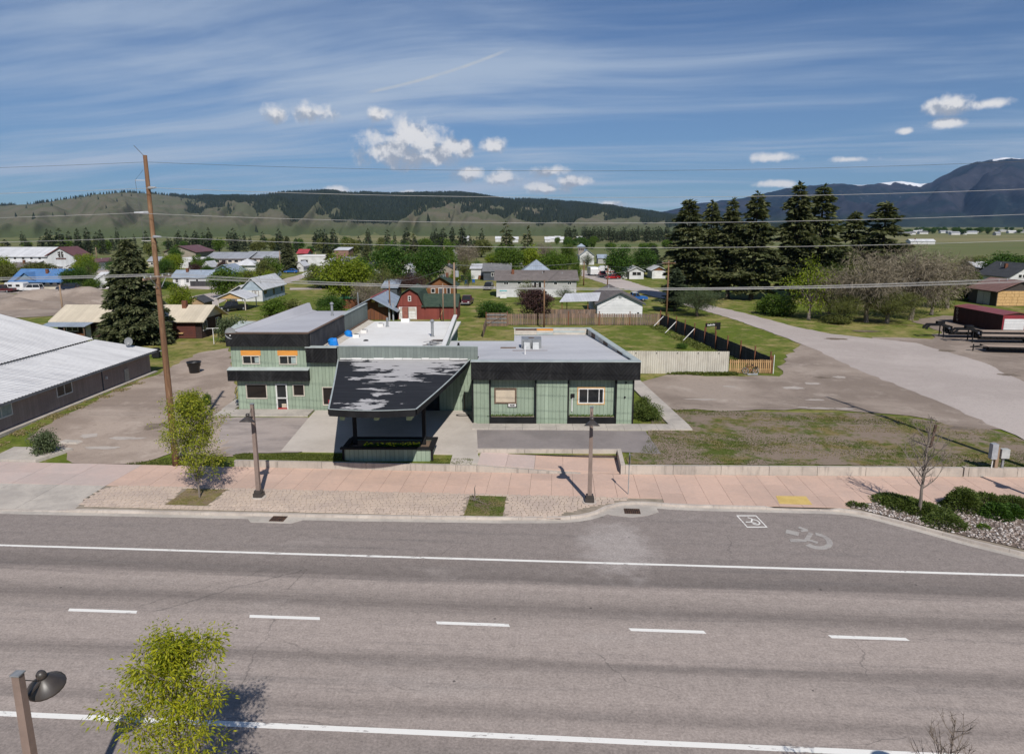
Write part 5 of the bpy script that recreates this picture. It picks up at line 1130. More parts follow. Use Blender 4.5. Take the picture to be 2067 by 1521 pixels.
m_wslate = wl('slate_clapboard', (.075, .085, .10)); m_wtan = wl('tan_clapboard', (.36, .25, .14)); m_wbeige = wl('beige_clapboard', (.30, .26, .21)); m_wcream = wl('cream_wall', (.56, .51, .44)); m_wdark = M('dark_brown_board', (.06, .05, .045), ns=1)  # m_wdark is a plain dark brown for boards, frames and trim
m_brown = M('dark_brown_log', (.055, .032, .026), (.042, .026, .022), ns=1., groove=('h', .24, .12, .5), bump=.8); m_redb = M('red_log', (.12, .04, .03), (.09, .035, .03), ns=1., groove=('h', .24, .12, .5), bump=.8)
m_barn = M('barn_red', (.215, .055, .042), (.18, .048, .038), ns=.5, groove=('v', .28, .05, .35), bump=.5)
m_plank = M('brown_plank_wall', (.19, .075, .035), (.09, .042, .027), ns=.7, stretch=(4, 4, .25), groove=('v', .26, .08, .6), bump=.6, fine=.3)
m_cabin = M('cabin_log', (.22, .095, .04), (.16, .07, .03), ns=.8, groove=('h', .22, .12, .5), bump=.8)
m_greyb = M('charcoal_board', (.33, .268, .248), (.28, .228, .212), ns=.4, groove=('v', .3, .06, .45), bump=.5)
RW = metal_roof('white_metal_roof', (.64, .64, .65), .5, 'y', dirt=(.5, .5, .5)); RWx = metal_roof('white_metal_roof_x', (.64, .64, .65), .5, 'x', dirt=(.5, .5, .5))
RC = M('cream_roof', (.56, .49, .38), (.50, .435, .34), ns=.4, groove=('x', .45, .07, .2), bump=.3); RBl = metal_roof('blue_metal_roof', (.085, .20, .42), .6, 'x'); RBg = metal_roof('blue_grey_metal_roof', (.30, .35, .42), .6, 'y', dirt=(.38, .40, .44), amt=.5)
RBgx = metal_roof('blue_grey_metal_roof_x', (.30, .35, .42), .6, 'x', dirt=(.38, .40, .44), amt=.5); RG = M('green_shingle', (.030, .050, .036), (.045, .066, .046), ns=1.6, bump=.5, bs=7, fine=.35)
sh = lambda n, c: M(n, c, tuple(x * 1.25 for x in c), ns=.8, bump=.5, bs=6, fine=.28, groove=('h', .11, .2, .3))
RSh = sh('brown_grey_shingle', (.145, .125, .118)); RGy = sh('grey_shingle', (.155, .155, .16)); RDk = sh('dark_shingle', (.06, .062, .066)); RMar = metal_roof('maroon_roof', (.16, .065, .06), .6, 'y'); RBr = sh('red_brown_shingle', (.20, .115, .10))
RGm = metal_roof('grey_metal_roof', (.33, .34, .36), .6, 'x', dirt=(.42, .42, .43)); RGrn = metal_roof('green_metal_roof', (.05, .20, .10), .5, 'x'); RRed = metal_roof('red_metal_roof', (.42, .05, .06), .5, 'x')

# ---- grey building with the ribbed white roof on the left
t = thing('long_grey_building', 'long charcoal board building with a ribbed white metal roof on the left', 'building', (0, 0, 0), TH)
UR, v0, v1 = -39.5, 46.5, 75.4; ze = 3.02
us, zs = -45.6, 3.95; ur, zr = -55.5, 6.75
hG = [(51.6, 54.0, 1.55, 2.75), (59.5, 61.7, 1.55, 2.75)]
mb = MB(); wallgrid(mb, SIDE['r'](UR), v0, v1, .4, ze - .05, -.2, 0, []); mb.build('wall', m_greyb, t)
MB().ext([(UR - .2, .4), (UR - .2, ze - .06), (us, zs - .08), (ur, zr - .08), (2 * ur - us, zs - .08), (2 * ur - us, .4)][::-1], v1 - .2, v1 - .02, 'y').build('end_wall', m_greyb, t)
MB().ext([(UR - .2, .4), (UR - .2, ze - .06), (us, zs - .08), (ur, zr - .08), (2 * ur - us, zs - .08), (2 * ur - us, .4)][::-1], v0 + .02, v0 + .2, 'y').build('end_wall', m_greyb, t)
m_ribroof = M('ribbed_white_roof', (.55, .545, .545), (.45, .445, .45), ns=.3, rough=.55, spec=.4, fine=.05, stretch=(.4, 2.5, 1), dirt=((.36, .355, .36), .40))
def ribbed(prof, va, vb, step, rib, name):
    V = []; v = va; rows = []
    while v < vb - .01:
        rows += [(v, 0), (v + step * .62, 0), (v + step * .70, rib), (v + step * .92, rib)]; v += step
    rows.append((vb, 0))
    for v, dz_ in rows: V += [(u, v, z + dz_) for u, z in prof]
    n = len(prof); Fq = [(j * n + i, j * n + i + 1, (j + 1) * n + i + 1, (j + 1) * n + i) for j in range(len(rows) - 1) for i in range(n - 1)]
    return link(name, npmesh(name, np.array(V), np.array([f[::-1] for f in Fq])), m_ribroof, t)
ribbed([(ur, zr), (us - .1, zs + .12)], v0 - .4, v1 + .35, .40, .04, 'roof'); ribbed([(us + .05, zs + .02), (UR + .65, ze - .12)], v0 - .4, v1 + .35, .40, .035, 'low_roof'); ribbed([(2 * ur - us - .6, zs - .1), (ur, zr)], v0 - .4, v1 + .35, .40, .04, 'rear_roof')
MB().tube([(us + .3, v0, zs + .10), (us + .3, v1 - 6, zs + .10)], .03).build('roof_cable', m_galv, t)
MB().box(UR + .56, UR + .66, v0 - .4, v1 + .36, ze - .34, ze - .17).build('fascia', M('blue_grey_fascia', (.13, .14, .155), ns=2), t)
for h in hG: window(t, 'r', UR, h[0], h[1], h[2], h[3], m_whtrim, fw=.1, mull=((h[0] + h[1]) / 2,), out=.05, rec=-.005, pane=m_curt if h[0] < 55 else m_glass)
BX('corner_post', m_wslate, t, UR + .001, UR + .04, 66.3, 66.45, .45, ze - .1)
BX('door', m_sign, t, UR + .003, UR + .05, 70.2, 71.0, .55, 1.9); BX('meter', m_whtrim, t, UR + .003, UR + .12, 66.9, 67.1, 1.6, 1.85)
for u, v, z in ((-49.0, 61.5, 5.05), (-47.9, 60.0, 4.72)): MB().lathe([(0, 0), (.15, 0), (.15, .25), (0, .3)], 8, (u, v, z)).build('roof_vent', m_galv, t)
BX('footing', m_conc, t, UR + .01, UR + .5, v0, v1 + .5, .35, .62)
# ---- brown house behind the spruce
q = B(-64.5, 99.3); t = house('brown_house', 'dark brown log house with a cream metal roof behind the spruce', q, 20.2, 7.3, 2.65, 1.55, 'x', m_brown, RC, ov=.75, wins=[('f', 15.9, 17.7, 1.0, 2.35, (16.8,)), ('r', .5, 1.9, 1.0, 2.4, (1.2,)), ('r', 4.9, 6.2, 1.0, 2.3, (5.55,)), ('f', 1.2, 2.9, .95, 2.15, (2.05,))], gable=m_wcream, doors=[('f', 3.6, 4.5, 2.1, m_brown)])
BX('log_bay', m_redb, t, 13.4, 19.4, -.09, -.002, .05, 2.6); BX('window_shelf', m_osb, t, 15.9, 17.7, -.35, -.1, .7, .85)
pr_ = MB().hexa([(-.6, -2.9, 2.0), (5.6, -2.9, 2.0), (5.6, -.4, 2.35), (-.6, -.4, 2.35)], [(-.6, -2.9, 2.08), (5.6, -2.9, 2.08), (5.6, -.4, 2.43), (-.6, -.4, 2.43)]).build('porch_roof', RBgx, t)
for a in (-.3, 2.6, 5.3): BX('porch_post', m_brownf, t, a - .07, a + .07, -2.7, -2.56, 0, 2.02)
BX('porch_rail', m_cabin, t, 3.2, 5.2, -2.72, -2.6, .5, 1.05); BX('porch_panel', m_whtrim, t, 4.5, 5.2, -1.0, -.9, .1, 2.2)
dish('grey satellite dish on the eave of the grey building facing the brown house', B(-41.5, 75.3, 3.45), .95, R(25)); dish('second grey satellite dish left of the spruce trunk', B(-49.2, 84.5, .5), .95, R(-20)); 
# ---- white metal roofed house, its porch, carport and shed
a = G(490, 608); b_ = G(531, 608); q = G(490, 608); w_ = (b_ - a).length
t = house('white_house', 'pale blue and white house with a white metal roof beside the carport', q, w_, 14.5, 2.75, 2.0, 'y', m_wblue, RW, ov=.45, wins=[('f', 2.1, 2.75, 1.3, 2.3), ('f', 2.85, 3.5, 1.3, 2.3), ('r', 1.0, 2.6, 1.4, 2.4, (1.8,)), ('r', 6.6, 7.5, .9, 2.4), ('r', 12, 12.9, 1.1, 2.4)], trim=m_brownf)
BX('white_panel', m_wwhite, t, .02, w_ - .02, -.03, -.004, .05, 2.3); stack_ = MB().tube([(w_ * .82, 1.5, 3.2), (w_ * .82, 1.5, 4.2)], .08).build('vent_pipe', m_galv, t)
q2 = q + Vector((-2.6, -.6, 0)); house('porch_wing', 'small slate gabled porch wing with a white roof in front of the white house', q2 + Vector((0, 1.0, 0)), 3.9, 2.6, 2.0, 1.15, 'y', m_wslate, RW, ov=.35, cat='porch', doors=[('f', 1.3, 2.2, 1.9, m_whtrim)])
q = G(440, 626); t = thing('carport', 'open carport with a white metal roof and wooden posts', 'carport', q, TH)
rprism(MB(), 5.2, 2.2, 1.05, .5, -.4, 6.2, 'y').build('roof', RW, t); MB().ext([(-.3, 2.15), (5.5, 2.15), (2.6, 3.2)], -.05, .02, 'y').build('gable', m_osb, t)
for a in (.05, 5.05):
    for b_ in (.1, 5.8): BX('post', m_trim, t, a, a + .14, b_, b_ + .14, 0, 2.28)
for a in (1.6, 3.4): BX('post', m_osb, t, a, a + .14, .12, .24, 0, 2.5)
BX('plinth_beam', m_trim, t, 0, 5.2, .02, .1, 2.05, 2.15)
q, w_ = front(378, 408, 628); house('garden_shed', 'small tan shed with a dark shingle roof behind the brown house', q, 3.2, 3.6, 1.7, .9, 'y', m_wtan, RDk, ov=.3, cat='shed')
# ---- plank shed with blue roof
q, w_ = front(727, 784, 645); t = house('plank_shed', 'brown plank shed under a wide blue grey metal roof with a red ridge', q, w_, 11, 2.5, 1.25, 'y', m_plank, RBg, ov=1.9, cat='shed')
BX('gable_board', m_wgrey, t, w_ * .66, w_ - .05, -.03, -.003, 2.2, 2.75); MB().box(w_ / 2 - .14, w_ / 2 + .14, -1.9, 12.9, 3.88, 3.95).build('ridge_cap', RRed, t); BX('hoist', yel, t, w_ / 2 - .2, w_ / 2 + .3, -.6, -.2, 3.0, 3.5)
for a in (w_ + .35, w_ + 1.0): MB().tube([(a, -.9, 0), (a, -.9, 2.9)], .14, 8).build('pipe_post', m_porc, t)
q = G(690, 622); house('lean_to', 'small lean to with a green metal roof left of the plank shed', q, 3.6, 3.4, 1.9, .7, 'shed', m_plank, RGrn, ov=.3, cat='shed')
# ---- red barn
q, w_ = front(803, 856, 644); t = thing('red_barn', 'red gambrel barn with a green shingle roof and a white garage door', 'barn', (q.x, q.y, GZ - .04), TH)
d_ = 9.; gp_ = [(0, 0), (w_, 0), (w_, 2.35), (w_ * .80, 4.25), (w_ / 2, 5.05), (w_ * .20, 4.25), (0, 2.35)]
MB().ext(gp_, 0, d_, 'y').build('wall', m_barn, t)
rp_ = [(-.35, 1.95), (-.05, 2.35), (w_ * .19, 4.33), (w_ / 2, 5.17), (w_ * .81, 4.33), (w_ + .05, 2.35), (w_ + .35, 1.95)]; V = []
for y in (-.45, d_ + .3): V += [(x, y, z + .04) for x, z in rp_]
for y in (-.45, d_ + .3): V += [(x, y, z + .16) for x, z in rp_]
f = []; n = 7
for i in range(6): f += [(i, i + 1, n + i + 1, n + i), (2 * n + i, 3 * n + i, 3 * n + i + 1, 2 * n + i + 1), (i, 2 * n + i, 2 * n + i + 1, i + 1), (n + i, n + i + 1, 3 * n + i + 1, 3 * n + i)]
f += [(0, n, 3 * n, 2 * n), (6, 2 * n + 6, 3 * n + 6, n + 6)]; MB().add(V, f).build('roof', RG, t)
window(t, 'f', 0, w_ * .41, w_ * .53, 3.05, 3.95, m_whtrim, fw=.1, hmull=(3.5,), rec=-.005); BX('girt', m_barn, t, .02, w_ - .02, -.06, -.004, 2.28, 2.4)
dr = BX('garage_door', m_wcream, t, .4, 3.05, -.05, -.004, .05, 1.95); MB().box(.25, .39, -.08, -.004, .05, 2.1).box(3.06, 3.2, -.08, -.004, .05, 2.1).box(.39, 3.06, -.08, -.004, 1.96, 2.1).build('door_frame', m_whtrim, dr)
for z in (.5, .95, 1.4): BX('door_panel', m_whtrim, dr, .45, 3.0, -.062, -.051, z - .4, z - .02)
wx = 5.6
MB().ext([(0, 0), (6.5, 0), (6.5, 2.3), (3.2, 3.9), (0, 2.3)], w_ + .01, w_ + wx, 'x').build('wing_wall', m_barn, t); rprism(MB(), 6.5, 2.3, 1.6, .35, w_ - .35, w_ + wx + .25, 'x').build('wing_roof', RG, t)
MB().tube([(w_ + 2.6, -.25, .0), (w_ + 3.3, -.06, 2.0)], .04).build('leaning_pole', m_osb, t)
# ---- log cabin behind the barn
q, w_ = front(862, 917, 602); house('log_cabin', 'orange brown log cabin with a green gable roof behind the barn wing', q, w_, 7, 2.9, 1.75, 'y', m_cabin, RG, ov=.7, wins=[('f', .9, 1.8, 1.2, 2.2), ('f', w_ - 1.6, w_ - .8, 1.0, 2.4)], doors=[('f', 2.6, 3.6, 2.2, m_wslate)], cat='cabin')
q, w_ = front(884, 916, 568); house('beige_garage', 'beige garage with a dark low roof behind the log cabin', q, w_, 9, 3.6, 1.1, 'y', m_wbeige, RDk, ov=.3, cat='garage'); q, w_ = front(897, 923, 546); house('white_gabled_house', 'tall white gabled house between the dark green tree and the bare trees', q, w_, 11, 4.5, 2.4, 'y', m_wwhite, RW, ov=.35, wins=[('f', .6, 1.3, 1.5, 2.6)])
q, w_ = front(976, 1030, 566); house('slate_house', 'slate blue house with a grey shingle roof left of the long ranch house', q, w_, 9, 2.7, 1.9, 'x', m_wslate, RGy, ov=.4, wins=[('f', 2.2, 3.6, 1.2, 2.2, (2.9,))]); q, w_ = front(951, 978, 563); t = house('white_lean_house', 'white sided house corner with a sloping white roof beside the slate house', q, w_, 8, 3.0, 1.0, 'shed', m_wwhite, RWx, ov=.4); BX('stair_stringer', m_cabin, t, 2.2, 3.6, -1.0, -.05, 0, 1.1)
# ---- long ranch house
q, w_ = front(1002, 1163, 599); t = house('ranch_house', 'long pale grey ranch house with a brown grey shingle roof', q, w_, 9.5, 3.75, 1.75, 'x', m_wgrey, RSh, ov=.5, wins=[('f', 1.6, 2.7, 2.7, 3.35, (2.15,)), ('f', 4.6, 5.5, 2.8, 3.35), ('f', 6.3, 7.1, 2.8, 3.35), ('f', 8.2, 8.9, 1.9, 3.3), ('f', 9.2, 10.0, 1.9, 3.3), ('f', 12.6, 13.5, 2.7, 3.3), ('f', 15.6, 16.6, 2.7, 3.3, (16.1,))])
BX('foundation_panel', m_wwhite, t, .03, w_ - .03, -.05, -.004, .0, 1.75); MB().lathe([(0, 0), (.1, 0), (.1, .7), (0, .7)], 8, (10.6, 3.5, 4.9)).build('vent_pipe', m_blk, t)
q, w_ = front(1058, 1108, 566); house('hip_roof_house', 'house with a tall pale metal hip roof behind the long ranch house', q, w_, 9.5, 2.6, 3.2, 'hip', m_wwhite, RBgx, ov=.8)
# ---- gabled house with patio
q, w_ = front(1205, 1296, 639); t = house('gabled_house', 'white sided gabled house with a slate trim behind the plank fence', q, w_, 15, 2.45, 1.85, 'y', m_wwhite, RSh, ov=.45, wins=[('l', .8, 2.2, 1.0, 2.1, (1.5,)), ('l', 4, 5.2, 1.0, 2.1)])
m_lap = M('white_lap_board', (.60, .60, .60), (.53, .53, .53), ns=.6, rand=.05)
for k in range(16):
    z = .12 + k * .26; half = w_ / 2 if z + .25 < 2.45 else max(0, (2.45 + 1.85 - z - .3) / 1.85 * w_ / 2)
    if half > .3: MB().hexa([(w_ / 2 - half + .02, -.05, z), (w_ / 2 + half - .02, -.05, z), (w_ / 2 + half - .02, -.004, z), (w_ / 2 - half + .02, -.004, z)], [(w_ / 2 - half + .02, -.015, z + .255), (w_ / 2 + half - .02, -.015, z + .255), (w_ / 2 + half - .02, -.004, z + .255), (w_ / 2 - half + .02, -.004, z + .255)]).build('siding_board', m_lap, t)
for sg in (0, 1):
    pr = [(-.5, 2.26), (w_ / 2, 4.32), (w_ / 2, 4.12), (-.5, 2.06)]; pr = [(w_ - x, z) for x, z in pr] if sg else pr
    MB().ext(pr, -.50, -.451, 'y').build('barge_board', m_wslate, t)
BX('gable_vent', m_sign, t, w_ / 2 - .25, w_ / 2 + .25, -.08, -.052, 3.2, 3.7); BX('meter', m_blk, t, w_ - .9, w_ - .55, -.1, -.052, .6, .8)
q3 = q + Vector((-5.2, 1.2, 0)); t = thing('patio_roof', 'white sheet patio roof on wooden posts beside the gabled house', 'patio roof', q3, TH)
MB().hexa([(-1.3, .2, 2.35), (5.4, -.6, 2.6), (6.6, 6.6, 3.4), (.2, 7.6, 3.1)], [(-1.3, .2, 2.43), (5.4, -.6, 2.68), (6.6, 6.6, 3.48), (.2, 7.6, 3.18)]).build('roof', RWx, t)
for a, b_, h_ in ((-.9, .5, 2.37), (3.6, .1, 2.5), (.4, 7.0, 3.0)): BX('post', m_cabin, t, a, a + .14, b_, b_ + .14, 0, h_)
t = thing('patio_table', 'pale patio table with two seats under the white patio roof', 'table', q3 + Vector((2.6, -.9, 0)), TH); BX('top', m_whtrim, t, -.6, .6, -.4, .4, .7, .76); BX('seat', m_whtrim, t, .75, 1.3, -.3, .3, .4, .46); BX('backrest', m_whtrim, t, 1.25, 1.32, -.3, .3, .46, 1.0)
for a in (-.5, .42): 
    for b_ in (-.32, .26): BX('leg', m_whtrim, t, a, a + .06, b_, b_ + .06, 0, .7)
for a in (.78, 1.24): BX('leg', m_whtrim, t, a, a + .05, -.28, .28, 0, .4)
# ---- church and houses along the street
q, w_ = front(1170, 1199, 534); t = house('white_church', 'small white church with a blue metal roof and a louvred belfry', q, w_, 9.5, 3.7, 2.2, 'y', m_wwhite, RBg, ov=.4, wins=[('l', 2, 2.6, 1.2, 3), ('l', 4.2, 4.8, 1.2, 3), ('l', 6.4, 7, 1.2, 3)], cat='church')
bf = BX('belfry', m_wbeige, t, -.4, 1.9, 2.2, 4.5, 3.7, 7.1); MB().add([(-1., 1.6, 7.1), (2.5, 1.6, 7.1), (2.5, 5.1, 7.1), (-1., 5.1, 7.1), (.75, 3.35, 8.4)], [(0, 1, 4), (1, 2, 4), (2, 3, 4), (3, 0, 4), (3, 2, 1, 0)]).build('belfry_roof', RBg, bf)
for k in range(3): BX('louvre', m_wdark, bf, -.2 + k * .7, .3 + k * .7, 2.15, 2.198, 5.6, 6.8)
q, w_ = front(1207, 1226, 532); house('blue_roof_shed', 'grey shed with a blue metal roof right of the church', q, w_, 6, 2.3, 1.3, 'x', m_wgrey, RBgx, ov=.3, cat='shed')
q, w_ = front(1270, 1299, 563); t = house('white_bungalow', 'white bungalow with a pale hipped metal roof and two dark windows', q, w_, 9, 2.45, 1.05, 'y', m_wwhite, RW, ov=.5, wins=[('f', .95, 2.1, 1.15, 2.05), ('f', 2.25, 3.4, 1.15, 2.05)], wf=m_wdark); MB().box(-2.2, -.01, 1.6, 8, 0, 2.3).build('side_wing', m_wwhite, t); MB().hexa([(-2.6, 1.1, 2.31), (.4, 1.1, 2.9), (.4, 8.5, 2.9), (-2.6, 8.5, 2.31)], [(-2.6, 1.1, 2.4), (.4, 1.1, 2.99), (.4, 8.5, 2.99), (-2.6, 8.5, 2.4)]).build('side_roof', RWx, t)
q, w_ = front(1316, 1343, 562); t = house('white_garage', 'white garage with an orange gable board left of the tall conifers', q, w_, 8, 2.55, 1.0, 'y', m_wwhite, RW, ov=.5, wins=[('l', 1.2, 2, 1, 2)], doors=[('f', .7, 3.0, 1.9, m_whtrim)], cat='garage'); MB().ext([(.05, 2.42), (w_ - .05, 2.42), (w_ / 2, 3.4)], -.06, -.01, 'y').build('gable', m_cabin, t)
# ---- left middle distance
q, w_ = front(33, 124, 583); t = house('blue_roof_house', 'white house under a long bright blue metal roof', q, w_, 9, 2.3, 2.3, 'x', m_wcream, RBl, ov=1.2, wins=[('f', 6.6, 7.6, 1.0, 2.0), ('f', 8.4, 9.4, 1.0, 2.0), ('f', 10.2, 11.2, 1.0, 2)], doors=[('f', 2.4, 3.3, 2.0, m_redb)]); MB().ext([(1.0, 2.5), (5.0, 2.5), (3.0, 3.9)], -.5, 4.2, 'y').build('dormer', m_wblue2, t); rprism(MB(), 4.4, 2.35, 1.6, .5, -.9, 4.3, 'y').xf(Matrix.Translation((.8, 0, 0.05))).build('dormer_roof', RBl, t)
q, w_ = front(195, 240, 580); t = house('cottage', 'small pale blue cottage with a white front gable left of the spruce', q, w_, 7, 2.2, 1.4, 'x', m_wblue, RWx, ov=.4, wins=[('f', 3.6, 4.3, 1.0, 2.0, (), (1.5,))], doors=[('f', 2.2, 2.9, 2.0, m_whtrim)]); MB().ext([(1.2, 0), (5.2, 0), (5.2, 2.2), (3.2, 3.5), (1.2, 2.2)], -1.2, -.001, 'y').build('gable_bay', m_wwhite, t); rprism(MB(), 4.0, 2.2, 1.3, .35, -1.5, 2.5, 'y').xf(Matrix.Translation((1.2, 0, 0))).build('gable_roof', RW, t)
q, w_ = front(350, 382, 577); t = house('bay_house', 'white fronted house with paired windows under a blue grey roof', q, 9.5, 7, 2.35, 1.5, 'x', m_wwhite, RBgx, ov=.5, wins=[('f', .6, 1.5, .9, 2, (), (1.45,)), ('f', 3.4, 4.3, .9, 2, (), (1.45,)), ('f', 6, 6.7, 1, 1.9)], doors=[('f', 2.1, 2.9, 2, m_whtrim)]); BX('side_fence', m_fdark, t, 5.0, 10.5, -1.2, -1.1, 0, 1.4)
q, w_ = front(424, 470, 570); house('blue_house', 'blue house with a steep gable half hidden by the round green tree', q, 8, 8, 2.6, 2.2, 'y', m_wblue2, RBg, ov=.5, wins=[('f', 1, 2.2, 1, 2.1)])
# white hall
q, w_ = front(98, 178, 549); Wm = w_
t = thing('white_hall', 'long white metal hall with a dark red emblem on its gable', 'hall', (q.x, q.y, GZ), TH)
W2, hh_, rs_, dd_ = w_ * .72, 5.4, 3.0, 1.0
MB().ext([(0, 0), (w_, 0), (w_, 3.0), (w_ * .74, 4.1), (w_ * .74, 5.0), (w_ * .36, 8.0), (0, 5.2)], 0, 10, 'y').build('wall', M('hall_white', (.50, .51, .515), (.45, .46, .465), ns=.3, groove=('v', .8, .04, .2)), t)
MB().ext([(0, 0), (16, 0), (16, 5.2), (8, 8.0), (0, 5.2)], -30, -.01, 'x').build('long_wall', m_wwhite, t)
MB().hexa([(-30.5, -.6, 5.1), (.3, -.6, 5.1), (w_ * .36, 8.0, 8.0), (-30.5, 8.0, 8.0)], [(-30.5, -.6, 5.25), (.3, -.6, 5.25), (w_ * .36, 8.0, 8.15), (-30.5, 8.0, 8.15)]).build('roof', RWx, t)
MB().ext([(-.4, 5.15), (w_ * .36, 8.08), (w_ * .745, 5.05), (w_ * .745, 5.3), (w_ * .36, 8.4), (-.4, 5.45)], -.5, 10, 'y').build('gable_roof', RMar, t); MB().ext([(w_ * .74, 4.1), (w_ + .4, 2.9), (w_ + .4, 3.15), (w_ * .74, 4.35)], -.5, 10, 'y').build('low_roof', RMar, t)
MB().hexa([(-28, -6, 2.6), (-1, -6, 2.6), (-1, -.05, 3.8), (-28, -.05, 3.8)], [(-28, -6, 2.75), (-1, -6, 2.75), (-1, -.05, 3.95), (-28, -.05, 3.95)]).build('front_lean_roof', RWx, t); BX('lean_wall', m_wwhite, t, -27.5, -1.5, -5.5, -5.3, 0, 2.6)
for k in range(10): window(t, 'f', 0, -28 + k * 2.8, -27.2 + k * 2.8, 4.3, 4.9, m_wdark, fw=.05, rec=-.005)
BX('plinth', m_wdark, t, .1, w_ - .1, -.06, -.003, 0, .55)
for k, a in enumerate((w_ * .18, w_ * .56)):
    po = MB().ext([(0, 0), (2.4, 0), (2.4, 1.9), (1.2, 2.5), (0, 1.9)], -2.2, -.07, 'y').xf(Matrix.Translation((a, 0, 0))).build('porch', m_wwhite, t); BX('porch_door', m_redb, po, a + 1.0, a + 2.1, -2.26, -2.205, .05, 1.8); rprism(MB(), 2.4, 1.9, .6, .25, -2.5, -.06, 'y').xf(Matrix.Translation((a, 0, 0))).build('porch_roof', RW, po)
em = MB(); ex, ez = w_ * .365, 5.0
for a, b_, c, e in ((-.95, -.2, 1.35, 1.75), (-.95, -.25, .65, 1.05), (-.75, -.15, -.1, .65), (-.45, -.15, .65, 1.9), (.2, .9, 1.35, 1.8), (.25, .95, .65, 1.05), (.2, .85, -.1, .65), (.2, .5, .65, 1.9)): em.box(ex + a, ex + b_, -.1, -.04, ez + c, ez + e)
em.build('emblem', m_wdark, t)
for k in range(7): BX('letter', m_redb, t, ex - 1.75 + k * .5, ex - 1.35 + k * .5, -.1, -.04, ez - .75, ez - .3 + .06 * (k % 2))
q, w_ = front(184, 211, 543); house('white_garage', 'white garage with a red roof edge right of the white hall', q, w_, 9, 2.7, 1.0, 'y', m_wwhite, RMar, ov=.3, doors=[('f', 1.0, 2.9, 2.2, m_whtrim)], cat='garage'); q, w_ = front(212, 238, 541); house('grey_annex', 'low pale grey annex beside the white garage', q, w_, 8, 2.6, .8, 'x', m_wgrey, RGm, ov=.2, wins=[('f', 1.8, 2.5, 1.1, 1.8), ('f', 3, 3.7, 1.1, 1.8)], cat='building')
# shops in the centre
q, w_ = front(352, 412, 541); t = house('white_shop', 'long flat white shop with a red window band', q, w_, 14, 3.3, .2, 'flat', m_wwhite, m_wroof, ov=.15, wins=[('f', 5.4, 9.8, .6, 2.2, (6.3, 7.2, 8.1, 9.0))], wf=m_redb, cat='shop'); q, w_ = front(418, 500, 538); house('school_wing', 'cream block with a wide grey metal roof behind the white shop', q, w_, 18, 3.2, 1.9, 'x', m_wcream, RGm, ov=.8, cat='building', wins=[('f', k * 2.4 + 1, k * 2.4 + 2.6, 1.6, 2.6) for k in range(6)])
q, w_ = front(494, 560, 537); house('school_hall', 'second wide grey roofed block right of the first one', q, w_, 16, 3.3, 2.0, 'x', m_wcream, RGm, ov=.8, cat='building', wins=[('f', k * 2.5 + 1, k * 2.5 + 2.4, 1.6, 2.6) for k in range(5)]); q, w_ = front(470, 516, 547); house('hip_white_house', 'white house with a low pale hip roof below the grey roofed block', q, w_, 8, 2.0, 2.1, 'hip', m_wwhite, RWx, ov=.8)
q, w_ = front(333, 396, 524); house('maroon_roof_block', 'pale block with a long maroon roof above the white shop', q, w_, 20, 3.6, 2.6, 'y', m_wbeige, RMar, ov=.8, cat='building')
q, w_ = front(547, 561, 558); t = thing('quonset_shed', 'tiny blue grey shed with a rounded roof', 'shed', q, TH); pr = [(w_ / 2 + w_ / 2 * math.cos(a), 1.0 + 1.0 * math.sin(a)) for a in np.linspace(0, math.pi, 9)]; MB().ext([(0, 0), (w_, 0)] + pr, 0, 3.5, 'y').build('shell', m_wblue, t); BX('door', m_whtrim, t, w_ * .25, w_ * .75, -.05, -.003, .05, 1.5)
q, w_ = front(597, 613, 548); house('tiny_white_house', 'tiny white gabled house beside the town conifer', q, w_, 7, 2.0, 1.3, 'y', m_wwhite, RW, ov=.3, wins=[('f', .9, 1.8, .9, 1.6, (1.35,))]); q, w_ = front(602, 664, 536); house('white_store', 'wide white store front behind the tiny white house', q, w_, 12, 3.6, .3, 'flat', m_wwhite, m_wroof, ov=.2, cat='shop', wins=[('f', 1, 4, 1.2, 2.4)])
q, w_ = front(602, 620, 524); house('red_roof_house', 'low house with a bright red roof behind the white store', q, w_, 8, 3, 1.6, 'x', m_wbeige, RRed, ov=.6); q, w_ = front(676, 704, 522); house('brick_block', 'brown brick block with a white sloping roof beyond the light green tree', q, w_, 10, 4, 1.0, 'shed', M('brown_brick', (.22, .13, .10), ns=1.), RWx, ov=.3, cat='building')
q, w_ = front(735, 764, 552); house('dark_roof_house', 'low house with a nearly black hip roof between the green trees', q, w_, 8, 2.4, 1.6, 'hip', m_wbeige, RDk, ov=.9, wins=[('f', 1, 2.2, .8, 2)]); q, w_ = front(742, 765, 566); house('white_shed', 'white shed with a tan side between the green trees', q, w_, 5, 2.2, .8, 'x', m_wtan, RWx, ov=.4, cat='shed'); q, w_ = front(818, 838, 577); house('grey_cottage', 'small grey roofed cottage between the two dark green trees', q, w_, 6, 2.4, 1.8, 'hip', m_wbeige, RGy, ov=.4)
q, w_ = front(772, 802, 606); house('pale_shed', 'shed with a pale blue roof behind the plank shed', q, w_, 6, 2.6, 1.3, 'shed', m_wslate, RBgx, ov=.3, cat='shed')
q = G(470, 668); house('tin_shed', 'small pale green tin shed behind the left roof edge', B(-37.6, 93, 0), 4.4, 3.2, 2.2, .5, 'shed', wl('green_tin', (.24, .30, .27), .3, 'v'), m_flash, ov=.15, cat='shed')
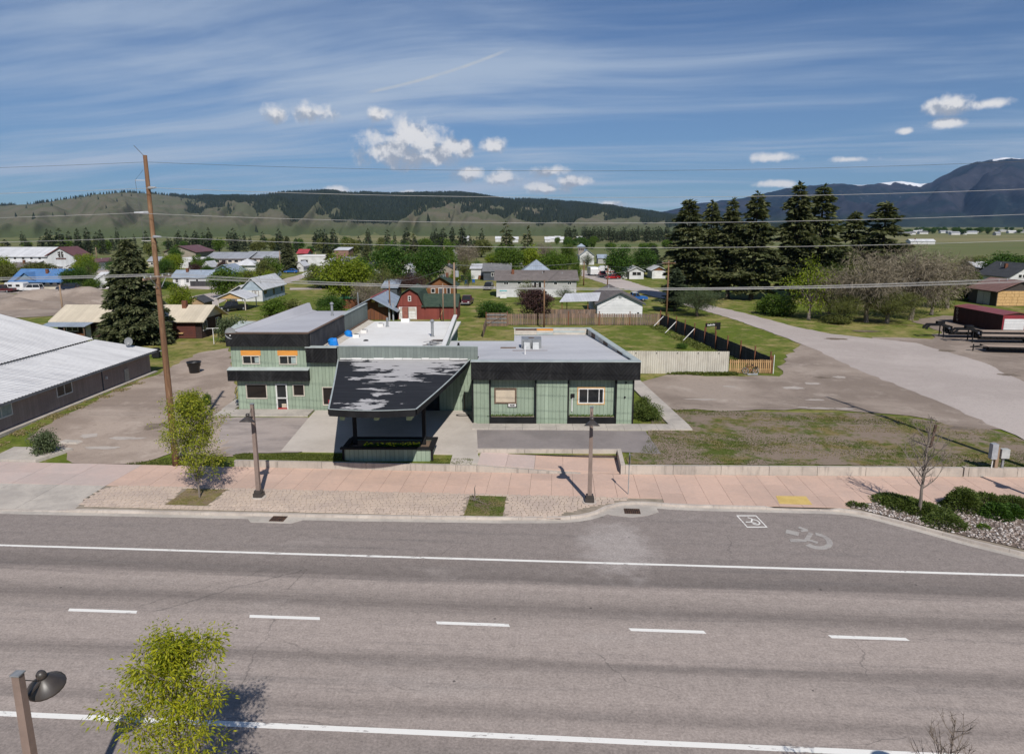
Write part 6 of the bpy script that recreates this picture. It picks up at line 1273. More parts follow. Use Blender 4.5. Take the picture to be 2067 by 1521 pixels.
# ---- right
q = B(71.0, 105.4); t = thing('storage_container', 'red steel container with a shade dark shell, a red roof and a white roll up door', 'container', (q.x, q.y, GZ), TH); m_cont = M('container_shaded_red', (.055, .022, .020), (.045, .02, .018), ns=.6, groove=('v', .3, .4, .35), bump=.8); m_contr = M('container_red', (.22, .03, .04), (.17, .03, .035), ns=.6)  # shell colour holds the shade of its sunless side, front keeps the red
MB().ext([(0, 0), (4.3, 0), (4.3, 2.6), (2.15, 2.95), (0, 2.6)], 0, 12, 'y').build('shell', m_cont, t); BX('front_panel', m_contr, t, .02, 4.28, -.04, -.003, .02, 2.6); rprism(MB(), 4.3, 2.6, .35, .12, -.15, 12.1, 'y', .06).build('roof', metal_roof('container_roof', (.26, .07, .065), .4, 'y'), t)
rd = BX('roll_door', m_whtrim, t, .25, 3.2, -.09, -.041, .05, 2.05)
for k in range(4): BX('slat', m_wwhite, rd, .28, 3.17, -.105, -.091, .08 + k * .5, .54 + k * .5)
for k, s in enumerate('OOLU'): text(s, .62, t, (-.03, 11.1 - .1 * k, 2.2 - .55 * k), (R(90), 0, R(-90)), m_trim, .01)
q = B(93.6, 141.5); t = house('brown_garage', 'brown roofed garage with grey double doors and yellow sheathing on its gable', q, 9, 9, 3.0, 1.9, 'y', m_wdark, RBr, ov=.6, cat='garage'); BX('double_door', m_porc, t, -.06, -.003, 2.0, 6.0, .05, 2.6); BX('door_gap', m_wdark, t, -.07, -.061, 3.97, 4.03, .05, 2.6)
rr = random.Random(3)
for i in range(5):
    x = .1
    while x < 8.6: ww = rr.uniform(.9, 1.9); BX('sheathing_panel', m_osb, t, x, min(x + ww - .04, 8.9), -.05, -.003, .1 + i * .58, .1 + i * .58 + .55); x += ww
q, w_ = front(2034, 2110, 588); house('white_gable_house', 'white house with a dark eave and two windows at the right edge', q, w_, 12, 3.6, 2.9, 'y', m_wwhite, RDk, ov=.6, wins=[('f', 2.0, 2.9, 3.1, 4.1), ('f', 3.0, 3.9, 3.1, 4.1)]); q, w_ = front(1970, 2046, 556); house('pale_roof_barn', 'long low shed with a bright white roof behind the right trees', q, w_, 8, 2.6, 1.4, 'x', m_wslate, RWx, ov=.5, cat='barn')
q, w_ = front(1838, 1887, 493); house('white_field_barn', 'long white barn alone in the green field', q, w_, 8, 2.6, 1.6, 'x', m_wwhite, RWx, ov=.5, cat='barn')
rr = random.Random(21)
for k in range(22):   # far town below the mountains
    px = rr.uniform(1810, 2090); py = rr.uniform(466, 475); q, w_ = front(px, px + rr.uniform(9, 22), py); house('far_house', 'tiny pale house in the far town below the mountains', q, min(w_, 22), 9, 3.2, 2.2, rr.choice('xxy'), rr.choice((m_wwhite, m_wcream, m_wgrey)), rr.choice((RWx, RGy, RGm)), ov=.5, group='houses of the far town')
for k in range(8):
    px = (1100, 1108, 1120, 1128, 1000, 935, 1035, 1165)[k]; q, w_ = front(px, px + 11, 489 - k % 3); house('far_shed', 'tiny pale building at the foot of the dark hills', q, min(w_, 16), 8, 3., 2., 'x', m_wwhite, RWx, ov=.4, group='sheds below the hills', cat='shed')

for lab, a in (('white cottage left of the far conifer pole', (252, 268, 556, m_wwhite, RWx, 'x')), ('pale house between the spruce top and the maroon roof', (300, 326, 540, m_wcream, RGm, 'x')), ('small white shed beside the white shop', (412, 424, 552, m_wwhite, RW, 'y')), ('pale blue cottage right of the low hip roof', (520, 538, 556, m_wblue, RWx, 'x')), ('white garage behind the covered boat', (655, 676, 545, m_wwhite, RW, 'y')), ('grey house behind the dark bush by the lane', (690, 716, 540, m_wgrey, RGy, 'x')),
               ('white house half hidden between the dark green trees', (812, 832, 556, m_wwhite, RWx, 'y')), ('grey roofed house above the slate house', (1040, 1058, 548, m_wbeige, RGy, 'x')), ('tan house left of the white hall', (20, 60, 556, m_wbeige, RSh, 'x')), ('low white shed right of the grey annex', (240, 262, 545, m_wwhite, RWx, 'x')), ('pale bungalow under the willows', (1690, 1745, 606, m_wcream, RW, 'x')), ('white trailer home behind the willows', (1810, 1870, 598, m_wwhite, RWx, 'x'))):
    q, w_ = front(a[0], a[1], a[2]); house('town_house', lab, q, w_, 6.5, 2.5, 1.4, a[5], a[3], a[4], ov=.4, wins=[('f', w_ * .2, w_ * .2 + .9, 1.0, 2.0), ('f', w_ * .6, w_ * .6 + .9, 1.0, 2.0)])
# ================================================================== VEHICLES
def paintm(name, c): return M(name, c, tuple(x * .85 for x in c), ns=1., rough=.3, spec=.5, fine=.03)
def vehicle(name, label, cat, p, rz, kind, col, group='vehicles parked about town', roofcol=None):
    """body from lofted cross sections; x = length (front at -x), y = width"""
    t = thing(name, label, cat, (p.x, p.y, gz(p.x, p.y) + .02), rz, group)
    L, W, H_ = {'pickup': (5.4, 1.95, 1.8), 'suv': (4.7, 1.9, 1.75), 'car': (4.5, 1.78, 1.42)}[kind]; hb = {'pickup': 1.02, 'suv': 1.0, 'car': .85}[kind]
    side = {'pickup': [(-.5, .38), (-.5, .72), (-.46, .92), (-.22, 1.0), (.5, 1.0), (.5, .40)], 'suv': [(-.5, .35), (-.5, .7), (-.45, .86), (-.2, .98), (.5, 1.0), (.5, .40)], 'car': [(-.5, .3), (-.5, .58), (-.45, .7), (-.2, .84), (.44, .86), (.5, .8), (.5, .36)]}[kind]
    pr = [(x * L, z) for x, z in side]
    mb = MB(); ys = [(-W / 2, .90), (-W / 2 + .10, 1.0), (W / 2 - .10, 1.0), (W / 2, .90)]; n = len(pr); zc_ = .45
    for y, s in ys: mb.v += [(x * (.985 if s < 1 else 1), y, zc_ + (z - zc_) * s) for x, z in pr]
    for j in range(3): mb.f += [(j * n + i, (j + 1) * n + i, (j + 1) * n + (i + 1) % n, j * n + (i + 1) % n) for i in range(n)]
    mb.f += [tuple(range(n)), tuple(range(3 * n, 4 * n))[::-1]]; mb.build('body', col, t)
    c0, c1, r0, r1 = {'pickup': (-.20, .12, -.10, .10), 'suv': (-.20, .49, -.08, .44), 'car': (-.21, .36, -.04, .22)}[kind]; w0, w1 = W / 2 - .06, W / 2 - .2; zb = hb - .03
    B0 = [(c0 * L, -w0, zb), (c1 * L, -w0, zb), (c1 * L, w0, zb), (c0 * L, w0, zb)]; T0 = [(r0 * L, -w1, H_ - .06), (r1 * L, -w1, H_ - .06), (r1 * L, w1, H_ - .06), (r0 * L, w1, H_ - .06)]
    MB().hexa(B0, T0).build('window_glass', m_glass, t)
    MB().hexa([(x, y, z) for x, y, z in T0], [(x * .97 + (r0 + r1) / 2 * L * .03, y * .95, H_) for x, y, z in T0]).build('roof', roofcol or col, t)
    mb = MB()
    for i in range(4):
        a, b_ = Vector(B0[i]), Vector(T0[i]); MB.tube(mb, [a, b_], .05, 4)
    for s in (-1, 1):
        m_ = (c0 + c1) / 2 * L; MB.tube(mb, [(m_, s * w0, zb), (m_ * .9, s * w1, H_ - .05)], .045, 4)
    mb.build('pillars', col, t)
    for sx in (-.31, .30):
        for sy in (-1, 1):
            wh = MB().lathe([(0.0, -.1), (.20, -.1), (.34, -.09), (.35, 0), (.34, .09), (.20, .1), (0, .1)], 16).xf(Matrix.Translation((sx * L, sy * (W / 2 - .1), .35)) @ Matrix.Rotation(R(90), 4, 'X')).build('wheel', m_tyre, t)
            MB().lathe([(0, .102), (.19, .102), (.19, .11), (0, .12)], 12).xf(Matrix.Translation((sx * L, sy * (W / 2 - .1), .35)) @ Matrix.Rotation(R(-90 * sy), 4, 'X') @ Matrix.Scale(-1, 4, (0, 0, 1)) @ Matrix.Scale(-1, 4, (0, 0, 1))).build('rim', m_galv, wh)
    for sy in (-1, 1):
        BX('headlight', m_whtrim, t, -L / 2 - .02, -L / 2 + .01, sy * (W / 2 - .3) - .17, sy * (W / 2 - .3) + .17, hb * .62, hb * .78); BX('taillight', m_red, t, L / 2 - .01, L / 2 + .02, sy * (W / 2 - .2) - .1, sy * (W / 2 - .2) + .1, hb * .6, hb * .9)
    BX('bumper', m_galv, t, -L / 2 - .1, -L / 2 + .02, -W / 2 + .08, W / 2 - .08, .38, .55)
    BX('windscreen', m_glass2, t, c0 * L - .02, c0 * L, -.01, .01, zb, zb + .02)
    if kind == 'pickup': BX('bed', m_dark, t, .14 * L, .48 * L, -W / 2 + .14, W / 2 - .14, 1.001, 1.012)
    return t
wh, bk, mr, rd_, bl, sl = [paintm(n, c) for n, c in (('white_car_paint', (.62, .62, .62)), ('black_car_paint', (.012, .013, .016)), ('maroon_car_paint', (.075, .018, .022)), ('red_car_paint', (.34, .015, .02)), ('blue_car_paint', (.02, .10, .32)), ('silver_car_paint', (.33, .34, .36)))]
V_ = lambda n, l, c, px, py, rz, k, col, **kw: vehicle(n, l, c, G(px, py), rz, k, col, **kw)
V_('parked_pickup', 'dark maroon pickup facing the camera on the grass behind the white roof', 'pickup', 943, 614, R(88), 'pickup', mr); V_('parked_suv', 'dark suv parked at the left end of the long ranch house', 'car', 986, 584, R(85), 'suv', bk)
V_('parked_suv', 'dark suv in front of the beige garage', 'car', 926, 569, R(80), 'suv', bk); V_('parked_pickup', 'black pickup standing under the open carport', 'pickup', 470, 627, R(60), 'pickup', bk); V_('parked_pickup', 'blue pickup with a white cab roof behind the gabled house', 'pickup', 1280, 607, R(190), 'pickup', bl, roofcol=wh)
V_('parked_suv', 'white suv on the verge before the blue roofed house', 'car', 65, 588, R(8), 'suv', wh); V_('parked_pickup', 'dark red pickup at the left edge by the cargo trailer', 'pickup', 6, 590, R(4), 'pickup', mr); V_('parked_suv', 'dark blue suv under the round tree by the blue roofed house', 'car', 137, 586, R(6), 'suv', paintm('navy_car_paint', (.012, .02, .04)))
V_('parked_car', 'small red car on the verge below the campers', 'car', 1236, 563, R(20), 'car', rd_); V_('parked_pickup', 'red and white pickup between the two campers', 'pickup', 1216, 558, R(95), 'pickup', rd_, roofcol=wh); V_('parked_pickup', 'dark green pickup with a camper shell by the white bungalow', 'pickup', 1246, 559, R(20), 'pickup', paintm('dark_green_car_paint', (.03, .04, .03))); V_('parked_car', 'dark car behind the covered boat', 'car', 640, 549, R(10), 'car', bk)
V_('parked_car', 'blue car in front of the tiny white house', 'car', 588, 551, R(5), 'car', bl); V_('parked_suv', 'silver van among the trees below the tall conifers', 'van', 1760, 604, R(5), 'suv', sl)
def camper(name, label, p, rz, L, W, H_, stripe=None, cat='camper', cab=False):
    t = thing(name, label, cat, (p.x, p.y, gz(p.x, p.y) + .02), rz, 'vehicles parked about town')
    MB().ext([(-L / 2, .5), (L / 2, .5), (L / 2, H_ - .25), (L / 2 - .2, H_), (-L / 2 + .35, H_), (-L / 2 - (.5 if cab else 0), H_ - .6), (-L / 2 - (.5 if cab else 0), H_ * .62), (-L / 2, H_ * .58)], -W / 2, W / 2, 'y').build('body', wh, t)
    for a in (-.28, .12): window(t, 'f', -W / 2, a * L, a * L + .9, H_ * .55, H_ * .78, m_blk, fw=.05, rec=-.004)
    if stripe: BX('stripe', stripe, t, -L / 2 + .05, L / 2 - .05, -W / 2 - .012, -W / 2 - .002, H_ * .38, H_ * .46)
    BX('door', m_whtrim, t, L * .32, L * .32 + .6, -W / 2 - .02, -W / 2 - .003, .6, H_ * .8)
    for sx in ((.05, .2) if not cab else (-.35, .28)):
        for sy in (-1, 1): MB().lathe([(0, -.1), (.33, -.1), (.35, 0), (.33, .1), (0, .1)], 14).xf(Matrix.Translation((sx * L, sy * (W / 2 - .12), .35)) @ Matrix.Rotation(R(90), 4, 'X')).build('wheel', m_tyre, t)
    if cab: MB().hexa([(-L / 2 - 1.4, -W / 2 + .1, .5), (-L / 2, -W / 2 + .1, .5), (-L / 2, W / 2 - .1, .5), (-L / 2 - 1.4, W / 2 - .1, .5)], [(-L / 2 - .6, -W / 2 + .2, H_ * .6), (-L / 2, -W / 2 + .1, H_ * .6), (-L / 2, W / 2 - .1, H_ * .6), (-L / 2 - .6, W / 2 - .2, H_ * .6)]).build('cab', wh, t)
    else: MB().tube([(-L / 2 - 1.2, 0, .5), (-L / 2, 0, .55)], .06).build('drawbar', m_blk, t)
camper('camper_trailer', 'white boxy camper trailer on the street verge', G(1196, 556), R(100), 5.2, 2.4, 2.7); camper('motorhome', 'white motorhome with an orange stripe behind the red car', G(1232, 556), R(5), 7.0, 2.4, 3.0, rd_, 'motorhome', True); camper('cargo_trailer', 'white cargo trailer between the red pickup and the white suv', G(35, 588), R(4), 4.6, 2.1, 2.2, None, 'trailer'); camper('camper_trailer', 'white camper beside the round tree at the blue roofed house', G(123, 580), R(60), 4.5, 2.2, 2.5)
p = G(630, 560); t = thing('covered_boat', 'boat under a white cover on a trailer by the lane', 'boat', p, R(5))
V = []; 
for j, (x, w_, h_) in enumerate(((-3.0, .2, 1.1), (-2.0, .9, 1.55), (0, 1.15, 2.1), (1.8, 1.1, 1.6), (2.7, 1.0, 1.3))): V += [(x, -w_, .7), (x, -w_ * .9, h_ * .75), (x, 0, h_), (x, w_ * .9, h_ * .75), (x, w_, .7)]
MB().add(V, [(j * 5 + i, j * 5 + i + 1, (j + 1) * 5 + i + 1, (j + 1) * 5 + i) for j in range(4) for i in range(4)] + [(0, 5, 10, 15, 20, 24, 19, 14, 9, 4)]).build('cover', m_wwhite, t); MB().ext([(-2.6, .75), (2.6, .75), (2.4, .3), (-1.6, .25)], -.8, .8, 'y').build('hull', wh, t)
for sy in (-1, 1): MB().lathe([(0, -.1), (.3, -.1), (.3, .1), (0, .1)], 12).xf(Matrix.Translation((.6, sy * .95, .3)) @ Matrix.Rotation(R(90), 4, 'X')).build('wheel', m_tyre, t)
# flat bed trailers in the yard on the right
m_tblk = M('trailer_black', (.010, .010, .011), (.015, .015, .016), ns=2, rough=.6, spec=.12); m_deck = M('deck_plank', (.36, .28, .22), (.27, .21, .165), ns=.8, stretch=(.4, 3, 1), rand=.12)
def trailer(label, p, rz, L=11., W=2.5, neck=True, z=.95):
    t = thing('flatbed_trailer', label, 'trailer', (p.x, p.y, GZ), rz, 'black flatbed trailers')
    for sy in (-1, 1): BX('side_rail', m_tblk, t, 0, L, sy * W / 2 - .06, sy * W / 2 + .06, z - .22, z + .03)
    for k in range(9): BX('deck_board', m_deck, t, .05, L - .05, -W / 2 + .08 + k * (W - .16) / 9, -W / 2 + .06 + (k + 1) * (W - .16) / 9, z - .05, z)
    for k in range(14): BX('stake_pocket', m_tblk, t, .4 + k * (L - .8) / 13, .55 + k * (L - .8) / 13, -W / 2 - .13, -W / 2 - .061, z - .16, z + .01)
    for sy in (-.45, .45): BX('beam', m_tblk, t, .05, L, sy - .06, sy + .06, z - .5, z - .225)
    for k in (.62, .74):
        for sy in (-1, 1): MB().lathe([(0, -.14), (.3, -.14), (.4, -.1), (.4, .1), (.3, .14), (0, .14)], 14).xf(Matrix.Translation((k * L, sy * .85, .41)) @ Matrix.Rotation(R(90), 4, 'X')).build('wheel', m_tyre, t)
    if neck:
        for sy in (-.45, .45): MB().ext([(.1, z - .3), (.1, z + .55), (-.5, z + .95), (-2.6, z + .95), (-3.1, z + .5), (-3.1, z + .2), (-2.85, z + .2), (-2.8, z + .45), (-2.5, z + .7), (-.7, z + .7), (-.2, z + .35), (-.3, z - .3)], sy - .12, sy + .12, 'y').build('gooseneck', m_tblk, t)
        BX('headboard', m_tblk, t, .0, .12, -W / 2, W / 2, z + .05, z + .75); BX('tool_box', m_tblk, t, -1.5, -.5, -.32, .32, z + .96, z + 1.3); BX('front_plate', m_whtrim, t, -.1, -.02, -W / 2 + .3, -W / 2 + .75, z + .25, z + .55); BX('jack', m_tblk, t, -.75, -.63, -.7, -.58, 0, z + .7); BX('jack', m_tblk, t, -.75, -.63, .58, .7, 0, z + .7)
    else: MB().tube([(-1.6, 0, .55), (0, -.8, z - .15)], .07).tube([(-1.6, 0, .55), (0, .8, z - .15)], .07).build('drawbar', m_tblk, t); BX('jack', m_tblk, t, -1.3, -1.2, -.06, .06, 0, .9)
q = G(1968, 690); trailer('nearer black gooseneck flatbed trailer with a tan deck', q, R(-2)); trailer('farther black gooseneck flatbed trailer behind the tan decked one', q + Vector((-1.6, 4.3, 0)), R(-2)); q = G(1990, 712); trailer('low black flatbed trailer nearest the street', q + Vector((.4, 1.2, 0)), R(-6), 9, 2.4, False, .75)
for lab, px, py in (('left of the two blue lawn chairs behind the log cabin', 941, 574), ('right of the two blue lawn chairs behind the log cabin', 956, 572)):
    t = thing('lawn_chair', lab, 'chair', G(px, py), R(10)); BX('seat', bl, t, -.35, .35, -.35, .35, .35, .42); BX('backrest', bl, t, -.35, .35, .3, .38, .42, 1.15)
    for a in (-.33, .27): BX('armrest', bl, t, a, a + .08, -.4, .3, .6, .65)
    for a in (-.33, .27):
        for b_ in (-.33, .27): BX('leg', bl, t, a, a + .06, b_, b_ + .06, 0, .349 if b_ > 0 else .6)
q = G(1016, 601); t = thing('play_house', 'small white play kiosk with a turquoise awning by the ranch house wall', 'play house', q, TH); BX('counter', m_whtrim, t, -.7, .7, -.4, .4, 0, .8); BX('awning', M('turquoise', (.10, .42, .44), ns=2), t, -.8, .8, -.6, .5, 1.5, 1.62)
for a in (-.68, .6):
    for b_ in (-.38, .3): BX('post', m_whtrim, t, a, a + .08, b_, b_ + .08, .8, 1.5)
# ================================================================== PLANTS
def unit(a): return a / np.maximum(np.linalg.norm(a, axis=1, keepdims=True), 1e-6)
def cards(P, D, L, W, g, bend=.0):
    """leaf blades: P base points, D directions, L lengths, W widths"""
    n = len(P); D = unit(D); S = unit(np.cross(D, unit(g.normal(size=(n, 3))))); L = np.broadcast_to(L, n)[:, None]; W = np.broadcast_to(W, n)[:, None]
    m = P + D * L * .45; t = P + D * L; t[:, 2] -= (bend * L[:, 0])
    V = np.stack([P, m + S * W * .5, t, m - S * W * .5], 1).reshape(-1, 3)
    return V, np.arange(n * 4).reshape(-1, 4)
def leafmesh(name, parts):
    V = np.concatenate([p[0] for p in parts]); o = 0; F_ = []
    for v, f in parts: F_.append(f + o); o += len(v)
    return npmesh(name, V, np.concatenate(F_))
LM = {k: leafmat(k, *v) for k, v in {
    'spruce_needle': ((.042, .058, .026), (.145, .152, .074), .25, .2), 'pine_needle': ((.040, .056, .022), (.150, .155, .066), .25, .35), 'far_needle': ((.030, .046, .024), (.066, .082, .042), .15, .4), 'hill_needle': ((.010, .017, .011), (.026, .036, .022), .05, .1),
    'bright_leaf': ((.115, .165, .010), (.215, .255, .020), .35, .25), 'mid_leaf': ((.055, .105, .012), (.120, .180, .022), .35, .3), 'deep_leaf': ((.026, .066, .009), (.070, .130, .016), .3, .25), 'olive_leaf': ((.085, .100, .024), (.155, .165, .048), .3, .3),
    'purple_leaf': ((.045, .022, .020), (.085, .045, .038), .2, .2), 'yellow_leaf': ((.11, .155, .010), (.42, .41, .022), .4, .1), 'street_leaf': ((.12, .165, .018), (.38, .38, .040), .4, .1), 'juniper_needle': ((.042, .072, .012), (.115, .145, .030), .25, .2),
    'grass_blade': ((.060, .082, .014), (.125, .140, .032), .3, .1), 'dry_blade': ((.20, .165, .07), (.27, .22, .11), .3, .1), 'flower_green': ((.04, .11, .012), (.09, .19, .02), .35, .1), 'grey_twig': ((.135, .112, .076), (.255, .215, .155), .05, .2), 'sage_leaf': ((.06, .085, .035), (.12, .15, .075), .3, .2)}.items()}
m_bark = M('bark', (.11, .085, .065), (.07, .055, .045), ns=2., stretch=(4, 4, .6), fine=.3, bump=.5); m_greybark = M('grey_bark', (.21, .175, .15), (.15, .125, .105), ns=2., stretch=(4, 4, .6), fine=.25, bump=.4)
PROTO = {}
def conifer(key, seed, h, r, nbr, npt, prof, cl, cw, droop=.18, base=.06, side=.34):
    g = np.random.default_rng(seed); parts = []
    t = np.sort(g.uniform(base, .985, nbr)); az_ = np.arange(nbr) * 2.39996 + g.normal(0, .35, nbr)
    Ls = r * prof(t) * g.uniform(.72 if key[:4] == 'spru' else .5, 1.2, nbr); n = np.maximum(4, (npt * (Ls / r) ** .9)).astype(int)
    bi = np.repeat(np.arange(nbr), n); N = len(bi); s = g.uniform(.08, 1, N) ** .8; L = Ls[bi]; a = az_[bi]
    dirv_ = np.stack([np.cos(a), np.sin(a), np.zeros(N)], 1); lat = np.stack([-np.sin(a), np.cos(a), np.zeros(N)], 1)
    wv = g.uniform(-1, 1, N) * side * L * (1.05 - s) ** .6 * np.minimum(s * 3, 1)
    P = dirv_ * (s * L)[:, None] + lat * wv[:, None]; P[:, 2] = t[bi] * h - droop * L * s ** 1.6 + (1 - t[bi]) * 0 + g.normal(0, .012 * h / 3, N) - np.abs(wv) * .15
    D = dirv_ * .9 + lat * (np.sign(wv) * g.uniform(.2, .9, N))[:, None] + np.array([0, 0, -.12]) + g.normal(0, .28, (N, 3))
    parts.append(cards(P, D, cl * g.uniform(.7, 1.3, N), cw * g.uniform(.7, 1.3, N), g, .12))
    nt_ = 14; P = np.zeros((nt_, 3)); P[:, 2] = h * g.uniform(.94, .985, nt_); parts.append(cards(P, np.array([0, 0, 1.]) + g.normal(0, .4, (nt_, 3)), cl * .9, cw * .8, g))
    crown = leafmesh(key + '_crown', parts); tb = MB().tube([(0, 0, -.1), (0, 0, h * .5), (0, 0, h * .96)], [h * .018, h * .011, .02], 7)
    for k in range(0, nbr, max(1, nbr // 26)): tb.tube([(0, 0, t[k] * h), (math.cos(az_[k]) * Ls[k] * .8, math.sin(az_[k]) * Ls[k] * .8, t[k] * h - droop * Ls[k] * .7)], [.004 * h, .0015 * h], 4, False)
    me = bpy.data.meshes.new(key + '_trunk'); me.from_pydata(tb.v, [], tb.f); PROTO[key] = (crown, me, h, r * 2)
cone = lambda p: (lambda t: (1 - t) ** p * (1 - .45 * np.exp(-((t - .02) / .07) ** 2)) + .015)
conifer('spruce', 1, 14, 4.3, 260, 150, cone(.72), .62, .30, .20, .03)
conifer('pine_a', 2, 22, 4.6, 135, 150, lambda t: np.minimum(1, (1 - t) * 1.45) ** .85 * np.minimum(1, .45 + t * 2.2) * (.78 + .22 * np.sin(t * 31)) + .02, .85, .42, .16, .08)
conifer('pine_b', 3, 22, 4.2, 135, 150, lambda t: np.minimum(1, (1 - t) * 1.3) ** .9 * np.minimum(1, .5 + t * 2) * (.76 + .24 * np.sin(t * 24 + 1)) + .02, .85, .42, .14, .09)
conifer('pine_c', 5, 22, 4.6, 135, 150, lambda t: np.minimum(1, (1 - t) * 1.6 + .05) ** .8 * np.minimum(1, .45 + t * 1.6) * (.8 + .2 * np.sin(t * 37 + 2)), .85, .42, .12, .10)
for k in range(3): conifer('far_con_%s' % 'abc'[k], 20 + k, 12, 2.5, 46, 26, (cone(.75), lambda t: np.minimum(1, (1 - t) * 1.8) ** .8 + .02, cone(.6))[k], 1.1, .5, .15, .08)
def broadleaf(key, seed, h, w, ncl, nlf, ls, cz=.60, rz_=.42, lw=.55, clr=.17, bare=.16, thin=False):
    g = np.random.default_rng(seed); d = unit(g.normal(size=(ncl, 3))); rad = g.uniform(.25, 1, ncl) ** .5
    rough_ = 1 + .22 * np.sin(d[:, 0] * 5 + seed) * np.sin(d[:, 1] * 6 + 1.3 * seed) + .16 * np.sin(d[:, 2] * 7 + seed)
    C = d * (rad * rough_)[:, None] * np.array([w / 2 * .84, w / 2 * .84, h * rz_ * .88]); C[:, 2] += h * cz
    bi = np.repeat(np.arange(ncl), nlf); N = len(bi); off = unit(g.normal(size=(N, 3))) * (g.uniform(.15, 1, N) ** .5)[:, None] * clr * w * g.uniform(.7, 1.25, ncl)[bi][:, None]; off[:, 2] *= .75
    P = C[bi] + off; D = off / (clr * w) + g.normal(0, .7, (N, 3)) + np.array([0, 0, -.15])
    crown = leafmesh(key + '_crown', [cards(P, D, ls * g.uniform(.7, 1.35, N), ls * lw * g.uniform(.7, 1.2, N), g, .1)])
    tb = MB().tube([(0, 0, -.1), (.02 * w, 0, h * bare), (0, .01 * w, h * .55)], [w * .040, w * .030, w * .012], 8)
    for k in range(min(ncl, 34)):
        c = C[k]; z0 = h * (bare * .8 + .22 * g.uniform()); m = c * np.array([.45, .45, 0]) + np.array([0, 0, z0 + (c[2] - z0) * .6]); tb.tube([(0, 0, z0), tuple(m), tuple(c)], [w * .018, w * .011, w * .004], 5, False)
    me = bpy.data.meshes.new(key + '_trunk'); me.from_pydata(tb.v, [], tb.f); PROTO[key] = (crown, me, h, w)
broadleaf('round_a', 31, 8, 8, 120, 62, .40); broadleaf('round_b', 32, 8, 7.4, 110, 62, .40, .58, .44); broadleaf('round_c', 33, 8, 6.6, 95, 62, .40, .56, .46, clr=.2)
broadleaf('far_round', 34, 6, 6, 46, 34, .62, clr=.2); broadleaf('bush', 35, 2, 2.6, 60, 60, .17, .48, .50, clr=.2, bare=.05); broadleaf('bush_b', 36, 2, 2.8, 60, 60, .17, .46, .52, clr=.2, bare=.05)
broadleaf('twiggy', 37, 8, 9, 80, 95, .85, .64, .38, .07, .19, .22); broadleaf('open_leaf', 38, 8, 8, 70, 34, .34, .58, .44, clr=.16); broadleaf('twiggy_b', 39, 8, 8, 70, 95, .8, .64, .38, .06, .2, .24)
def plant(key, name, label, cat, p, h, w, mat, group=None, bark=None, rz=None):
    crown, trunk, ph, pw = PROTO[key]; z = gz(p.x, p.y) - .03
    t = thing(name, label, cat, (p.x, p.y, z), random.uniform(0, 6.28) if rz is None else rz, group); t.scale = (w / pw, w / pw, h / ph)
    for nme, me, mt in (('crown', crown, mat), ('trunk', trunk, bark or m_bark)):
        o = bpy.data.objects.new(nme, me); COL.objects.link(o); o.parent = t
        if not me.materials: me.materials.append(mt)
        o.material_slots[0].link = 'OBJECT'; o.material_slots[0].material = mt
    return t
def T(key, name, label, px, pyb, pyt, wpx, mat, cat='tree', group=None, bark=None):
    p = G(px, pyb); h = HT(px, pyb, pyt); sc = F_PX / (p.y * _cp + 15.4 * _sp); return plant(key, name, label, cat, p, h, wpx / sc, LM[mat], group, bark)
# ---- named trees
T('spruce', 'spruce_tree', 'big dark spruce in front of the brown house behind the utility pole', 278, 693, 481, 150, 'spruce_needle')
GP = 'tall conifers right of the street'
for k, (px, b_, tp, w_, key) in enumerate(((1383, 604, 402, 118, 'pine_c'), (1428, 600, 404, 92, 'pine_a'), (1468, 602, 399, 100, 'pine_b'), (1516, 604, 385, 124, 'pine_a'), (1598, 603, 366, 128, 'pine_b'), (1645, 600, 371, 134, 'pine_a'), (1712, 588, 427, 104, 'pine_c'), (1772, 590, 407, 134, 'pine_c'))):
    T(key, 'pine_tree', ('leftmost tall conifer of the row right of the street', 'second tall conifer from the left in the row', 'third tall conifer from the left in the row', 'fourth tall conifer from the left in the row', 'left one of the two tallest conifers', 'right one of the two tallest conifers', 'shorter dark conifer left of the rightmost one', 'rightmost broad dark conifer of the row')[k], px, b_, tp, w_, 'pine_needle', group=GP)
T('far_con_a', 'pine_tree', 'narrow dark conifer left of the pair above the ranch house', 1022, 535, 449, 40, 'pine_needle'); T('far_con_a', 'pine_tree', 'narrow dark conifer right of the pair above the ranch house', 1065, 537, 458, 36, 'pine_needle'); T('spruce', 'pine_tree', 'dark conifer standing alone in the middle of town', 583, 549, 476, 42, 'spruce_needle'); T('pine_a', 'pine_tree', 'dark ragged conifer left of the light green tree', 667, 540, 502, 34, 'pine_needle'); T('spruce', 'pine_tree', 'tall dark conifer behind the light green tree', 742, 545, 487, 30, 'pine_needle'); T('far_con_b', 'pine_tree', 'thin conifer between the two dark green trees', 836, 545, 474, 26, 'pine_needle'); T('pine_b', 'pine_tree', 'small green conifer beside the crossarm pole', 1362, 628, 540, 74, 'far_needle'); T('spruce', 'pine_tree', 'dark small conifer left of the brown garage', 1962, 606, 548, 66, 'mid_leaf'); T('spruce', 'pine_tree', 'dark conifer behind the white bungalow trees', 1318, 548, 495, 44, 'far_needle')
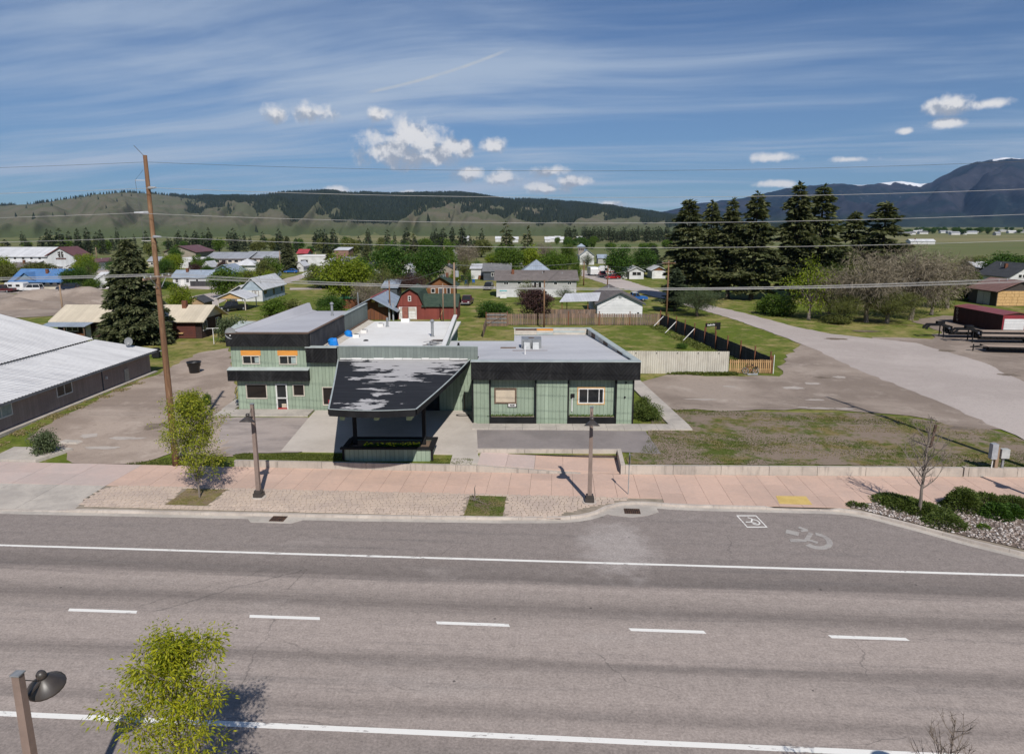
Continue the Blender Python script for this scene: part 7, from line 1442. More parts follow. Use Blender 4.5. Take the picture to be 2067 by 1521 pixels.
for a in (('round_a', 'light green spreading tree in the middle behind the plank shed', 702, 620, 515, 104, 'bright_leaf'), ('round_b', 'dark green round tree left of the grey cottage', 790, 580, 494, 84, 'deep_leaf'), ('round_a', 'dark green round tree right of the grey cottage', 867, 582, 495, 72, 'deep_leaf'), ('round_c', 'light green tree behind the dark round trees', 905, 560, 487, 34, 'mid_leaf'),
          ('round_b', 'green tree beside the blue house and the lane', 457, 601, 541, 66, 'mid_leaf'), ('round_c', 'small bright green tree right of the spruce', 366, 640, 577, 52, 'bright_leaf'), ('round_a', 'dense green tree right of the blue roofed house', 151, 583, 540, 54, 'deep_leaf'), ('round_b', 'low green tree in front of the white hall', 78, 560, 530, 76, 'olive_leaf'), ('round_c', 'grey green tree at the left edge before the hall', 15, 570, 532, 44, 'olive_leaf'),
          ('round_c', 'green tree left of the white bungalow', 1249, 562, 498, 62, 'deep_leaf'), ('round_b', 'green tree behind the white bungalow', 1299, 557, 499, 52, 'deep_leaf'), ('round_a', 'round green tree behind the slate house', 1027, 562, 496, 66, 'mid_leaf'), ('round_b', 'pale green tree behind the hip roofed house', 1072, 560, 499, 52, 'bright_leaf'), ('round_a', 'green tree right of the hip roofed house', 1118, 562, 505, 54, 'mid_leaf'), ('round_c', 'green tree left of the church', 1146, 548, 495, 34, 'mid_leaf'), ('round_c', 'narrow green tree at the end of the ranch house', 1160, 580, 522, 24, 'mid_leaf'),
          ('open_leaf', 'loose green tree left of the beige garage', 938, 560, 520, 40, 'olive_leaf'), ('open_leaf', 'small round tree by the blue lawn chairs', 945, 580, 545, 24, 'deep_leaf'), ('round_c', 'leafy tree among the shops', 400, 548, 515, 24, 'mid_leaf'), ('round_a', 'round tree in front of the grey roofed block', 424, 545, 518, 32, 'deep_leaf'), ('round_b', 'green tree beside the rounded shed', 535, 560, 527, 34, 'mid_leaf'), ('round_b', 'dark red tree before the white shop', 452, 556, 527, 26, 'purple_leaf'), ('round_b', 'dull red bush before the white shop', 395, 556, 533, 26, 'purple_leaf'), ('round_c', 'green tree behind the tiny white house', 678, 565, 525, 30, 'mid_leaf'),
          ('bush', 'pale shrub tree behind the spruce top', 345, 545, 515, 40, 'olive_leaf'), ('round_a', 'dark spreading bush by the covered boat', 660, 580, 552, 90, 'deep_leaf'), ('open_leaf', 'grey green tree right of the light green tree', 775, 600, 532, 60, 'olive_leaf'), ('round_b', 'bright bush tree behind the left roof edge', 560, 655, 603, 66, 'mid_leaf'), ('round_c', 'second bush tree behind the left roof edge', 596, 655, 606, 52, 'olive_leaf'), ('round_a', 'dark evergreen bush behind the silver roof', 668, 640, 596, 64, 'deep_leaf'), ('round_b', 'low leafy bush right behind the silver roof', 655, 652, 620, 60, 'mid_leaf'),
          ('round_b', 'purple leaved tree behind the plank fence', 1080, 643, 580, 70, 'purple_leaf'), ('open_leaf', 'thin leafy tree in front of the ranch house', 1062, 615, 567, 50, 'olive_leaf'), ('open_leaf', 'small pale blossom tree at the right of the ranch house', 1140, 606, 578, 40, 'sage_leaf'), ('round_a', 'green leafy tree behind the bare willows', 1650, 600, 520, 110, 'mid_leaf'), ('round_b', 'green undergrowth tree between the willows', 1740, 610, 535, 120, 'olive_leaf'), ('open_leaf', 'blossoming tree in front of the church', 1185, 540, 510, 28, 'sage_leaf'),
          ('round_a', 'bushy green tree in front of the right garage', 1905, 618, 545, 70, 'olive_leaf'), ('round_b', 'green tree in the far field corner at right', 2025, 560, 512, 90, 'deep_leaf'), ('round_c', 'light green tree left of the far right trees', 1965, 552, 518, 50, 'olive_leaf')): T(a[0], 'leafy_tree', a[1], *a[2:])
for a in (('twiggy', 'left bare grey willow below the tall conifers', 1672, 645, 545, 84, 'grey_twig'), ('twiggy_b', 'middle bare grey willow with forked trunks', 1748, 650, 512, 120, 'grey_twig'), ('twiggy', 'right bare grey willow above the trailers', 1838, 645, 503, 128, 'grey_twig'), ('twiggy_b', 'rearmost bare grey willow towards the field', 1912, 622, 520, 92, 'grey_twig'), ('twiggy', 'low twiggy thicket under the middle willow', 1790, 652, 585, 110, 'olive_leaf'), ('twiggy_b', 'low twiggy thicket under the left willow', 1700, 650, 590, 80, 'olive_leaf')): T(a[0], 'willow_tree', a[1], *a[2:], bark=m_greybark)
T('twiggy', 'orchard_tree', 'small spreading half bare tree beside the street', 1407, 638, 580, 84, 'sage_leaf', bark=m_bark); T('twiggy_b', 'bare_tree', 'bare grey tree left of the conifer pair', 940, 545, 495, 60, 'grey_twig'); T('twiggy_b', 'bare_tree', 'bare grey tree right of the conifer pair', 1100, 540, 492, 40, 'grey_twig'); T('twiggy_b', 'bare_tree', 'bare brown tree behind the plank shed', 745, 625, 570, 70, 'grey_twig'); T('twiggy', 'bare_tree', 'brown bare thicket behind the red barn', 830, 600, 555, 80, 'purple_leaf')
for a in (('open_leaf', 'fresh green tree greening in front of the left willow', 1632, 645, 522, 96, 'bright_leaf'), ('open_leaf', 'sparse greening tree beside the middle willow', 1702, 640, 520, 90, 'olive_leaf'), ('open_leaf', 'sparse greening tree right of the right willow', 1880, 635, 545, 90, 'olive_leaf')): T(a[0], 'leafy_tree', a[1], *a[2:], bark=m_greybark)
B_ = lambda key, lab, px, pb, pt, w_, mt, name='shrub': T(key, name, lab, px, pb, pt, w_, mt, cat='shrub')
B_('bush', 'big dark lilac shrub left of the plank gate', 985, 640, 608, 50, 'deep_leaf'); B_('bush_b', 'second dark lilac shrub touching the plank gate', 1015, 642, 609, 46, 'deep_leaf'); B_('bush', 'bright green shrub below the tall conifers', 1570, 636, 594, 74, 'mid_leaf'); B_('bush_b', 'second bright shrub below the tall conifers', 1545, 632, 597, 40, 'mid_leaf')
B_('bush', 'feathery green shrub at the left end of the gravel drive', 92, 908, 858, 58, 'sage_leaf'); B_('bush_b', 'small green shrub beyond the young pavement tree', 415, 818, 792, 24, 'mid_leaf'); B_('bush', 'pale leafy bush right of the brown house', 470, 690, 640, 66, 'sage_leaf'); B_('bush_b', 'upper dark shrub at the corner of the right wing', 1295, 832, 796, 34, 'juniper_needle'); B_('bush', 'spreading dark juniper at the corner of the right wing', 1310, 846, 815, 62, 'juniper_needle'); B_('bush', 'bush at the foot of the pole before the hall', 185, 582, 562, 36, 'mid_leaf'); B_('bush', 'small round clump in the grassy yard', 1376, 703, 692, 24, 'deep_leaf'); B_('bush', 'weed clump under the willows', 1690, 652, 635, 60, 'olive_leaf'); B_('bush_b', 'dark hedge left of the blue house', 340, 582, 566, 50, 'deep_leaf')
HP = [o.location.copy() for o in bpy.data.objects if o.type == 'EMPTY' and o.get('category') in ('house', 'shop', 'building', 'hall', 'garage', 'shed', 'church', 'cabin', 'barn', 'carport', 'car', 'pickup')]
tr = random.Random(5); kk = 0
while kk < 46:
    px, py = tr.uniform(-20, 1180), tr.uniform(523, 584)
    if px < 240 and py > 575 or 1000 < px < 1165 and py > 560 or 930 < px < 1000 and py > 566: continue
    q = G(px, py)
    if min((Vector((h_.x + 4, h_.y + 3, 0)) - Vector((q.x, q.y, 0))).length for h_ in HP) < 8.5: continue
    h = tr.uniform(3.5, 7.5); plant(tr.choice(('round_a', 'round_b', 'round_c', 'open_leaf')), 'garden_tree', 'small leafy garden tree between the houses of the town', 'tree', q, h, h * tr.uniform(.75, 1.15), LM[tr.choice(('mid_leaf', 'deep_leaf', 'olive_leaf', 'bright_leaf'))], 'garden trees of the town'); kk += 1
# ---- distant trees in rows
rr = random.Random(17)
GF = 'trees across the far side of town'
for k in range(150):
    px = rr.uniform(-30, 1010); py = rr.choice((rr.uniform(497, 512), rr.uniform(503, 520)));
    if 330 < px < 600 and py > 512: py = 508
    h = rr.uniform(7, 14); p = G(px, py)
    if rr.random() < .66: plant('far_con_' + rr.choice('abc'), 'distant_conifer', 'dark conifer in the tree belt beyond the town roofs', 'tree', p, h, h * rr.uniform(.32, .5), LM['far_needle'], GF)
    else: plant('far_round', 'distant_tree', 'small leafy tree in the tree belt beyond the town roofs', 'tree', p, h * .62, h * .62 * rr.uniform(.8, 1.3), LM[rr.choice(('mid_leaf', 'olive_leaf', 'deep_leaf'))], GF)
for a in ((160, 512, 484, 20), (175, 512, 486, 18), (12, 508, 484, 22), (60, 510, 490, 18), (745, 505, 478, 16), (655, 505, 487, 16)): T('far_con_b', 'distant_conifer', 'dark conifer in the tree belt beyond the town roofs', *a, 'far_needle', group=GF)
for k in range(70):
    px = rr.uniform(1140, 1370); py = rr.uniform(484, 491) + (px - 1140) / 230 * -2; p = G(px, py); h = rr.uniform(9, 15); plant('far_con_' + rr.choice('abc'), 'distant_pine', 'dark pine in the row above the green field', 'tree', p, h, h * .45, LM['far_needle'], 'pine row above the field')
for k in range(46):
    px = rr.uniform(1800, 2090); py = rr.uniform(463, 474); p = G(px, py); plant('far_round', 'distant_tree', 'dark tree dot around the far town below the mountains', 'tree', p, rr.uniform(7, 12), rr.uniform(8, 16), LM['deep_leaf'], 'trees of the far town')
for k in range(26):
    px = rr.uniform(1100, 1350); py = rr.uniform(492, 508); 
    if px > 1200 and py < 500: continue
    p = G(px, py); plant('far_round', 'distant_tree', 'leafy tree at the near edge of the green field', 'tree', p, rr.uniform(4, 7), rr.uniform(5, 8), LM[rr.choice(('mid_leaf', 'deep_leaf'))], 'trees at the field edge')
# ---- young street trees: real branches, leaves at the twigs
def young_tree(name, label, p, h, spread, seed, leaves, z0=.15, first=.18, nb=34, lmat='street_leaf', leaf=(.13, .05), sub=5, per=15, bark=m_greybark, lean=(0, 0), rad=.055, top=.95, upness=.9, cat='tree', clump=.115):
    g = random.Random(seed); t = thing(name, label, cat, (p[0], p[1], z0)); tb = MB(); LP, LD = [], []
    tp = [Vector((lean[0] * k / 8 + g.uniform(-.03, .03) * (k > 0), lean[1] * k / 8 + g.uniform(-.03, .03) * (k > 0), h * top * k / 8)) for k in range(9)]; tb.tube(tp, [rad * (1 - .85 * k / 8) for k in range(9)], 7)
    def at_(z): f = z / (h * top) * 8; i = min(int(f), 7); return tp[i].lerp(tp[i + 1], f - i)
    for k in range(nb):
        f = first + (1 - first) * (k + g.uniform(0, .9)) / nb; f = min(f, .985); a = k * 2.4 + g.uniform(-.5, .5); b0 = at_(f * h * top)
        q_ = (f - first) / (1 - first); prof = min(1, .55 + q_ * 3.2) * (1 - q_) ** .78 + .09
        L = spread * prof * g.uniform(.65, 1.15); d = Vector((math.cos(a), math.sin(a), upness * g.uniform(.6, 1.4))).normalized(); pts = [b0]; dd_ = d.copy(); n = 5
        for i in range(n): dd_ = (dd_ + Vector((g.uniform(-.22, .22), g.uniform(-.22, .22), g.uniform(.0, .24)))).normalized(); pts.append(pts[-1] + dd_ * L / n)
        r0 = rad * .5 * (1 - f * .6); tb.tube(pts, [r0 * (1 - .8 * i / n) for i in range(n + 1)], 5, False)
        tips = [(pts[-1], dd_)]
        for j in range(sub):
            i = g.randint(1, n); s0 = pts[i - 1].lerp(pts[i], g.random()); sd = (dd_ * .6 + Vector((g.uniform(-1, 1), g.uniform(-1, 1), g.uniform(-.1, .9)))).normalized(); l2 = L * g.uniform(.22, .48); e = s0 + sd * l2 * .5 + Vector((g.uniform(-.05, .05), g.uniform(-.05, .05), .02)); e2 = e + (sd + Vector((0, 0, .3))).normalized() * l2 * .5
            tb.tube([s0, e, e2], [r0 * .4, r0 * .28, r0 * .1], 4, False); tips += [(e2, sd), (e.lerp(e2, .4), sd)]
            if not leaves:
                for q in range(2): s2 = (sd + Vector((g.uniform(-1, 1), g.uniform(-1, 1), g.uniform(-.2, .7)))).normalized(); tb.tube([e, e + s2 * l2 * .4], [r0 * .22, r0 * .08], 3, False)
        if leaves:
            for q, sd in tips:
                m_ = per if g.random() > .12 else per // 3
                for i in range(m_):
                    o_ = Vector((g.gauss(0, 1), g.gauss(0, 1), g.gauss(0, .8))) * clump * g.uniform(.5, 1.2); LP.append(tuple(q + o_ - sd * g.uniform(0, .12))); LD.append((o_.x * 6 + sd.x * .5 + g.gauss(0, .3), o_.y * 6 + sd.y * .5 + g.gauss(0, .3), o_.z * 4 + g.gauss(-.15, .35)))
    tb.build('trunk', bark, t)
    if leaves:
        gg = np.random.default_rng(seed); n = len(LP); V, F_ = cards(np.array(LP), np.array(LD), leaf[0] * gg.uniform(.65, 1.3, n), leaf[1] * gg.uniform(.7, 1.3, n), gg, .2); link('crown', npmesh('crown', V, F_), LM[lmat], t)
    return t
p = G(403, 1003, .15); young_tree('street_tree', 'young leafy tree in the left pavement pit beside the utility pole', p, 6.35, 3.1, 3, True, first=.13, nb=50, sub=5, per=26, leaf=(.13, .06), upness=.95, clump=.16)
young_tree('street_tree', 'yellow green young tree at the lower left seen from above', (-9.45, 15.0), 5.9, 3.2, 12, True, first=.2, nb=36, lmat='yellow_leaf', sub=4, per=36, leaf=(.125, .04), lean=(.25, .2), upness=1.5, clump=.15)
p = G(1855, 1036, .15); young_tree('bare_street_tree', 'young bare tree in the rock bed on the right', p, 5.9, 2.3, 6, False, first=.24, nb=26, sub=7, rad=.10, lean=(.1, .1), upness=1.0)
young_tree('bare_street_tree', 'bare twiggy tree top at the lower right edge', (9.1, 14.9), 5.2, 1.7, 8, False, first=.40, nb=26, sub=7, rad=.07)
p = G(957, 1010, .15); t = thing('dead_stump', 'broken dead sapling stump in the second pavement pit', 'stump', (p.x, p.y, .13)); MB().tube([(0, 0, 0), (.05, .02, .5), (.03, .0, .8), (.1, 0, 1.0)], [.05, .04, .03, .01], 6).build('stem', m_greybark, t)
for k in range(7): a = k * .9; MB().tube([(.02, 0, .1), (-.35 * math.cos(a), .3 * math.sin(a), .22), (-.75 * math.cos(a * .6), .45 * math.sin(a), .02)], [.02, .016, .008], 4).build('dead_twig', m_greybark, t)
# ---- planting bed on the right
import bmesh
m_stone = M('river_stone', (.36, .31, .28), (.22, .19, .17), ns=3., rough=.8); nt = m_stone.node_tree
bs_ = [n for n in nt.nodes if n.type == 'BSDF_PRINCIPLED'][0]; ri_ = nd(nt, 'NewGeometry').outputs['Random Per Island']; nt.links.new(ramp(nt, ri_, [(0, (.12, .10, .09)), (.35, (.27, .215, .185)), (.7, (.36, .31, .28)), (1, (.55, .52, .49))]), bs_.inputs['Base Color'])
bed = [(16.7, 40.2), (17.3, 39.9), (18.4, 38.9), (20, 37.6), (21.6, 36.3), (23.4, 35.05), (26.4, 33.7), (31, 33.0), (34, 33.0), (34, 40.9), (19.0, 40.9), (17.6, 40.75)]
sheet('planting_bed', bed, M('bed_soil', (.16, .12, .095), (.11, .085, .07), ns=1.5, bump=.4), .012, zf=lambda x, y: .145)
g = np.random.default_rng(4); mbV, mbF = [], []; ico = [(0, 0, 1), (.89, 0, .45), (.28, .85, .45), (-.72, .53, .45), (-.72, -.53, .45), (.28, -.85, .45), (.6, .5, -.2), (-.3, .7, -.2), (-.8, 0, -.2), (-.2, -.75, -.2), (.65, -.45, -.2)]
icf = [(0, 1, 2), (0, 2, 3), (0, 3, 4), (0, 4, 5), (0, 5, 1), (1, 6, 2), (2, 7, 3), (3, 8, 4), (4, 9, 5), (5, 10, 1), (2, 6, 7), (3, 7, 8), (4, 8, 9), (5, 9, 10), (1, 10, 6)]
ic = np.array(ico); icf = np.array(icf); k = 0
while k < 5200:
    x, y = g.uniform(16.7, 33), g.uniform(33, 41)
    if not inside(x, y, bed): continue
    s = g.uniform(.035, .085); a = g.uniform(0, 6.28); q = ic * np.array([s * g.uniform(1, 1.7), s, s * .7]); q = np.stack([q[:, 0] * math.cos(a) - q[:, 1] * math.sin(a), q[:, 0] * math.sin(a) + q[:, 1] * math.cos(a), q[:, 2]], 1) + np.array([x, y, .165]); mbV.append(q); mbF.append(icf + k * 11); k += 1
tag(link('river_stones', npmesh('river_stones', np.concatenate(mbV), np.concatenate(mbF)), m_stone), 'pale river stones covering the planting bed', 'stones', kind='stuff')
def mound(name, label, pts, mat, n, ls, seed, zb=.15, lw=.3):
    """low spreading evergreen: sprays rising from overlapping mounds (x, y, radius, height)"""
    g = np.random.default_rng(seed); t = thing(name, label, 'shrub', (pts[0][0], pts[0][1], zb)); Ps, Ds = [], []; tot = sum(q[2] ** 2 for q in pts); tb = MB()
    for x, y, r_, h_ in pts:
        m_ = int(n * r_ ** 2 / tot); rr_ = np.sqrt(g.uniform(0, 1, m_)) * r_ * (1 + .18 * np.sin(g.uniform(0, 6.28) + 5 * g.uniform(0, 1, m_))); a = g.uniform(0, 6.28, m_); f = np.clip(1 - (rr_ / r_) ** 2.2, 0, 1)
        P = np.stack([x - pts[0][0] + rr_ * np.cos(a), y - pts[0][1] + rr_ * np.sin(a), h_ * f * g.uniform(.45, 1.0, m_)], 1); Ps.append(P); Ds.append(np.stack([np.cos(a), np.sin(a), np.full(m_, .55)], 1) + g.normal(0, .45, (m_, 3)))
        for k in range(8): b_ = k * .785; tb.tube([(x - pts[0][0], y - pts[0][1], 0), (x - pts[0][0] + .6 * r_ * math.cos(b_), y - pts[0][1] + .6 * r_ * math.sin(b_), h_ * .6)], [.03, .01], 4, False)
    P = np.concatenate(Ps); V, F_ = cards(P, np.concatenate(Ds), ls * g.uniform(.6, 1.4, len(P)), ls * lw * g.uniform(.7, 1.3, len(P)), g, .1); link('foliage', npmesh('foliage', V, F_), LM[mat], t); tb.build('stem', m_bark, t)
gx = lambda px, py: (G(px, py, .15).x, G(px, py, .15).y)
a, b_, c, d, e, f_ = gx(1800, 1012), gx(1850, 1030), gx(1905, 1055), gx(1940, 1025), gx(2010, 1040), gx(2067, 1035)
mound('ground_juniper', 'low spreading juniper under the young bare tree', [(a[0], a[1], 1.0, .42), (b_[0] - .3, b_[1] + .6, 1.15, .5), (b_[0] + .3, b_[1] - .1, 1.1, .5), (c[0], c[1], 1.05, .48), (c[0] + .3, c[1] + .9, .8, .5)], 'juniper_needle', 11000, .17, 2)
mound('round_shrub', 'tall rounded evergreen shrub in the rock bed', [(d[0], d[1], .95, 1.25), (d[0] + .3, d[1] + .2, .9, 1.1)], 'juniper_needle', 6500, .17, 3)
mound('green_shrub', 'bright green shrub right of the rounded evergreen', [(e[0], e[1], .8, .75), (e[0] + .9, e[1] + .2, .7, .6)], 'deep_leaf', 4500, .15, 4, lw=.5)
mound('ground_juniper', 'low juniper at the right edge behind the green shrub', [(f_[0], f_[1] + 1.0, 1.1, .55), (f_[0] - 1.1, f_[1] + 1.6, .9, .5), (f_[0] + 1.2, f_[1], 1.1, .6)], 'juniper_needle', 8000, .17, 5)
q = gx(1722, 1020); mound('weed_tuft', 'small weed clump at the tip of the rock bed', [(q[0], q[1], .32, .25), (q[0] + .5, q[1] - .1, .28, .2)], 'juniper_needle', 700, .12, 6); q = gx(1985, 1065); mound('weed_tuft', 'small green weed tuft among the stones', [(q[0], q[1], .3, .22)], 'mid_leaf', 400, .12, 7)
# ---- flowers in the canopy planter
g = np.random.default_rng(9); n = 2600; P = np.stack([g.uniform(-10.5, -6.7, n), g.uniform(46.5, 47.0, n), np.full(n, 1.26)], 1); P[:, 2] += g.uniform(0, .22, n) * (.6 + .4 * np.sin(P[:, 0] * 9)); V, F_ = cards(P, g.normal(0, 1, (n, 3)) + np.array([0, 0, .8]), g.uniform(.06, .15, n), .06, g)
t = thing('flower_bed', 'row of yellow flowers in the black rimmed planter', 'flowers', (0, 0, 0), TH); link('leaves', npmesh('leaves', V, F_), LM['flower_green'], t)['kind'] = 'stuff'
m_yel = M('yellow_petal', (.90, .80, .03), (.80, .66, .02), ns=5)
for k in range(58):
    x, y, z = g.uniform(-10.5, -6.7), g.uniform(46.5, 46.95), 1.26 + g.uniform(.14, .28); o = MB().lathe([(.001, .0), (.055, .02), (.07, .05), (.03, .045), (.001, .03)], 6, (x, y, z)).build('bloom', m_yel, t)
for k, (a, b_) in enumerate(((-2.0, .9), (4.3, 7.4))):
    n = 500; P = np.stack([g.choice(np.linspace(a, b_, 7), n) + g.normal(0, .17, n), g.uniform(VB, VB + .22, n), np.full(n, 1.11)], 1); V, F_ = cards(P, g.normal(0, .6, (n, 3)) + np.array([0, -.2, .9]), g.uniform(.06, .24, n), .06, g); o = link('box_plants', npmesh('box_plants', V, F_), LM['mid_leaf'], None, (0, 0, 0), TH); tag(o, ('weedy plants in the left window box', 'weedy plants in the right window box')[k], 'plants', kind='stuff')
# ---- grass tufts
def vn(x, y, seed=0):
    xi, yi = np.floor(x).astype(np.int64), np.floor(y).astype(np.int64); xf, yf = x - xi, y - yi; u, v = xf * xf * (3 - 2 * xf), yf * yf * (3 - 2 * yf)
    def h(i, j): n = (i * 374761393 + j * 668265263 + seed * 974711) & 0x7fffffff; n = ((n ^ (n >> 13)) * 1274126177) & 0x7fffffff; return ((n ^ (n >> 16)) & 0xffff) / 65535.
    return (h(xi, yi) * (1 - u) + h(xi + 1, yi) * u) * (1 - v) + (h(xi, yi + 1) * (1 - u) + h(xi + 1, yi + 1) * u) * v
def fbm(x, y, seed=0, o=4, ro=.5):
    s, a, t_ = 0., 1., 0.
    for k in range(o): s = s + a * vn(x * 2 ** k, y * 2 ** k, seed + k * 17); t_ += a; a *= ro
    return s / t_
def tufts(name, label, poly, n, thr, freq, seed, hmax=.16, dry=.25, mat='grass_blade'):
    g = np.random.default_rng(seed); xs_ = [p[0] for p in poly]; ys_ = [p[1] for p in poly]; X = g.uniform(min(xs_), max(xs_), n * 3); Y = g.uniform(min(ys_), max(ys_), n * 3); m_ = fbm(X * freq * .55, Y * freq * 1.5, seed) + .18 * (g.uniform(0, 1, n * 3) - .5) > thr; X, Y = X[m_], Y[m_]; ins = np.array([inside(x, y, poly) for x, y in zip(X, Y)]); X, Y = X[ins][:n], Y[ins][:n]
    Z = np.array([gz(x, y) for x, y in zip(X, Y)]); P = np.stack([X, Y, Z], 1); k = len(P); V, F_ = cards(P, np.array([0, 0, 1.]) + g.normal(0, .55, (k, 3)), hmax * g.uniform(.4, 1, k), hmax * .45, g, .2); tag(link(name, npmesh(name, V, F_), LM[mat]), label, 'grass', kind='stuff')
lot = [(p.x, p.y) for p in gp((1318, 824), (1500, 831), (1750, 836), (1990, 866), (2100, 905), (2130, 950), (2000, 946), (1700, 940), (1275, 938), (1312, 880))]
tufts('lot_grass', 'patchy short grass on the empty lot behind the right wall', lot, 15000, .55, .30, 5, .13); tufts('dry_lot_grass', 'dry straw tufts on the empty lot', lot, 9000, .54, .4, 8, .13, mat='dry_blade')
tufts('verge_grass', 'green grass strip behind the wall left of the canopy', [(-21.5, 45.05), (-13.9, 45.05), (-14.1, 46.6), (-22.3, 46.4)], 6000, .36, .8, 3, .12); tufts('pole_grass', 'grass patch round the foot of the tall utility pole', [(-29.3, 44.8), (-22.6, 44.8), (-22.8, 46.6), (-25.5, 46.9), (-27.5, 45.9)], 3000, .42, .8, 4, .14); tufts('walk_weeds', 'dry weeds along the foot of the grey building', [tuple(B(-38.9, 47).xy), tuple(B(-37.6, 47.5).xy), tuple(B(-37.4, 74).xy), tuple(B(-38.9, 75).xy)], 3500, .5, .7, 6, .2, mat='dry_blade')
tufts('curb_weeds', 'weeds and gravel beside the planter', [(-8.4, 45.05), (-5.6, 45.05), (-5.6, 46.2), (-8.4, 46.0)], 700, .4, 1.2, 7, .12); tufts('fence_weeds', 'green weeds along the foot of the cream fence', [tuple(B(15.5, 74.2).xy), tuple(B(23.2, 74.5).xy), tuple(B(23.2, 75.3).xy), tuple(B(15.5, 75.3).xy)], 1800, .4, .8, 9, .4); tufts('yard_tufts', 'taller grass along the dark board fence', [tuple(B(24.3, 77).xy), tuple(B(26.6, 77).xy), tuple(B(22.4, 112).xy), tuple(B(20.3, 112).xy)], 4500, .46, .4, 10, .4)
tufts('pit_grass', 'dry grass round the young tree in its pit', [(-22.6, 38.1), (-20.3, 38.1), (-20.3, 40.5), (-22.6, 40.5)], 1500, .42, 1.2, 11, .1, mat='dry_blade'); tufts('stump_grass', 'green grass round the dead stump in its pit', [(-5.1, 37.6), (-3.0, 37.6), (-3.0, 40.5), (-5.1, 40.5)], 1800, .42, 1.2, 12, .12)
# ================================================================== HILLS AND MOUNTAINS
def p2ae(px, py): d = ray(px, py); return math.atan2(d.x, d.y), math.atan2(d.z, math.hypot(d.x, d.y))
def ridge_table(pts):
    q = [p2ae(*p) for p in pts]; return np.array([a for a, e in q]), np.array([math.tan(e) for a, e in q])
def terrain(name, table, a_lo, a_hi, nA, r_b, r_r, r_e, nR, seed, spur_f, spur_a, jag_a, expo=1.1):
    ta, te = table; A = np.linspace(a_lo, a_hi, nA); Rr = np.concatenate([np.linspace(r_b, r_r, nR), np.linspace(r_r, r_e, nR // 4 + 1)[1:]]); AA, RR_ = np.meshgrid(A, Rr)
    Hr = CAM_H + r_r * np.interp(AA, ta, te); Hr = np.maximum(Hr, 2.0); Hr = Hr + jag_a * (fbm(AA * 90, AA * 0 + 3, seed + 3) - .5)
    t = np.clip((RR_ - r_b) / (r_r - r_b), 0, 1); sp = 1 - 2 * np.abs(fbm(AA * spur_f + .35 * np.sin(RR_ / 700.), RR_ / 2600., seed, 3) * 2 - 1); sp = np.clip((sp - sp.mean()) / (1.6 * sp.std()), -1, 1); fine_ = fbm(AA * spur_f * 4, RR_ / 500., seed + 9, 4) - .5
    h = Hr * (t ** expo + spur_a * t * (1 - t) ** .8 * (sp + .35) + spur_a * .9 * t * (1 - t) ** 1.2 * fine_)
    back = RR_ > r_r; h = np.where(back, Hr * (1 - .5 * (RR_ - r_r) / (r_e - r_r)), h); h = np.where(t <= 0, -3., h)
    X, Y = RR_ * np.sin(AA), RR_ * np.cos(AA); V = np.stack([X, Y, h], 2).reshape(-1, 3); n0, n1 = AA.shape
    I = np.arange(n0 * n1).reshape(n0, n1); F_ = np.stack([I[:-1, :-1], I[:-1, 1:], I[1:, 1:], I[1:, :-1]], 2).reshape(-1, 4)
    me = npmesh(name, V, F_); me.polygons.foreach_set('use_smooth', np.ones(len(F_), dtype=bool)); return me, A, Rr, AA, RR_, t, sp, h
tab1 = ridge_table([(-700, 432), (-300, 424), (0, 415), (60, 412), (130, 403), (190, 393), (250, 389), (300, 391), (380, 397), (450, 398), (520, 396), (580, 388), (630, 386), (680, 389), (740, 391), (800, 393), (860, 392), (890, 388), (930, 391), (980, 398), (1010, 403), (1080, 404), (1150, 410), (1200, 415), (1250, 420), (1300, 427), (1350, 435), (1400, 441), (1460, 450), (1540, 456)])
me, A, Rr, AA, RR_, t_, sp_, h_ = terrain('hill_range', tab1, R(-52), R(19), 620, 1050, 5200, 6800, 96, 3, 26, .50, 5.0, 1.55)
ef = np.clip(h_ / np.maximum(np.interp(AA, *tab1) * 5200 + CAM_H, 5), 0, 1.05)
wide = np.clip((AA - p2ae(330, 400)[0]) / (p2ae(640, 400)[0] - p2ae(330, 400)[0]), 0, 1)
nz = fbm(AA * 60, RR_ / 260., 5, 4); nz2 = fbm(AA * 22, RR_ / 600., 8, 3)
dens = wide * (ef * 2.8 - .50 + (nz - .5) * 1.1 + (nz2 - .5) * .9 - .42 * np.clip(sp_ * 2, -1, 1) * (ef < .62)) * (ef > .1) + (1 - wide) * (np.clip((t_ - .95) * 16, 0, 1) * .9 - .34 + (nz - .5) * .7 + .42 * (sp_ < -.75) * (ef > .35) * (AA > p2ae(150, 400)[0]))
dens = np.clip(dens * 2.2, 0, 1)
at_ = me.attributes.new('wooded', 'FLOAT', 'POINT'); at_.data.foreach_set('value', dens.astype(np.float32).ravel())
m_hill, nt = newmat('grass_and_forest_hill'); p_ = pos(nt); fa = nd(nt, 'Attribute', attribute_name='wooded').outputs['Fac']
n1_ = noise(nt, p_, .004, 6, .6); n2_ = noise(nt, p_, .03, 5, .7)
gcol = mixc(nt, sstep(nt, n1_, .4, .62), (.106, .112, .068), (.138, .126, .090)); z_ = nd(nt, 'SeparateXYZ', {0: p_}).outputs[2]; gcol = mixc(nt, sstep(nt, z_, 26., 3.), gcol, (.085, .105, .05))
fcol = mixc(nt, n2_, (.007, .011, .009), (.018, .024, .018)); hcol = mixc(nt, sstep(nt, mth(nt, 'ADD', fa, mth(nt, 'MULTIPLY', mth(nt, 'SUBTRACT', n2_, .5), 1.1)), .35, .62), gcol, fcol)
bsdf(nt, hcol, .95, .05, 0, nd(nt, 'Bump', {'Strength': .8, 'Distance': 10., 'Height': n2_}).outputs[0]); tag(link('hills', me, m_hill), kind='structure')
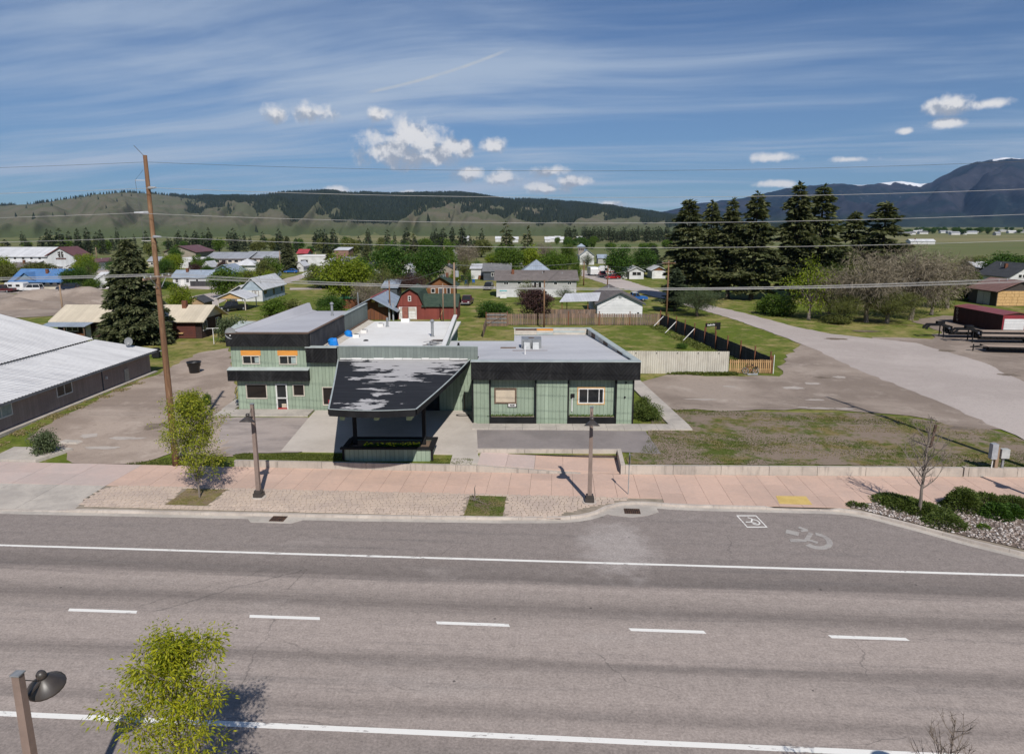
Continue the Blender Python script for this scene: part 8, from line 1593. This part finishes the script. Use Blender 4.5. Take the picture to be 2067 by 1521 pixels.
# forest on the hills: small cones, thick where wooded
g = np.random.default_rng(2); n0, n1 = AA.shape; N = 150000; i, j = 95 * g.uniform(0, 1, N) ** .6 * .999, g.uniform(0, n1 - 1.01, N); ii, jj = i.astype(int), j.astype(int); fi, fj = i - ii, j - jj
bil = lambda a: (a[ii, jj] * (1 - fi) * (1 - fj) + a[ii + 1, jj] * fi * (1 - fj) + a[ii, jj + 1] * (1 - fi) * fj + a[ii + 1, jj + 1] * fi * fj)
dn = bil(dens); keep = g.uniform(0, 1, N) < dn ** 1.3 * .95 + .0012; X, Y, Z = bil(RR_ * np.sin(AA))[keep], bil(RR_ * np.cos(AA))[keep], bil(h_)[keep]; k = len(X); hh = g.uniform(10, 21, k); rw = hh * g.uniform(.22, .34, k)
ang_ = np.array([0, 2.09, 4.19]); V = np.zeros((k, 4, 3)); rot = g.uniform(0, 6.28, k)
for q in range(3): V[:, q, 0] = X + rw * np.cos(ang_[q] + rot); V[:, q, 1] = Y + rw * np.sin(ang_[q] + rot); V[:, q, 2] = Z - 1
V[:, 3, 0] = X; V[:, 3, 1] = Y; V[:, 3, 2] = Z + hh
b4 = np.arange(k)[:, None] * 4; F_ = np.concatenate([b4 + np.array([[0, 1, 3]]), b4 + np.array([[1, 2, 3]]), b4 + np.array([[2, 0, 3]])]); tag(link('hill_forest', npmesh('hill_forest', V.reshape(-1, 3), F_), LM['hill_needle']), 'dark conifer forest covering the hills', 'forest', kind='stuff')
tab2 = ridge_table([(1150, 448), (1250, 440), (1340, 428), (1400, 412), (1500, 399), (1560, 386), (1620, 376), (1660, 372), (1700, 370), (1740, 374), (1780, 369), (1820, 366), (1860, 371), (1880, 368), (1900, 356), (1930, 342), (1970, 328), (2000, 322), (2030, 318), (2067, 320), (2150, 318), (2300, 335), (2500, 360), (2900, 400)])
me, A, Rr, AA, RR_, t_, sp_, h_ = terrain('mountain_range', tab2, R(4), R(58), 420, 7600, 12500, 15500, 90, 13, 20, .6, 34.0, 1.35)
n3 = fbm(AA * 160, RR_ / 700., 4, 5); s1 = np.exp(-(((AA - p2ae(1815, 370)[0]) / .034) ** 4)) * np.clip((t_ - .93) * 15, 0, 1); s2 = np.clip((AA - p2ae(1985, 320)[0]) * 60, 0, 1) * np.clip((t_ - .90) * 13, 0, 1) * .8; s3 = np.exp(-(((AA - p2ae(1735, 372)[0]) / .014) ** 4)) * np.clip((t_ - .95) * 20, 0, 1)
sn = np.clip((s1 + s2 + s3) * 1.3 + (n3 - .62) * 1.9, 0, 1) * (t_ > .7); me.attributes.new('snow', 'FLOAT', 'POINT').data.foreach_set('value', sn.astype(np.float32).ravel())
m_mtn, nt = newmat('hazed_forest_mountain'); p_ = pos(nt); n1_ = noise(nt, p_, .0012, 7, .62); n2_ = noise(nt, p_, .012, 5, .7); z_ = nd(nt, 'SeparateXYZ', {0: p_}).outputs[2]
c_ = mixc(nt, sstep(nt, n1_, .42, .60), (.011, .019, .025), (.032, .032, .042)); c_ = mixc(nt, sstep(nt, n2_, .54, .72), c_, (.066, .066, .076)); c_ = mixc(nt, mth(nt, 'MULTIPLY', sstep(nt, noise(nt, vmul(nt, p_, (1., 1., .35)), .0045, 6, .68), .50, .66), .7), c_, (.006, .010, .012)); c_ = mixc(nt, sstep(nt, z_, 190., 40.), c_, (.026, .036, .022)); c_ = mixc(nt, sstep(nt, nd(nt, 'Attribute', attribute_name='snow').outputs['Fac'], .35, .6), c_, (.72, .73, .76))  # bluish haze and dark relief streaks are mixed into the forest colour
bsdf(nt, c_, .95, .05, 0, nd(nt, 'Bump', {'Strength': 1., 'Distance': 60., 'Height': n1_}).outputs[0]); tag(link('mountains', me, m_mtn), kind='structure')
# ---- the air of the valley
HAZE = 2.4e-5
m_haze, nt = newmat('valley_air'); nd(nt, 'OutputMaterial', {'Volume': nd(nt, 'VolumePrincipled', {'Color': (.38, .62, 1.0, 1), 'Density': HAZE, 'Anisotropy': .2}).outputs[0]})
zt = float(h_.max()) + 120.
tag(MB().box(-9600, 15900, -1000, 16300, -30, zt).build('haze', m_haze), 'thin bluish air over the whole valley', 'haze', kind='stuff')
